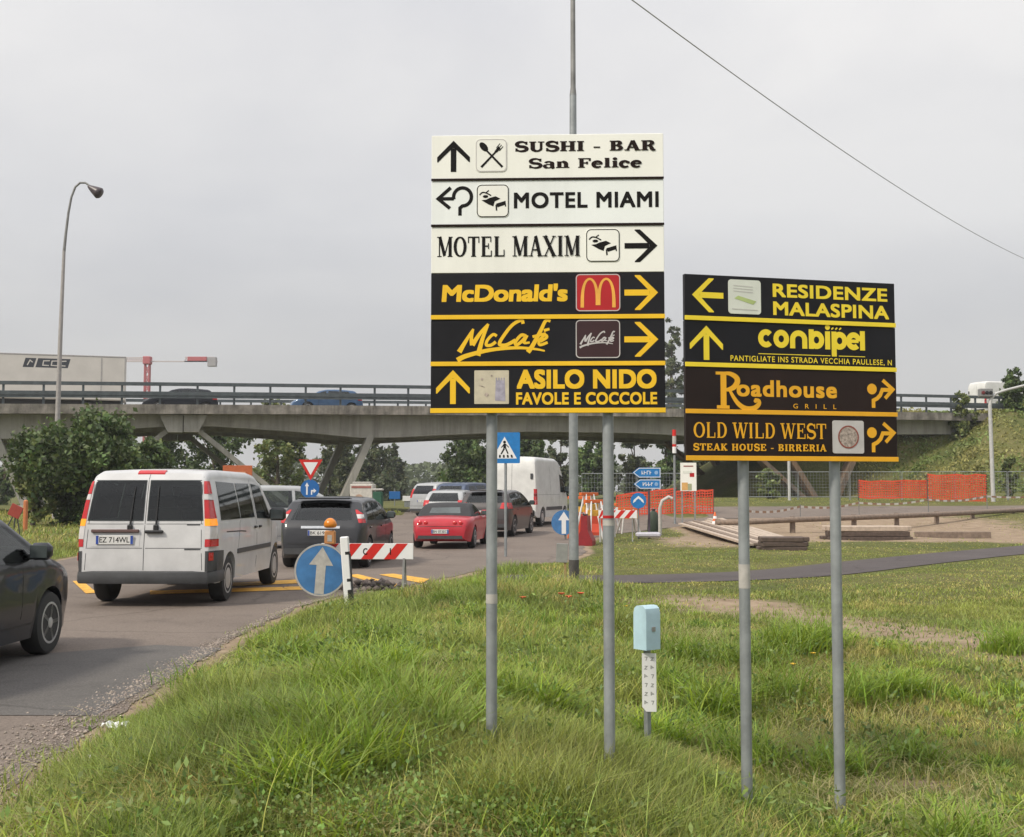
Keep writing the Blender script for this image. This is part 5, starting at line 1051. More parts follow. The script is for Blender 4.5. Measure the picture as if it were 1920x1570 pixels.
px_tree('leafy_shrub', 'lower leafy shrub at the left foot of the big dark tree', 62, 46.5, 850, 95, n=4000, size=.24, m='leaf_light', seed=4, low=.1, cat='shrub')
px_tree('leafy_shrub', 'shrub under the bridge at the right foot of the big dark tree', 285, 51, 822, 110, n=5000, size=.26, m='leaf', seed=5, low=.1, cat='shrub')
G_ = 'trees beyond the bridge'
TR = [('dark round tree under the bridge just right of the joint block', 400, 100, 764, 165, 'round', 'leaf', 5200, .5), ('olive green tree with a broad crown behind the triangular yield sign', 520, 96, 752, 150, 'round', 'leaf_light', 5200, .48),
      ('thin dark tree with sky showing through, right of the yield sign', 618, 120, 790, 46, 'poplar', 'leaf_far', 1300, .5), ('pale tall tree just left of the slanted bridge leg', 650, 118, 784, 60, 'poplar', 'leaf_far', 2600, .5),
      ('tall tapering tree behind the slanted bridge leg', 700, 140, 792, 92, 'cone', 'leaf_far', 3800, .6), ('shorter cone shaped tree at the left edge of the open sky under the bridge', 738, 150, 826, 66, 'cone', 'leaf_far', 3000, .6),
      ('dark cone shaped tree at the right edge of the open sky under the bridge', 880, 105, 764, 138, 'cone', 'leaf', 6500, .48), ('tree behind the white high roofed van', 985, 118, 796, 120, 'round', 'leaf', 4200, .55),
      ('tree between the white van and the lamp mast', 1052, 126, 800, 90, 'round', 'leaf_far', 3600, .6), ('dark tree right of the lamp mast behind the sign posts', 1122, 120, 806, 104, 'round', 'leaf', 4000, .55), ('pale tree behind the blue direction arrows', 1190, 124, 804, 84, 'round', 'leaf_far', 3400, .6),
      ('dark tree behind the striped height gauge pole', 1250, 116, 800, 90, 'round', 'leaf', 3800, .5), ('tree behind the left post of the lower sign board', 1345, 112, 790, 110, 'round', 'leaf_far', 3800, .55), ('dark low tree behind the right hand bridge legs', 1450, 108, 798, 120, 'round', 'leaf', 3800, .5),
      ('slender poplar seen in the gap between the two sign boards', 1262, 150, 590, 40, 'poplar', 'leaf_far', 3400, .55), ('second poplar half hidden by the lower sign board', 1292, 152, 604, 36, 'poplar', 'leaf_far', 2800, .55),
      ('dark tree under the left end of the bridge', 8, 104, 815, 90, 'round', 'leaf', 3000, .5), ('dark tree behind the red brown post, left of the bushy tree', -60, 100, 800, 150, 'round', 'leaf', 3800, .5), ('dark tree filling the gap behind the bushy tree', 300, 102, 780, 150, 'round', 'leaf', 4600, .5)]
for i, (lb, px, Y, yt, wp, kd, m_, n, sz) in enumerate(TR): px_tree({'poplar': 'poplar_tree', 'cone': 'conical_tree'}.get(kd, 'round_tree'), lb, px, Y, yt, wp, kind=kd, m=m_, n=n, size=sz, seed=20+i, group=G_, low=.06 if kd != 'poplar' else .08)
# far wood: one mass on the skyline
def far_wood():
    r_ = np.random.default_rng(77); n = 26000; x = r_.uniform(-260, 330, n); top = 3.5+5.5*fnoise(x*.045, x*0+3, 4)+1.2*vnoise(x*.4, x*0); z = top*r_.random(n)**.6; y = 262+r_.normal(size=n)*7
    V, Fq = leaf_cards(np.c_[x, y, z], 1.5, r_); c = .75+.5*r_.random(n); o = array_mesh('far_wood', V, Fq, M['leaf_far'], False, np.repeat(np.c_[c, c, c], 4, 0)); tag(o, 'distant low line of trees along the skyline under the bridge', 'wood', kind='stuff')
    o['label'] = 'distant low line of trees along the skyline under the bridge'
far_wood()
# shrubs on the embankment
for i, (lb, px, Y, yt, wp, m_, n) in enumerate([('round green shrub at the end of the bridge railing', 1804, 80.5, 735, 58, 'leaf_light', 3600), ('tall dark bush at the top right of the grassy bank', 1908, 81, 692, 74, 'leaf', 4200), ('dark low bush halfway down the grassy bank by the pale post', 1893, 68, 852, 44, 'leaf_light', 1500),
        ('low bush at the foot of the bank behind the orange netting', 1440, 64, 884, 60, 'leaf_light', 1600), ('leafy bush on the bank top at the right edge', 1950, 84, 706, 70, 'leaf_light', 2600)]):
    X = xat(px, Y); zg = hz(X, Y)-.15; tree('bank_shrub', lb, X, Y, max(zat(yt, Y), zg+1.0), wp*Y/F, n=n, size=.26, m=m_, seed=60+i, group='shrubs on the bank', low=.08, cat='shrub')

# ------------------------------------------------------------------ street furniture
def plane_fn(c, yaw=0, tilt=0):                                   # local (u right, v up, d toward viewer) on a plate
    Rm = Matrix.Rotation(yaw, 3, 'Z')@Matrix.Rotation(tilt, 3, 'Y'); c = Vector(c); return lambda u, v, d: c+Rm@Vector((u, -d, v))
def disc_pts(r, n=40): return [(r*math.cos(2*math.pi*i/n), r*math.sin(2*math.pi*i/n)) for i in range(n)]
def plate_mesh(P, fn, d0, d1, name, m, parent): mb = MB(); mb.prism(P, fn, d0, d1); return recalc(mb.build(name, m, parent))
ARROW = [(-.058, -.30), (.058, -.30), (.058, .06), (.15, .06), (0, .29), (-.15, .06), (-.058, .06)]
def round_sign(t, c, r, yaw, m, tilt=0, arrow_m='white_dirty', rim_m='white_dirty', aw=1.0):
    fn = plane_fn(c, yaw, tilt); o = plate_mesh(disc_pts(r), fn, -.012, 0, 'sign_plate', M[m], t); ik = Ink(); P = disc_pts(r-.012, 44); ik.ribbon(P+[P[0]], .022); mb = MB(); mb.add([fn(x, y, .002+d) for x, y, d in ik.mb.v], ik.mb.f); mb.build('rim', M[rim_m], o)
    k = r/.33; mb = MB(); mb.add([fn(x*k*aw, y*k, .003) for x, y in ARROW], [tuple(range(7))]); mb.build('arrow', M[arrow_m], o); return o
# round keep-straight sign leaning on its striped post by the road edge
c0 = at(657, 1152, 15.0); g0 = hz(c0.x, 15.0)
t = thing('roundabout_arrow_sign', 'faded round blue sign with white upward arrow beside a black and white post', 'sign', (c0.x, 15.0, g0))
round_sign(t, Vector((xat(603, 15.05)-c0.x, .05, zat(1069, 15.05)-g0)), .335, R(6), 'blue_faded', R(4))
MB().box((xat(648, 15.08)-c0.x, .09, .44), (.05, .05, 1.0), 0, Matrix.Rotation(R(-2), 3, 'Y')).build('bracket', M['galv_worn'], t)
t = thing('striped_post', 'leaning white post with black bands in front of the round blue arrow sign', 'post', (c0.x, 14.93, g0))
Mt = Matrix.Rotation(R(-4.5), 3, 'Y'); zt_ = zat(1006, 14.93)-g0
MB().box(Mt@Vector((0, 0, zt_/2-.1)), (.105, .09, zt_+.2), 0, Mt, .012).build('post', M['white'], t)
for z0, z1 in ((.0, .30), (.40, .44), (.74, .78)): MB().box(Mt@Vector((.027, -.004, (z0+z1)/2)), (.054, .088, z1-z0), 0, Mt, .004).build('black_band', M['black'], t)
MB().box(Mt@Vector((.055, 0, zt_*.42)), (.012, .084, zt_*.7), 0, Mt).build('dark_edge', M['skid'], t)
# red and white barrier with amber beacon
def barrier(name, label, X, Y, L, H, yaw, bh=.24, n=8, letters=None, group=None, legs=True):
    g = hz(X, Y); t = thing(name, label, 'barrier', (X, Y, g), yaw, group); MB().box((0, 0, H-bh/2), (L, .03, bh), 0, None, .004).build('board', M['white'], t); b = t.children[0]; w = L/n
    for k in range(n):
        if k % 2: continue
        x0 = -L/2+k*w; P = [(max(-L/2, x0-.10), H-bh+.002), (min(L/2, x0+w-.10), H-bh+.002), (min(L/2, x0+w+.10), H-.002), (min(L/2, x0+.10), H-.002)]
        mb = MB(); mb.add([(u, -.0165, v) for u, v in P], [(0, 1, 2, 3)]); mb.build('red_stripe', M['red'], b)
    if letters:
        for ch, u in letters: lw = .035 if ch != 'I' else .009; ik = fit(text_ink(ch, .02), (u-lw, H-bh*.72, u+lw, H-bh*.3)); ik.mb.v = [(p[0], -.0175-p[2], p[1]) for p in ik.mb.v]; ik.mb.build('letter', M['ink'], b)
    if legs:
        for sx in (-1, 1):
            mb = MB()
            for dy in (-1, 1): mb.box((sx*(L/2-.14), dy*.11, (H-bh)/2), (.035, .035, H-bh+.05), 0, Matrix.Rotation(dy*R(14), 3, 'X'))
            mb.box((sx*(L/2-.14), 0, .12), (.03, .24, .03)); mb.build('leg', M['galv_worn'], t)
            MB().box((sx*(L/2-.14), -.02, H-bh-.10), (.036, .03, .22)).build('leg_bracket', M['black'], t)
    return t
Yb = 18.6; xb0, xb1 = xat(603, Yb), xat(776, Yb)
barrier('striped_barrier', 'red and white striped road barrier board lettered C I by the yellow road lines', (xb0+xb1)/2, Yb, xb1-xb0, zat(1019, Yb)-hz((xb0+xb1)/2, Yb), R(-3), .25, 8, [('C', -.03), ('I', .37)])
zb_ = zat(1020, Yb-.05); xl = xat(620, Yb-.05)
t = thing('warning_beacon', 'amber warning beacon on the top of the striped barrier behind the arrow sign', 'beacon', (xl, Yb-.06, zb_))
MB().box((0, 0, .10), (.17, .10, .22), 0, None, .02).build('battery_case', mat('orange_brown_case', (.48, .22, .08), .5), t); MB().box((0, -.052, .09), (.07, .006, .1)).build('case_label', M['white_dirty'], t.children[0])
MB().lathe([(.055, -.05), (.09, -.04), (.105, .0), (.09, .05), (.055, .09), (.02, .105)], (0, 0, .30), 'Z', 20).build('lens', M['amber'], t, 60)
# grey lamp mast behind the tall board (its head is above the picture)
Xm, Ym = xat(1075.5, 19.6), 19.6; g = hz(Xm, Ym)
t = thing('lamp_mast', 'tall grey steel lamp mast rising behind the tall sign board', 'lamp post', (Xm, Ym, g))
MB().tube([(0, 0, -.3), (0, 0, 1.3), (.0, 0, 4.2), (.012, 0, 8.3)], [.083, .080, .072, .058], 18).build('lower_tube', M['galv'], t, 40)
MB().tube([(.012, 0, 8.28), (.014, 0, 8.42), (.015, 0, 12.2)], [.060, .045, .036], 14).build('upper_tube', M['galv_worn'], t, 40)
MB().tube([(0, 0, .0), (0, 0, .42)], [.088, .086], 18).build('base_sleeve', mat('rusty_dark_sleeve', (.075, .07, .066), .8), t, 40)
mb = MB(); mb.tube([(.015, 0, 12.1), (.1, 0, 12.4), (.6, 0, 12.6), (1.4, 0, 12.65)], [.035, .03, .028, .028], 10); mb.build('arm', M['galv_worn'], t, 40); MB().box((1.8, 0, 12.62), (.8, .3, .14), 0, None, .05).build('lamp_head', M['galv_worn'], t)
# left street lamp with swan neck
Yl = 54.0; Xl = xat(104, Yl); g = hz(Xl, Yl)
t = thing('street_lamp', 'tall slender street lamp with a curved swan neck left of the bridge', 'street lamp', (Xl, Yl, g)); L0 = lambda px, py: (xat(px, Yl)-Xl, 0, zat(py, Yl)-g)
MB().tube([(0, 0, -.3), L0(104.6, 800), L0(106.5, 620), L0(109.5, 470)], [.135, .115, .095, .07], 12).build('column', mat('warm_grey_column', (.33, .31, .30), .6, .2), t, 40)
MB().tube([L0(109.5, 472), L0(112, 440), L0(116, 400), L0(121, 370), L0(128, 351), L0(137, 343), L0(147, 343), L0(156, 349)], [.07, .062, .055, .05, .05, .05, .05, .05], 10).build('swan_neck', M['galv_worn'], t, 50)
q = Vector(L0(165, 357)); Mr = Matrix.Rotation(R(33), 3, 'Y')
MB().lathe([(.06, -.36), (.11, -.26), (.17, -.1), (.25, .14), (.28, .26), (.22, .34)], q, 'X', 16, 0, Mr).build('lamp_head', mat('dark_lamp_head', (.05, .035, .04), .4), t, 60)
# white lamp post with arm and signal box on the right
Yr = 56.0; Xr = xat(1862, Yr); g = hz(Xr, Yr); t = thing('signal_post', 'pale post with a slanted arm carrying a small signal box at the right', 'traffic signal', (Xr, Yr, g)); L0 = lambda px, py: (xat(px, Yr)-Xr, 0, zat(py, Yr)-g)
wm = mat('pale_post_paint', (.46, .46, .45), .5, .1)
MB().tube([(0, 0, -.3), L0(1860, 760)], [.105, .085], 12).build('post', wm, t, 40); MB().tube([L0(1860, 762), L0(1862, 748), L0(1872, 738), L0(1890, 732), L0(1930, 722), L0(2010, 706)], [.085, .08, .07, .065, .06, .05], 10).build('arm', wm, t, 40)
q = Vector(L0(1852, 737)); MB().box(q, (.62, .35, .40), 0, None, .03).build('signal_box', mat('signal_grey', (.20, .20, .20), .5), t)
for k in range(3): MB().lathe([(.085, 0), (.085, .03), (.05, .04)], q+Vector((-.17+.18*k, -.176, 0)), 'Y', 14, 0, Matrix.Rotation(math.pi, 3, 'Z')).build('lens', [mat('dim_red_lens', (.14, .02, .02), .3), M['black'], M['black']][k], t)
# pole behind the lower board
Y_ = 58.0; X_ = xat(1480, Y_); MBo = MB().tube([(0, 0, -.3), (0, 0, zat(868, Y_)-hz(X_, Y_)+1.2)], .075, 10); o = MBo.build('thin_pole', wm, None, 40, (X_, Y_, hz(X_, Y_))); tag(o, 'thin pale pole between the posts of the lower sign board', 'pole')
# pedestrian crossing sign
Yp = 28.5; Xp = xat(948, Yp); g = hz(Xp, Yp); t = thing('crossing_sign', 'square blue pedestrian crossing sign on a thin grey pole', 'sign', (Xp, Yp, g))
MB().tube([(0, .03, -.3), (0, .03, zat(812, Yp)-g)], .035, 10).build('pole', M['galv'], t, 40)
cz = zat(840, Yp)-g; hs = .375; fn = plane_fn((xat(946, Yp)-Xp, -.012, cz), R(-6)); o = plate_mesh(rrect(-hs, -hs, hs, hs, .03), fn, -.02, 0, 'sign_plate', M['blue_bright'], t)
def flat(P, d, nm, m, par, fn): mb = MB(); mb.add([fn(x, y, d) for x, y in P], [tuple(range(len(P)))]); return mb.build(nm, M[m], par)
flat([(-.30, -.26), (.30, -.26), (0, .27)], .002, 'triangle', 'white', o, fn)
for P in ([(-.03, -.02), (.04, .0), (.03, .10), (-.03, .10)], [(-.02, -.0), (-.10, -.15), (-.07, -.16), (.01, -.03)], [(.01, -.01), (.07, -.15), (.10, -.14), (.04, .0)], [(.02, .08), (.10, .0), (.11, .02), (.03, .10)], [(-.02, .09), (-.09, .01), (-.07, .0), (-.01, .06)]): flat(P, .004, 'walker', 'ink', o, fn)
flat([(.035*math.cos(a), .14+.035*math.sin(a)) for a in np.linspace(0, 6.28, 16)[:-1]], .0045, 'walker_head', 'ink', o, fn)
for k in range(5): flat([(-.24+.10*k, -.24), (-.19+.10*k, -.24), (-.185+.093*k, -.17), (-.225+.093*k, -.17)], .004, 'stripe', 'ink', o, fn)
# small grey sign seen from behind on a wooden stake by the mast
Ys = 19.3; Xs = xat(1060, Ys); g = hz(Xs, Ys); t = thing('small_stake_sign', 'small grey plate on a thin yellowish stake beside the lamp mast', 'sign', (Xs, Ys, g))
MB().box((0, 0, .14), (.045, .045, .55), 0, Matrix.Rotation(R(-2), 3, 'Y'), .006).build('stake', mat('yellow_wood', (.30, .21, .09), .8), t); MB().box((-.06, -.03, zat(1037, Ys)-g), (.19, .02, .31), 0, Matrix.Rotation(R(3), 3, 'Y'), .004).build('plate', M['sign_back'], t)
# light blue meter box on its post
Yx = 7.55; Xx = xat(1211, Yx); g = hz(Xx, Yx); t = thing('meter_box', 'small light blue enamel box on a thin post in the grass, numbered plate below', 'meter box', (Xx, Yx, g), R(38))
zt_, zl_ = zat(1135, Yx)-g, zat(1217, Yx)-g; MB().box((0, 0, (zl_+.02)/2-.1), (.035, .035, zl_+.2), 0, None, .003).build('post', M['galv'], t)
mb = MB(); wv, dv = .058, .062; P = [(-wv, zl_), (wv, zl_), (wv, zt_-.05), (wv*.86, zt_-.018), (wv*.5, zt_-.002), (0, zt_), (-wv*.5, zt_-.002), (-wv*.86, zt_-.018), (-wv, zt_-.05)]
mb.prism(P, lambda u, v, d: (d, u, v), -dv, dv); recalc(mb.build('cabinet', M['box_blue'], t, 35)); MB().box((.0, -wv-.004, zl_+.13), (.03, .006, .03), 0, None, .002).build('latch', M['sign_back'], t)
zp0, zp1 = zat(1333, Yx)-g, zat(1224, Yx)-g; mb = MB(); yaw_ = -R(38)
fnp = plane_fn((-.012, -.03, (zp0+zp1)/2), yaw_+R(-8)); hh = (zp1-zp0)/2; o = plate_mesh([(-.045, -hh+.03), (-.02, -hh), (.045, -hh), (.045, hh), (-.045, hh)], fnp, -.004, 0, 'number_plate', M['white'], t)
for k in range(6):
    for q in (-1, 1):
        v = hh-.035-k*.055; ik = Ink(); ik.d = .0006; u = q*.020
        for sg in ([(-.010, .014), (.010, .014), (.0, -.014)], [(-.010, -.012), (-.010, .014), (.010, .0), (-.008, -.002)], [(-.010, .012), (.010, .010), (-.010, -.012), (.010, -.012)])[(k*2+q+1) % 3:(k*2+q+1) % 3+1]: ik.ribbon([(u+a*.8, v+b*.8) for a, b in sg], .005)
        mb = MB(); mb.add([fnp(x, y, d) for x, y, d in ik.mb.v], ik.mb.f); mb.build('mark', M['sign_back'], o)
# yield sign with round direction sign below
Yy = 27.5; Xy = xat(582, Yy); g = hz(Xy, Yy); t = thing('yield_sign', 'white triangular yield sign with red border above a round blue arrows sign', 'sign', (Xy, Yy, g))
MB().tube([(0, .04, -.3), (0, .04, zat(866, Yy)-g)], .03, 10).build('pole', M['galv'], t, 40); k = Yy/F
fn = plane_fn((0, 0, zat(877, Yy)-g), R(4)); o = plate_mesh([(-22*k, 15*k), (0, -24*k), (22*k, 15*k)], fn, -.015, 0, 'triangle', M['red'], t); flat([(-13.5*k, 10*k), (0, -14*k), (13.5*k, 10*k)], .003, 'white_field', 'white', o, fn)
fn = plane_fn((-1*k, 0, zat(917, Yy)-g), R(4)); o = plate_mesh(disc_pts(17.5*k, 30), fn, -.015, 0, 'arrows_plate', M['blue'], t)
flat([(-7*k, -11*k), (-4*k, -11*k), (-4*k, 5*k), (-1.5*k, 5*k), (-5.5*k, 12*k), (-9.5*k, 5*k), (-7*k, 5*k)], .003, 'arrow', 'white', o, fn); flat([(2*k, -11*k), (4.5*k, -11*k), (4.5*k, -5*k), (7*k, -5*k), (7*k, -8*k), (12*k, -3.5*k), (7*k, 1*k), (7*k, -2*k), (2*k, -2*k)], .003, 'arrow', 'white', o, fn)
# orange building-site board and kiosk beyond
Yo = 62; X_ = xat(445, Yo); g = hz(X_, Yo); t = thing('orange_board', 'orange information board above the roof of the white passenger van', 'sign', (X_, Yo, g)); z1, z0 = zat(873, Yo)-g, zat(897, Yo)-g-.3
MB().box((0, 0, (z0+z1)/2), (1.55, .08, z1-z0), 0, None, .01).build('board', mat('orange_board_paint', (.42, .10, .03), .6), t); MB().box((.05, -.046, z1-.42), (.75, .01, .16)).build('pale_line', mat('pale_orange', (.6, .32, .2)), t)
for sx in (-.6, .6): MB().box((sx, .08, z1/2-.1), (.08, .06, z1-.1)).build('leg', M['galv_worn'], t)
Yk = 63.6; X_ = xat(681, Yk); g = hz(X_, Yk); t = thing('site_kiosk', 'white box kiosk with a dark red strip at the foot of the bridge leg', 'kiosk', (X_, Yk, g)); w = 42*Yk/F; h = zat(908, Yk)-g
MB().box((0, 0, h/2), (w, 1.6, h), 0, None, .03).build('cabin', mat('off_white_cabin', (.55, .52, .47)), t); MB().box((0, -.81, h-.16), (w*.86, .02, .10)).build('red_strip', mat('dull_red', (.30, .10, .08)), t); mb = MB(); mb.lathe([(.22, 0), (.22, .02)], (-.12, -.80, h*.52), 'Y', 20, 0, Matrix.Rotation(math.pi, 3, 'Z')); mb.build('round_mark', mat('tan_mark', (.42, .28, .2)), t)
MB().box((0, -.1, h+.06), (w*.8, 1.3, .12), 0, None, .02).build('roof', M['white_dirty'], t)
Yk = 63; X_ = xat(709, Yk); g = hz(X_, Yk); t = thing('wheelie_bin', 'green waste bin with a pale lid beside the white kiosk', 'bin', (X_, Yk, g)); h = zat(916, Yk)-g
MB().box((0, 0, h*.45), (.5, .55, h*.86), 0, None, .05).build('tub', mat('bin_green', (.02, .09, .05)), t); MB().box((0, 0, h*.95), (.56, .62, .12), 0, None, .04).build('lid', M['white_dirty'], t)
Yk = 95; X_ = xat(740, Yk); g = hz(X_, Yk); t = thing('blue_road_sign', 'small blue road sign in the distance under the bridge', 'sign', (X_, Yk, g)); MB().box((0, 0, zat(929, Yk)-g), (.9, .04, .62), 0, None, .1).build('plate', M['blue'], t); MB().tube([(0, .05, -.2), (0, .05, 1.4)], .04, 8).build('pole', M['galv'], t)
Yk = 92; X_ = xat(764, Yk); g = hz(X_, Yk); t = thing('white_road_sign', 'low white road sign beside the small distant blue one', 'sign', (X_, Yk, g)); MB().box((0, 0, zat(935, Yk)-g), (.75, .04, .4), 0, None, .01).build('plate', M['white'], t); MB().box((0, .05, .4), (.5, .05, .9)).build('leg', M['galv'], t)
# leaning red works sign by the bush at the far left
Yk = 40; X_ = xat(30, Yk); g = hz(X_, Yk); t = thing('works_sign_stand', 'folded red works sign on a dark tripod in the grass at the far left', 'sign', (X_, Yk, g))
MB().box((0, 0, .78), (.42, .03, .42), 0, Matrix.Rotation(R(25), 3, 'Y'), .01).build('plate', mat('dull_red_plate', (.28, .035, .02)), t)
for a in (-.28, .02, .25): MB().tube([(0, .05, .8), (a-.12, .1*(a > 0), 0)], .022, 6).build('leg', M['plastic'], t)
Yk = 41; X_ = xat(49, Yk); g = hz(X_, Yk); o = MB().box((0, 0, .55), (.14, .14, 1.2), 0, None, .04).build('orange_stake', mat('orange_faded', (.5, .17, .06)), None, None, (X_, Yk, g)); tag(o, 'short orange stake behind the red works sign', 'stake')
# tower crane far off
Yc = 240; X_ = xat(272, Yc); t = thing('tower_crane', 'distant red and white tower crane with a level jib above the bridge', 'crane', (X_, Yc, 0)); cr = mat('crane_red', (.40, .10, .11), .6); cw = mat('crane_white', (.52, .46, .46), .6); k = Yc/F; zt_ = zat(672, Yc)
mb = MB(); w = 8.2*k/1.0*.5
for sx in (-1, 1):
    for sy in (-1, 1): mb.box((sx*w, sy*w, zt_/2), (.22, .22, zt_))
z = 2.0
while z < zt_-2: 
    for sy in (-1, 1): mb.tube([(-w, sy*w, z), (w, sy*w, z+1.8)], .08, 5); mb.tube([(w, sy*w, z), (-w, sy*w, z+1.8)], .08, 5)
    z += 1.8
mb.build('mast', cr, t); mb = MB(); zj = zat(678, Yc)
for a, b_, lo in ((-40, -2, .8), (6, 132, .22), (70, 124, .9)):
    n = 10
    mb.box(((a+b_)/2*k, 0, zj), ((b_-a)*k, .5, .18)); 
    if lo > .3:
        mb.box(((a+b_)/2*k, 0, zj+lo), ((b_-a)*k, .2, .15))
        for i in range(n): x0 = (a+(b_-a)*i/n)*k; x1 = (a+(b_-a)*(i+1)/n)*k; mb.tube([(x0, 0, zj), ((x0+x1)/2, 0, zj+lo)], .09, 5); mb.tube([((x0+x1)/2, 0, zj+lo), (x1, 0, zj)], .09, 5)
mb.build('jib', cw, t); MB().box((0, 0, zj+.2), (14*k, 1.6, 1.6), 0, None, .1).build('cab', cr, t); MB().box((122*k, 0, zj-.1), (16*k, 1.2, 1.9), 0, None, .05).build('counterweight', mat('crane_grey', (.30, .29, .30)), t); MB().box((94*k, 0, zj+.5), (36*k, .8, .9), 0, None, .05).build('winch', cr, t)
# overhead cable
p0, p1 = at(1185, 0, 24), at(1920, 485, 60); d = p1-p0; pts = []
for i in range(41): s_ = -.35+1.75*i/40; p = p0+d*s_; p.z -= 5.2*s_*(1-s_)*.33+.0; pts.append(p)
o = MB().tube(pts, .013, 6).build('overhead_cable', mat('cable_grey', (.36, .36, .37), .6), None, 60); tag(o, 'thin overhead cable sagging across the sky at the upper right', 'cable')

# ------------------------------------------------------------------ road works on the right
def span(fn_pts, post_every, name, label, cat, build, group=None): pass
def net_fence(name, label, P0, P1, h0, h1, group, sag=.06, cell=.11):
    """orange plastic net between two ground points, heights h0..h1 above ground"""
    a, b = Vector(P0), Vector(P1); L_ = (b-a).length; d = (b-a)/L_; yaw = math.atan2(d.y, d.x); ga, gb = hz(a.x, a.y), hz(b.x, b.y); t = thing(name, label, 'net fence', (a.x, a.y, ga), yaw, group)
    zf = lambda u: (gb-ga)*u/L_; mb = MB(); r_ = random.Random(int(a.x*7)); wob = [r_.uniform(-1, 1) for _ in range(12)]
    def dz(u): k = u/L_*10; i = int(k); f = k-i; return (wob[i]*(1-f)+wob[min(i+1, 11)]*f)
    nz_ = int((h1-h0)/cell)
    for j in range(nz_+1):
        z = h0+(h1-h0)*j/nz_; n = max(6, int(L_/.6)); w = .04 if j in (0, nz_) else .024
        vs = []; 
        for i in range(n+1): u = L_*i/n; y = .05*dz(u); vs += [(u, y, z+zf(u)-w+sag*dz(u)), (u, y, z+zf(u)+w+sag*dz(u))]
        mb.add(vs, [(2*i, 2*i+2, 2*i+3, 2*i+1) for i in range(n)])
    u = 0
    while u <= L_: y = .05*dz(min(u, L_))+.004; mb.add([(u-.024, y, h0+zf(u)+sag*dz(u)), (u+.024, y, h0+zf(u)+sag*dz(u)), (u+.024, y, h1+zf(u)+sag*dz(u)), (u-.024, y, h1+zf(u)+sag*dz(u))], [(0, 1, 2, 3)]); u += cell
    mb.build('netting', M['net'], t); n = max(1, round(L_/2.2))
    for i in range(n+1): u = L_*i/n; MB().tube([(u, .04, zf(u)-.2), (u, .04, zf(u)+h1+.06)], .025, 6).build('stake', M['plastic'], t)
    return t
def gpt(px, Y): return (xat(px, Y), Y)
NG = 'orange net fences of the road works'
net_fence('net_fence', 'low orange net fence at the foot of the bank, left half', gpt(1610, 57.5), gpt(1738, 57), .15, .95, NG); net_fence('net_fence', 'taller orange net fence at the foot of the bank, right half', gpt(1739, 56.6), gpt(1850, 56.2), .0, 1.25, NG)
net_fence('net_fence', 'orange net fence behind the blue direction arrows', gpt(1156, 51), gpt(1268, 50.5), .05, 1.05, NG); net_fence('net_fence', 'orange net fence behind the white notice board', gpt(1268, 50.2), gpt(1337, 49.8), .05, 1.0, NG)
def wire_fence(label, px0, px1, Y0, Y1, ytop):
    a, b = Vector(gpt(px0, Y0)), Vector(gpt(px1, Y1)); L_ = (b-a).length; d = (b-a)/L_; ga, gb = hz(a.x, a.y), hz(b.x, b.y); t = thing('wire_fence', label, 'fence', (a.x, a.y, ga), math.atan2(d.y, d.x), 'temporary wire mesh fences'); n = max(1, round(L_/2.6))
    for i in range(n):
        u0, u1 = L_*i/n+.03, L_*(i+1)/n-.03; z = (gb-ga)*(i+.5)/n; H_ = zat(ytop, (Y0+Y1)/2)-ga-z; mb = MB(); mb.tube([(u0, 0, z), (u0, 0, z+H_), (u1, 0, z+H_), (u1, 0, z)], .022, 6); mb.tube([(u0, 0, z+.15), (u1, 0, z+.15)], .02, 6); f = mb.build('frame', M['galv'], t); mb = MB()
        k = u0+.15
        while k < u1: mb.tube([(k, 0, z+.15), (k, 0, z+H_)], .0045, 3, 0, False); k += .15
        for j in range(1, 8): mb.tube([(u0, 0, z+.15+(H_-.15)*j/8), (u1, 0, z+.15+(H_-.15)*j/8)], .0045, 3, 0, False)
        mb.build('mesh', M['galv'], f)
wire_fence('grey wire mesh fence left of the blue direction arrows', 1090, 1300, 56, 55.5, 888); wire_fence('long grey wire mesh fence crossing below the lower sign board to the right', 1400, 1990, 59.5, 58, 885)
# warning tape on thin stakes
P = [gpt(1395, 43), gpt(1500, 46), gpt(1610, 48), gpt(1740, 50), gpt(1850, 52), gpt(1990, 54.5)]; t = thing('warning_tape', 'red and white warning tape strung along the back of the wooden rail', 'tape', (P[0][0], P[0][1], 0)); a0 = Vector((P[0][0], P[0][1], 0)); ys = [958, 950, 943, 937, 931, 924]
mb = MB(); prev = None; k = 0
for i in range(len(P)-1):
    A_ = Vector((*P[i], zat(ys[i], P[i][1])))-a0; B_ = Vector((*P[i+1], zat(ys[i+1], P[i+1][1])))-a0; n = 16
    for j in range(n): p = A_+(B_-A_)*(j/n); q = A_+(B_-A_)*((j+1)/n); p.z -= .12*math.sin(math.pi*j/n); q.z -= .12*math.sin(math.pi*(j+1)/n); mb.add([(p.x, p.y, p.z-.04), (q.x, q.y, q.z-.04), (q.x, q.y, q.z+.04), (p.x, p.y, p.z+.04), (p.x, p.y+.004, p.z-.04), (q.x, q.y+.004, q.z-.04), (q.x, q.y+.004, q.z+.04), (p.x, p.y+.004, p.z+.04)], [(0, 1, 2, 3), (7, 6, 5, 4), (0, 3, 7, 4), (1, 5, 6, 2)], k % 2); k += 1
mb.build('tape', [mat('tape_white', (.62, .60, .55)), mat('tape_tan', (.30, .17, .10))], t)
for (x, y), yy in zip(P, ys): MB().tube([(x-a0.x, y-a0.y, hz(x, y)-.1), (x-a0.x, y-a0.y, zat(yy, y)+.08)], .018, 6).build('stake', M['galv_worn'], t)
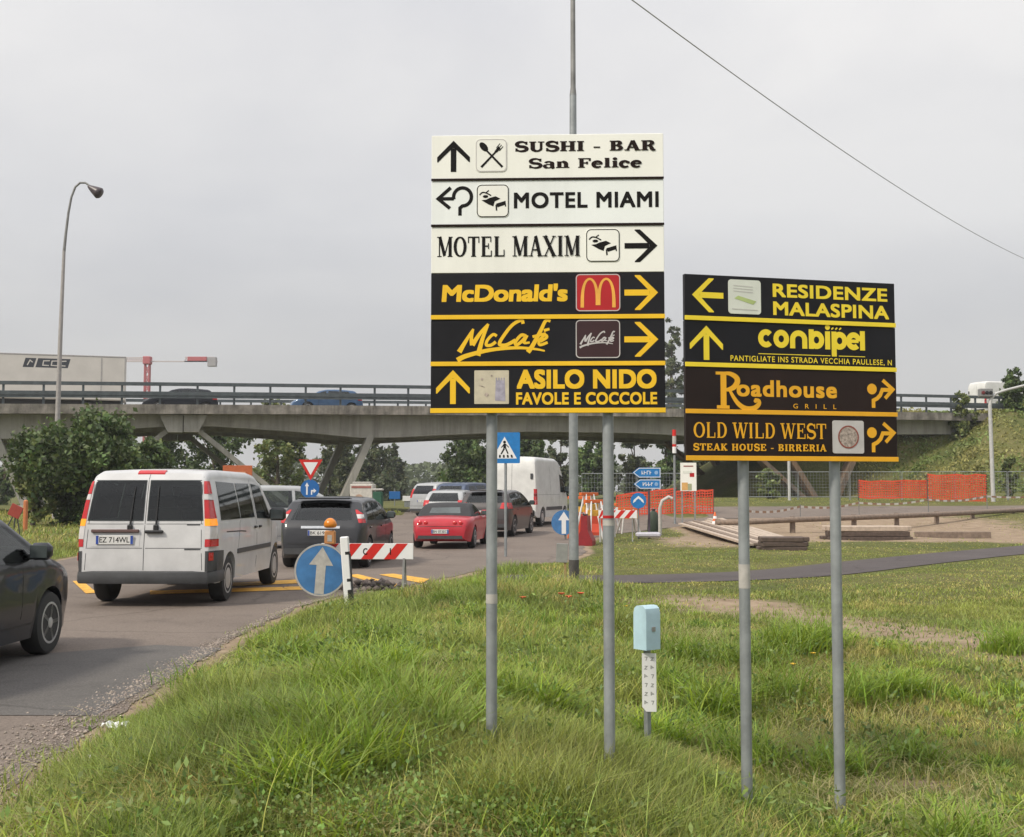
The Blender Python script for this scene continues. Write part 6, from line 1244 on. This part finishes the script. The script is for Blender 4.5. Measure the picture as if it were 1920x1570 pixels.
# wooden post-and-rail
RP = [gpt(1345, 41.5), gpt(1398, 40), gpt(1485, 40.5), gpt(1600, 41.8), gpt(1680, 43), gpt(1755, 45), gpt(1822, 47.2), gpt(1898, 49.5), gpt(1985, 52)]; yt_ = [977, 976, 972, 968, 965, 962, 959, 955, 950]
t = thing('wooden_rail', 'weathered wooden post and rail barrier along the works on the right', 'rail', (RP[0][0], RP[0][1], 0)); a0 = Vector((RP[0][0], RP[0][1], 0)); tops = [Vector((*p, zat(y, p[1])))-a0 for p, y in zip(RP, yt_)]
mb = MB(); mb.tube([v+Vector((0, -.12, -.05)) for v in tops], .095, 8); mb.build('rail', M['wood'], t, 50)
for (x, y), v in zip(RP, tops): MB().tube([(v.x, v.y, hz(x, y)-.2), (v.x, v.y, v.z+.06)], [.10, .095], 8).build('post', M['wood'], t, 50)
# planks and timber stacks
def timber(name, label, px0, px1, y0, y1, Y, dep, m, rows, cat='timber', yaw=0, group='timber left at the road works'):
    xa, xb = xat(px0, Y), xat(px1, Y); z1 = zat(y0, Y); g = hz((xa+xb)/2, Y+dep/2)-.03; t = thing(name, label, cat, ((xa+xb)/2, Y, g), yaw, group); w = xb-xa; H_ = z1-g; r_ = random.Random(px0)
    for j in range(rows):
        n = max(2, int(dep/.24))
        for i in range(n): jx = r_.uniform(-.12, .12); MB().box((jx, .12+i*dep/n, H_*(j+.5)/rows), (w*r_.uniform(.9, 1), dep/n*.93, H_/rows*.95), 0, Matrix.Rotation(r_.uniform(-.02, .02), 3, 'Z'), .015).build('beam', M['wood_pale' if (j == rows-1 and name == 'timber_stack' and px0 > 1500) else m], t)
    return t
timber('timber_stack', 'stack of timber with a pale top between the posts of the lower board', 1553, 1712, 987, 1012, 36.2, 1.0, 'wood_dark', 3); timber('timber_stack', 'dark block of timber at the near end of the planks', 1428, 1514, 1008, 1034, 30.4, .9, 'wood_dark', 3)
timber('loose_board', 'single long board lying in the grass right of the timber stack', 1712, 1858, 997, 1003, 37.5, .3, 'wood', 1)
def planks():
    t = thing('plank_ramp', 'pale planks laid side by side as a ramp leading back to the works', 'planks', (0, 0, 0)); a = [gpt(1512, 31.9), gpt(1400, 31.4), gpt(1272, 44), gpt(1352, 46)]; n = 9; r_ = random.Random(4)
    for i in range(n):
        f0, f1 = (i+.05)/n, (i+.95)/n; A_ = [Vector(a[0]).lerp(Vector(a[1]), f) for f in (f0, f1)]; B_ = [Vector(a[3]).lerp(Vector(a[2]), f) for f in (f0, f1)]; ex = r_.uniform(-.5, .3); d = (B_[0]-A_[0]).normalized(); B_ = [q+d*ex for q in B_]
        z0 = hz(*A_[0])+.13; z1 = hz(*B_[0])+.16+r_.uniform(0, .03); mb = MB(); P = [(*A_[0], z0), (*A_[1], z0), (*B_[1], z1), (*B_[0], z1)]; mb.add(P+[(x, y, z-.06) for x, y, z in P], [(0, 1, 2, 3), (7, 6, 5, 4), (0, 4, 5, 1), (1, 5, 6, 2), (2, 6, 7, 3), (3, 7, 4, 0)]); recalc(mb.build('plank', M['wood_pale' if r_.random() < .8 else 'wood'], t))
planks()
# signs in the works
Y_ = 37.0; X_ = xat(1217, Y_); g = hz(X_, Y_); t = thing('direction_arrows', 'two blue arrow shaped direction signs pointing left on one dark post', 'sign', (X_, Y_, g)); k = Y_/F
MB().tube([(0, .05, -.2), (0, .05, zat(874, Y_)-g)], .035, 8).build('post', mat('dark_violet_post', (.07, .05, .07)), t, 40)
for y0, y1, xs in ((877, 896, (1186, 1239)), (899, 917, (1188, 1239))):
    x0, x1 = (xs[0]-1217)*k, (xs[1]-1217)*k; z1, z0 = zat(y0, Y_)-g, zat(y1, Y_)-g; zm = (z0+z1)/2; P = [(x0, zm), (x0+.20, z1), (x1, z1), (x1, z0), (x0+.20, z0)]; o = plate_mesh(P, lambda u, v, d: (u, -d, v), -.02, .0, 'arrow_plate', M['blue_bright'], t)
    ik = Ink(); c = [( x0+.04, zm), (x0+.21, z1-.02), (x1-.02, z1-.02), (x1-.02, z0+.02), (x0+.21, z0+.02)]; ik.ribbon(c+[c[0]], .02); ik.mb.v = [(p[0], -.003-p[2], p[1]) for p in ik.mb.v]; ik.mb.build('white_edge', M['white'], o)
    ik = Ink(); xx = x0+.30; r_ = random.Random(y0)
    while xx < x1-.28: w = r_.uniform(.04, .07); ik.ribbon([(xx, zm-.06), (xx, zm+.06)], .02); ik.ribbon([(xx, zm+.05*r_.choice((-1, 0, 1))), (xx+w, zm+.05*r_.choice((-1, 0, 1)))], .02); xx += w+.025
    ik.mb.v = [(p[0], -.004-p[2], p[1]) for p in ik.mb.v]; ik.mb.build('lettering', M['white'], o); ik = Ink(); ik.disc(x1-.14, zm, .06, 14); ik.mb.v = [(p[0], -.004-p[2], p[1]) for p in ik.mb.v]; ik.mb.build('pictogram', mat('pale_blue_film', (.25, .40, .62)), o)
Y_ = 36.6; X_ = xat(1197, Y_); g = hz(X_, Y_); t = thing('roundabout_sign', 'small round blue sign with white chevrons below the blue direction arrows', 'sign', (X_, Y_, g)); fn = plane_fn((0, 0, zat(939, Y_)-g)); o = plate_mesh(disc_pts(.245, 30), fn, -.015, 0, 'plate', M['blue_bright'], t)
for s_ in (1, .45): flat([(-.15*s_-.02, -.06*s_-.02), (-.13*s_-.02, .02*s_), (0, .15*s_), (.13*s_+.02, .02*s_), (.15*s_+.02, -.06*s_-.02), (0, .05*s_)], .003+.001*(s_ < 1), 'chevron', 'white' if s_ == 1 else 'blue_bright', o, fn)
MB().tube([(0, .05, -.2), (0, .05, zat(926, Y_)-g)], .028, 8).build('post', M['galv_worn'], t, 40); MB().box((.30, .05, .12), (.75, .5, .16), 0, None, .05).build('ballast', mat('pale_ballast', (.42, .41, .46)), t)
Y_ = 37.5; X_ = xat(1057, Y_); g = hz(X_, Y_); t = thing('roundabout_arrow_sign', 'round grey blue sign with white upward arrow half hidden by the lamp mast', 'sign', (X_, Y_, g)); round_sign(t, Vector((0, 0, zat(980, Y_)-g)), .395, 0, 'blue_faded', 0, 'white', 'blue_faded'); MB().tube([(.05, .05, -.2), (.05, .05, 1.0)], .03, 8).build('post', M['galv_worn'], t)
Y_ = 46; X_ = xat(1265, Y_); g = hz(X_, Y_); t = thing('striped_pole', 'thin pole with a red and white striped top left of the lower sign board', 'pole', (X_, Y_, g)); zt_ = zat(806, Y_)-g
MB().tube([(0, 0, -.2), (0, 0, zt_-1.0)], .045, 8).build('pole', M['galv'], t, 40)
for i, (a, b_, m_) in enumerate(((806, 818, 'red'), (818, 833, 'white_dirty'), (833, 838, 'red'), (838, 850, 'white'))): MB().tube([(0, 0, zat(b_, Y_)-g), (0, 0, zat(a, Y_)-g)], .078, 10).build('band', M[m_], t, 40)
Y_ = 45.6; X_ = xat(1291, Y_); g = hz(X_, Y_); t = thing('notice_board', 'white building notice board on two legs below the lower sign board', 'sign', (X_, Y_, g)); k = Y_/F; z1, z0 = zat(868, Y_)-g, zat(921, Y_)-g; w = 30*k
MB().box((0, 0, (z0+z1)/2), (w, .03, z1-z0), 0, None, .004).build('board', M['white_panel'], t); b = t.children[0]
for (x0, x1, a, c, m_) in ((-.42, -.05, .03, .30, 'orange_tan'), (-.05, .2, .03, .26, 'sage'), (.08, .36, .5, .64, 'red_film'), (-.35, .2, .62, .72, 'pale_film'), (-.3, .3, .86, .9, 'rust_film')):
    if m_ not in M: M[m_] = mat(m_, (.62, .36, .12) if m_ == 'orange_tan' else (.33, .36, .22))
    MB().box(((x0+x1)/2*w, -.018, z0+(a+c)/2*(z1-z0)), ((x1-x0)*w, .006, (c-a)*(z1-z0))).build('printed_field', M[m_], b)
for sx in (-1, 1): MB().box((sx*w*.4, .04, z0/2), (.05, .05, z0+.3)).build('leg', M['galv'], t)
# clutter at the mouth of the works: red barriers, striped boards, trestles, cones
barrier('striped_barrier', 'red and white striped board at the mouth of the works behind the middle sign post', xat(1158, 35.2), 35.2, 1.15, .95, R(-6), .24, 8, None)
def water_barrier(px, Y, label, yaw, m='lamp_red', hl=.5):
    X = xat(px, Y); g = hz(X, Y); t = thing('plastic_barrier', label, 'barrier', (X, Y, g), yaw, 'plastic road barriers'); mb = MB(); prof = [(-.24, 0), (-.24, .14), (-.11, .42), (-.09, .86), (.09, .86), (.11, .42), (.24, .14), (.24, 0)]; mb.prism(prof, lambda u, v, d: (d, u, v), -hl, hl); recalc(mb.build('shell', mat('barrier_red', (.24, .012, .016), .5) if m == 'lamp_red' else M[m], t)); MB().box((0, 0, .88), (hl, .1, .06), 0, None, .02).build('cap', M['black'], t)
water_barrier(1098, 34.2, 'dark red plastic barrier just right of the lamp mast', R(78), 'lamp_red', .35); water_barrier(1112, 40.5, 'orange red plastic barrier further back, right of the lamp mast', R(20), 'net')
def trestle(px, Y, label, H_=1.15, yaw=0, m='white_dirty'):
    X = xat(px, Y); g = hz(X, Y); t = thing('trestle', label, 'trestle', (X, Y, g), yaw, 'trestles at the road works')
    for sx in (-1, 1):
        for dy in (-1, 1): MB().tube([(sx*.34, dy*.30, 0), (sx*.16, dy*.04, H_)], .03, 6).build('leg', M[m], t)
    MB().box((0, 0, H_), (.75, .12, .10), 0, None, .01).build('top_bar', M['orange'], t); MB().box((0, -.10, H_*.72), (.62, .03, .18), 0, None, .004).build('board', M['road_yellow'], t)
trestle(1116, 35.4, 'pale trestle with a yellow board right of the dark red barrier', 1.25, R(25), 'white'); trestle(1086, 38.5, 'orange trestle standing behind the lamp mast', 1.35, R(-10), 'orange'); trestle(1178, 41, 'low pale trestle behind the striped board', .85, R(12))
trestle(1104, 37.4, 'slim white trestle between the red barrier and the yellow board', 1.45, R(40), 'white'); trestle(1140, 43.5, 'white trestle behind the second post of the tall board', 1.0, R(-30), 'white')
barrier('striped_barrier', 'red and white striped board half hidden by the second post of the tall board', xat(1122, 38.8), 38.8, 1.3, 1.0, R(8), .22, 8, None)
def cone(px, Y, label):
    X = xat(px, Y); g = hz(X, Y); t = thing('traffic_cone', label, 'cone', (X, Y, g), 0, 'traffic cones'); MB().box((0, 0, .02), (.34, .34, .04), 0, None, .01).build('base', M['black'], t); MB().lathe([(.14, .04), (.03, .62), (.02, .64)], (0, 0, 0), 'Z', 14).build('cone', M['orange'], t, 40)
    for z in (.22, .40): r0 = .14-.11*(z-.04)/.58; MB().lathe([(r0+.004, z), (r0-.014, z+.09)], (0, 0, 0), 'Z', 14).build('white_band', M['white'], t, 40)
cone(1065, 41, 'orange cone beside the rear of the white high roofed van'); cone(1340, 42.5, 'orange cone by the left end of the wooden rail')
# grey cabinets by the works
Y_ = 40; X_ = xat(1225, Y_); g = hz(X_, Y_); t = thing('green_sack', 'dark green sack standing beside a bent pipe below the direction arrows', 'sack', (X_, Y_, g)); MB().lathe([(.16, 0), (.22, .12), (.20, .5), (.14, .72), (.05, .80)], (0, 0, 0), 'Z', 12).build('sack', mat('sack_green', (.03, .045, .03), .8), t, 60); MB().lathe([(.055, .78), (.075, .86)], (0, 0, 0), 'Z', 10).build('neck', M['plastic'], t)
Y_ = 39.5; X_ = xat(1237, Y_); g = hz(X_, Y_); o = MB().tube([(0, 0, -.1), (0, 0, .9), (.08, 0, 1.15), (.3, 0, 1.28), (.42, 0, 1.22)], .06, 8).build('bent_pipe', M['white_dirty'], None, 50, (X_, Y_, g)); tag(o, 'pale bent pipe beside the dark green sack', 'pipe')
# rubble heap by the first barrier
def stones(name, label, pts, smin, smax, m, seed):
    r_ = np.random.default_rng(seed); n = len(pts); base = np.array([(1, 0, 0), (-1, 0, 0), (0, 1, 0), (0, -1, 0), (0, 0, 1), (0, 0, -1)], float); F8 = np.array([(0, 2, 4), (2, 1, 4), (1, 3, 4), (3, 0, 4), (2, 0, 5), (1, 2, 5), (3, 1, 5), (0, 3, 5)])
    s_ = smin+(smax-smin)*r_.random(n)**2.2; V = base[None]*(s_[:, None, None])*(.6+.8*r_.random((n, 6, 1))); a = r_.random(n)*6.28; c, q = np.cos(a)[:, None], np.sin(a)[:, None]; x = V[..., 0]*c-V[..., 1]*q; y = V[..., 0]*q+V[..., 1]*c; V = np.stack([x, y, V[..., 2]*.7], -1)+pts[:, None, :]
    C = .55+.75*r_.random(n); C = np.c_[C*(1+.08*r_.random(n)), C, C*(.95+.08*r_.random(n))]; o = array_mesh(name, V.reshape(-1, 3), (F8[None]+6*np.arange(n)[:, None, None]).reshape(-1, 3), m, False, np.repeat(C, 6, 0)); tag(o, label, 'gravel', kind='stuff'); return o
M['stone'] = mat('gravel_stone', (.27, .235, .20), .85, 0, .2, 20, tint=1)
r_ = np.random.default_rng(3); n = 8000; y = 4.6+13*r_.random(n)**1.7; ex = np.interp(y, [p[1] for p in ROAD[:6]], [p[0] for p in ROAD[:6]]); w = np.interp(y, [4.6, 7.0, 9.5, 13, 18], [.36, .33, .20, .09, .05]); off = r_.normal(size=n); x = ex-.10+off*w*.55+np.interp(y, [4.6, 7, 10, 18], [-.12, -.10, -.02, 0.06]); z = np.maximum(terrain(x, y), base_h(x, y)+.008)+.003
stones('roadside_gravel', 'loose grey gravel along the near edge of the road', np.c_[x, y, z], .004, .017, M['stone'], 8)
n = 260; cx, cy = xat(690, 19.2), 19.2; p = r_.normal(size=(n, 2))*[.55, .3]; x, y = cx+p[:, 0], cy+p[:, 1]; z = terrain(x, y)+.16*np.exp(-(p[:, 0]**2/.3+p[:, 1]**2/.1))*r_.random(n)
stones('rubble', 'small heap of broken asphalt at the road edge under the striped barrier', np.c_[x, y, z], .03, .10, mat('rubble_stone', (.12, .10, .09), .9, 0, .2, 20, tint=1), 9)
# litter on the verge
for lb, px, py, w, m_ in (('crumpled white paper lying on the gravel at the lower left', 226, 1365, .16, 'white'), ('crumpled pale plastic scrap on the grass edge at the lower left', 212, 1432, .20, 'white_dirty')):
    Y_ = EYE*F/(py-920); X_ = xat(px, Y_); mb = MB(); rr = random.Random(px); mb.grid(lambda u, v: ((u-.5)*w, (v-.5)*w*.7, .01+.05*rr.random()), 6, 5); o = mb.build('litter', M[m_], None, None, (X_, Y_, hz(X_, Y_)+.01)); o.modifiers.new('solid', 'SOLIDIFY').thickness = .002; tag(o, lb, 'litter', 'litter on the verge')

# ------------------------------------------------------------------ grass
def blades(name, label, x, y, h, w, seed, lean=.55, tint=None, m='grass', seg=3, kind='stuff', zoff=-.01):
    r_ = np.random.default_rng(seed); n = len(x); z = terrain(x, y)+zoff; a = r_.random(n)*2*np.pi; k = (lean*(.25+r_.random(n)))[:, None]; d = np.c_[np.cos(a), np.sin(a)]; fa = a+np.pi/2+r_.normal(size=n)*.5; s_ = np.c_[np.cos(fa), np.sin(fa)]; V = []; 
    for i in range(seg+1):
        t = i/seg; off = d*(h[:, None]*k*t**2); zz = z+h*(t-.28*k[:, 0]*t**2.2); hw = (w*.5*(1-t**1.5*.92))[:, None]
        if i < seg: V.append(np.c_[x, y, zz]+np.c_[off-s_*hw, np.zeros(n)]); V.append(np.c_[x, y, zz]+np.c_[off+s_*hw, np.zeros(n)])
        else: V.append(np.c_[x, y, zz]+np.c_[off-s_*hw*.3, np.zeros(n)]); V.append(np.c_[x, y, zz]+np.c_[off+s_*hw*.3, np.zeros(n)])
    nv = 2*(seg+1); V = np.stack(V, 1).reshape(-1, 3); b = nv*np.arange(n)[:, None]; Fq = np.concatenate([b+np.array([[2*i, 2*i+1, 2*i+3, 2*i+2]]) for i in range(seg)], 1).reshape(-1, 4)
    o = array_mesh(name, V, Fq, M[m], False, np.repeat(tint, nv, 0)); tag(o, label, 'grass', kind=kind); return o
def grass_density(x, y):
    d = np.minimum(poly_dist(x, y, ROAD), line_dist(x, y, PATH)-PATH_W); k = np.maximum(ss(-.02, .30, d-.14*fnoise(x*1.3, y*1.3)), .16*ss(-.30, -.02, d)*ss(.52, .66, fnoise(x*2.2+3, y*2.2))); k = k*(1-.93*ss(.35, .75, soil_mask(x, y)*(d > .4)+.55*(fnoise(x*1.6+9, y*1.6)-.5))); return k*(.45+.55*ss(.3, .55, fnoise(x*.8+40, y*.8)))
def grass_height(x, y):
    big = ss(.40, .72, fnoise(x*.45+3, y*.45+8)); left = 1-ss(.3, 1.8, x-.04*(y-6)); tuft = ss(.50, .78, fnoise(x*1.5+20, y*1.5+5)); d = poly_dist(x, y, ROAD)
    h = .035+.05*fnoise(x*2, y*2)+.19*big*left+.16*tuft*(.25+.75*left); h = h*(.35+.65*ss(0, .8, d))*(1-.5*ss(17, 20, y)*ss(-.5, 1.0, x)); mid = np.exp(-(((x-2.0)/1.1)**2+((y-9.5)/1.6)**2)); return h+.10*mid*fnoise(x*1.1, y*1.1+4)*1.5
def tint_of(x, y, r_, dry=.05):
    n = len(x); p = fnoise(x*.7+11, y*.7+3); q = fnoise(x*2.3+5, y*2.3); v = .62+.85*r_.random(n)**1.3+.34*(q-.5); g = np.c_[v*(.92+.30*(p-.3)+.15*r_.random(n)), v*1.02, v*(.72+.5*r_.random(n))]
    dr = r_.random(n) < dry+.13*ss(1.2, 3.2, x)*(1-ss(9, 16, y))+.12*ss(14, 20, y)*ss(0, 3, x)+.62*ss(.56, .70, fnoise(x*1.5+70, y*1.5+31)); g[dr] = np.c_[v*1.75, v*1.25, v*1.75][dr]; return g
def scatter(n, y0, y1, r_, x0=None, x1=None, power=1.0):
    y = y0+(y1-y0)*r_.random(n)**power; hwd = .48*y+.5; x = (-hwd+2*hwd*r_.random(n)) if x0 is None else x0+(x1-x0)*r_.random(n)
    k = r_.random(n) < grass_density(x, y); return x[k], y[k]
def grass_layer(name, label, n, y0, y1, w, seed, hs=1.0, power=1.0, dry=.03, lean=.9, seg=3):
    r_ = np.random.default_rng(seed); x, y = scatter(n, y0, y1, r_, power=power); h = grass_height(x, y)*hs*(.45+.85*r_.random(len(x))); return blades(name, label, x, y, h, w*(.7+.7*r_.random(len(x))), seed+1, lean, tint_of(x, y, r_, dry), seg=seg)
grass_layer('near_grass', 'uneven uncut grass in the foreground', 230000, 4.2, 8.5, .0072, 101, power=.9)
grass_layer('middle_grass', 'uneven grass on the verge around the sign posts', 230000, 8.0, 16, .0090, 103, lean=.9)
grass_layer('verge_grass', 'rough grass on the verge up to the footpath', 160000, 15.5, 31, .016, 105, hs=1.1, seg=2)
grass_layer('far_grass', 'mown grass beyond the road and footpath', 90000, 30, 70, .045, 107, hs=1.0, seg=2, dry=.22)
# tall tussocks: clumps of long arching blades
def tussocks(name, label, centres, per, h, w, seed, tint, spread=.10, lean=.9):
    r_ = np.random.default_rng(seed); c = np.repeat(np.array(centres), per, 0); n = len(c); x = c[:, 0]+r_.normal(size=n)*spread*c[:, 2]; y = c[:, 1]+r_.normal(size=n)*spread*c[:, 2]; hh = h*c[:, 2]*(.45+.65*r_.random(n)); v = (.75+.45*r_.random(n))[:, None]
    return blades(name, label, x, y, hh, w*(.7+.6*r_.random(n)), seed+1, lean, v*np.array(tint)*(.9+.2*r_.random((n, 3))), seg=4)
r_ = np.random.default_rng(55); cs = []
for px, py, k in ((650, 1345, 1.2), (560, 1245, .9), (700, 1220, 1.0), (620, 1430, 1.2), (760, 1390, 1.3), (820, 1420, 1.1), (560, 1520, 1.0), (600, 1470, 1.1), (480, 1420, .8), (690, 1480, 1.0), (1290, 1250, 1.0), (1400, 1260, 1.1), (1480, 1240, 1.2), (1530, 1230, 1.1), (1450, 1300, 1.1), (1340, 1320, 1.0), (1250, 1290, .9), (1600, 1300, 1.0), (1680, 1290, .8), (1780, 1530, .8), (1880, 1235, 1.0), (900, 1110, .9), (840, 1130, .8), (1010, 1100, .8), (1240, 1380, .8), (1400, 1390, .9), (940, 1340, .9), (1020, 1380, .9), (320, 1470, .7), (380, 1400, .7), (740, 1290, .8), (1700, 1380, .7), (1560, 1400, .8)):
    Y_ = EYE*F/(py-920)*(.94 if px < 1000 else 1.02); cs.append((xat(px, Y_), Y_, k))
tussocks('grass_tussocks', 'tall arching grass tussocks scattered over the verge', cs, 300, .40, .0125, 201, (.95, 1.08, .62), .13, 1.1)
tussocks('light_tussocks', 'bright yellow green grass tussocks in the foreground', [c for i, c in enumerate(cs) if i % 3 == 0], 130, .38, .015, 205, (1.30, 1.42, .45), .11, 1.2)
# pale seed heads on long stalks
n = 420; x, y = scatter(n*4, 4.8, 14, r_, power=1.1); x, y = x[:n], y[:n]; k = x < 2.6; x, y = x[k], y[k]; blades('seed_heads', 'pale seeding grass stalks bending above the foreground grass', x, y, (.26+.2*r_.random(len(x))), np.full(len(x), .006), 211, 1.0, np.c_[1.8+.4*r_.random(len(x)), 1.75+.3*r_.random(len(x)), 1.7+.4*r_.random(len(x))], seg=5)
# straw: dry flattened grass near the road
n = 9000; x, y = scatter(n*3, 4.6, 13, r_); k = (fnoise(x*.9+70, y*.9+31) > .54) & (x < 3.2); x, y = x[k][:n], y[k][:n]; v = .95+.55*r_.random(len(x)); blades('straw', 'dry straw lying in patches on the verge', x, y, .10+.10*r_.random(len(x)), np.full(len(x), .007), 221, 2.2, np.c_[v*1.35, v*.98, v*1.9], zoff=.015)
# clover and broad weeds at the bottom of the picture
cl = [(xat(px, Y_), Y_) for px, py in ((520, 1540), (600, 1555), (690, 1540), (780, 1500), (860, 1540), (930, 1490), (1010, 1530), (1080, 1560), (1150, 1540), (640, 1500), (740, 1560), (960, 1560), (1220, 1555), (1100, 1500)) for Y_ in [.915*EYE*F/(py-920)]]
c = np.repeat(np.array(cl), 380, 0); n = len(c); P = np.c_[c+r_.normal(size=(n, 2))*.19, np.zeros(n)]; P[:, 2] = terrain(P[:, 0], P[:, 1])+.03+.16*r_.random(n)**1.5; V, Fq = leaf_cards(P, .021, r_, -1.0, .8); v = (.75+.75*r_.random(n))[:, None]*np.array([[1.12, 1.05, .9]])*(.9+.2*r_.random((n, 3))); o = array_mesh('clover', V, Fq, M['clover'], False, np.repeat(v, 4, 0)); tag(o, 'low clover leaves at the bottom of the picture', 'clover', kind='stuff')
cc = []
for k in range(420):
    y_ = 4.9+10.5*r_.random()**1.3; x_ = -3+ (6.2+.1*y_)*r_.random(); 
    if poly_dist(np.array([x_]), np.array([y_]), ROAD)[0] > .35 and soil_mask(np.array([x_]), np.array([y_]))[0] < .35: cc.append((x_, y_, r_.uniform(.45, 1.0)*(1 if x_ < 1.6 else .6)))
tussocks('broad_grass', 'loose clumps of broad bladed grass all over the verge', cc, 50, .29, .0125, 231, (1.30, 1.36, .80), .12, 1.25)
tussocks('deep_grass', 'dark green grass clumps among the paler ones', [c for i, c in enumerate(cc) if i % 3 == 1], 85, .25, .011, 233, (.50, .74, .40), .16, .9)
c = np.repeat(np.array(cs)[:, :2], 60, 0); n = len(c); P = np.c_[c+r_.normal(size=(n, 2))*.30, np.zeros(n)]; P[:, 2] = terrain(P[:, 0], P[:, 1])+.03+.20*r_.random(n); V, Fq = leaf_cards(P, .034, r_, -.8, .5); v = (.6+.6*r_.random(n))[:, None]*np.array([[.95, 1.0, .95]]); o = array_mesh('weeds', V, Fq, M['clover'], False, np.repeat(v, 4, 0)); tag(o, 'broad leaved weeds among the tussocks', 'weeds', kind='stuff')
st_ = [(xat(px, EYE*F/(py-920)*.95), EYE*F/(py-920)*.95, k) for px, py, k in ((470, 1330, 1.1), (440, 1400, 1.0), (505, 1390, .9), (415, 1475, 1.0), (525, 1300, .8), (390, 1535, 1.1), (235, 1500, .9), (560, 1290, .7), (600, 1200, .7), (300, 1440, .7), (660, 1175, .6))]
tussocks('dead_grass', 'flattened tan dead grass in patches near the road', st_, 230, .26, .008, 241, (1.60, 1.08, 1.30), .17, 1.9)
c = np.repeat(np.array([q for i, q in enumerate(cc) if i % 5 == 2])[:, :2], 75, 0); n = len(c); P = np.c_[c+r_.normal(size=(n, 2))*.17, np.zeros(n)]; P[:, 2] = terrain(P[:, 0], P[:, 1])+.04+.20*r_.random(n); V, Fq = leaf_cards(P, .045, r_, -.6, .42); v = (.7+.9*r_.random(n))[:, None]*np.array([[1.15, 1.0, .95]])*(.88+.24*r_.random((n, 3)))
o = array_mesh('broad_weeds', V, Fq, M['clover'], False, np.repeat(v, 4, 0)); tag(o, 'colonies of narrow leaved weeds scattered through the verge grass', 'weeds', kind='stuff')
# flowers that can be counted
def flower(name, label, px, py, zh, r, petal, cat, group):
    Y_ = EYE*F/(py-920)*.985; X_ = xat(px, Y_); g = hz(X_, Y_); h = max(.08, zat(py, Y_)-g+zh); t = thing(name, label, cat, (X_, Y_, g), 0, group); MB().tube([(0, 0, -.02), (.01, 0, h*.5), (0, 0, h)], .0028, 5).build('stem', M['clover_stem'], t); mb = MB(); rr = random.Random(px)
    if name == 'clover_flower':
        for k in range(40): d = Vector((rr.gauss(0, 1), rr.gauss(0, 1), rr.gauss(.3, 1))).normalized(); mb.tube([Vector((0, 0, h))+d*r*.2, Vector((0, 0, h))+d*r*rr.uniform(.8, 1.05)], [r*.16, r*.07], 4)
    else:
        for k in range(5): a = 1.256*k+rr.random()*.4; mb.grid(lambda u, v: ((.1+u)*r*math.cos(a+(v-.5)*1.3), (.1+u)*r*math.sin(a+(v-.5)*1.3), h+r*.5*u*u+.006*rr.random()), 3, 4)
    mb.build('bloom', M[petal], t, 40); return t
M['clover_stem'] = mat('flower_stem', (.10, .15, .05), .6); M['clover_pink'] = mat('clover_bloom', (.50, .40, .34), .7, 0, .15, 60); M['poppy'] = mat('poppy_petal', (.62, .10, .035), .6, 0, .15, 40); M['dandelion'] = mat('yellow_petal', (.70, .44, .03), .6, 0, .1, 40)
for lb, px, py in (('pinkish white clover flower, lowest and farthest left', 676, 1528), ('pinkish white clover flower lowest of all, at the bottom middle', 934, 1556), ('pinkish white clover flower just above the bottom middle one', 926, 1516), ('clover flower half way between the left post base and the bottom edge', 828, 1432), ('faint clover flower at the lower left, above the leftmost one', 688, 1492), ('small clover flower left of the tall board posts, low down', 778, 1496)):
    flower('clover_flower', lb, px, py, .05, .019, 'clover_pink', 'flower', 'clover flowers')
for lb, px, py in (('red poppy, leftmost of the row between the tall board posts', 980, 1146), ('red poppy in the middle of the row, larger', 1052, 1138), ('red poppy close beside the larger one', 1066, 1144), ('red poppy at the right end of the row', 1088, 1137)): flower('poppy', lb, px, py, .16, .045, 'poppy', 'poppy', 'red poppies')
for lb, px, py in (('yellow flower left of the light blue meter box', 1172, 1153), ('yellow flower between the posts of the lower board, upper', 1520, 1248), ('yellow flower between the posts of the lower board, lower', 1482, 1270)): flower('yellow_flower', lb, px, py, .10, .022, 'dandelion', 'flower', 'yellow flowers')

# rough growth on the bank
n = 60000; r_ = np.random.default_rng(91); x = r_.uniform(22, 48, n); y = r_.uniform(58, 84, n); e = terrain(x, y); k = (e > base_h(x, y)+.35) & (r_.random(n) < .25+.75*ss(.38, .6, fnoise(x*.5, y*.5)))
x, y, e = x[k], y[k], e[k]; gh = .12+.75*ss(.5, .75, fnoise(x*.35+5, y*.35+9)); P = np.c_[x, y, e+gh*r_.random(len(x))]; V, Fq = leaf_cards(P, .24, r_, -.3, .5); p = fnoise(x*.3+2, y*.3+7)[:, None]; v = (.7+.6*r_.random(len(x)))[:, None]
C = 1.25*v*(np.array([[.95, 1.0, .8]])*(1-ss(.42, .6, p))+np.array([[1.55, 1.15, 1.1]])*ss(.42, .6, p)); o = array_mesh('bank_growth', V, Fq, M['leaf_light'], False, np.repeat(C, 4, 0)); tag(o, 'rough grass and weeds covering the bank beside the bridge end', 'weeds', kind='stuff')

t, b = high_van('white van at the top of the grassy bank beyond the end of the bridge'); on_deck(t, 1890, 6.5, -math.pi/2); t.location.z = hz(t.location.x, t.location.y)

# ------------------------------------------------------------------ summer haze
hzm = bpy.data.materials.new('haze_air'); hzm.use_nodes = True; N, L = nodes(hzm); N.remove(N['Principled BSDF']); pv = N.new('ShaderNodeVolumePrincipled'); pv.inputs['Color'].default_value = (.93, .95, 1, 1); pv.inputs['Density'].default_value = .00042; pv.inputs['Anisotropy'].default_value = .2; L.new(pv.outputs[0], N['Material Output'].inputs['Volume'])
o = MB().box((0, 2200, 15), (6300, 4900, 36)).build('haze', hzm); tag(o, kind='stuff')
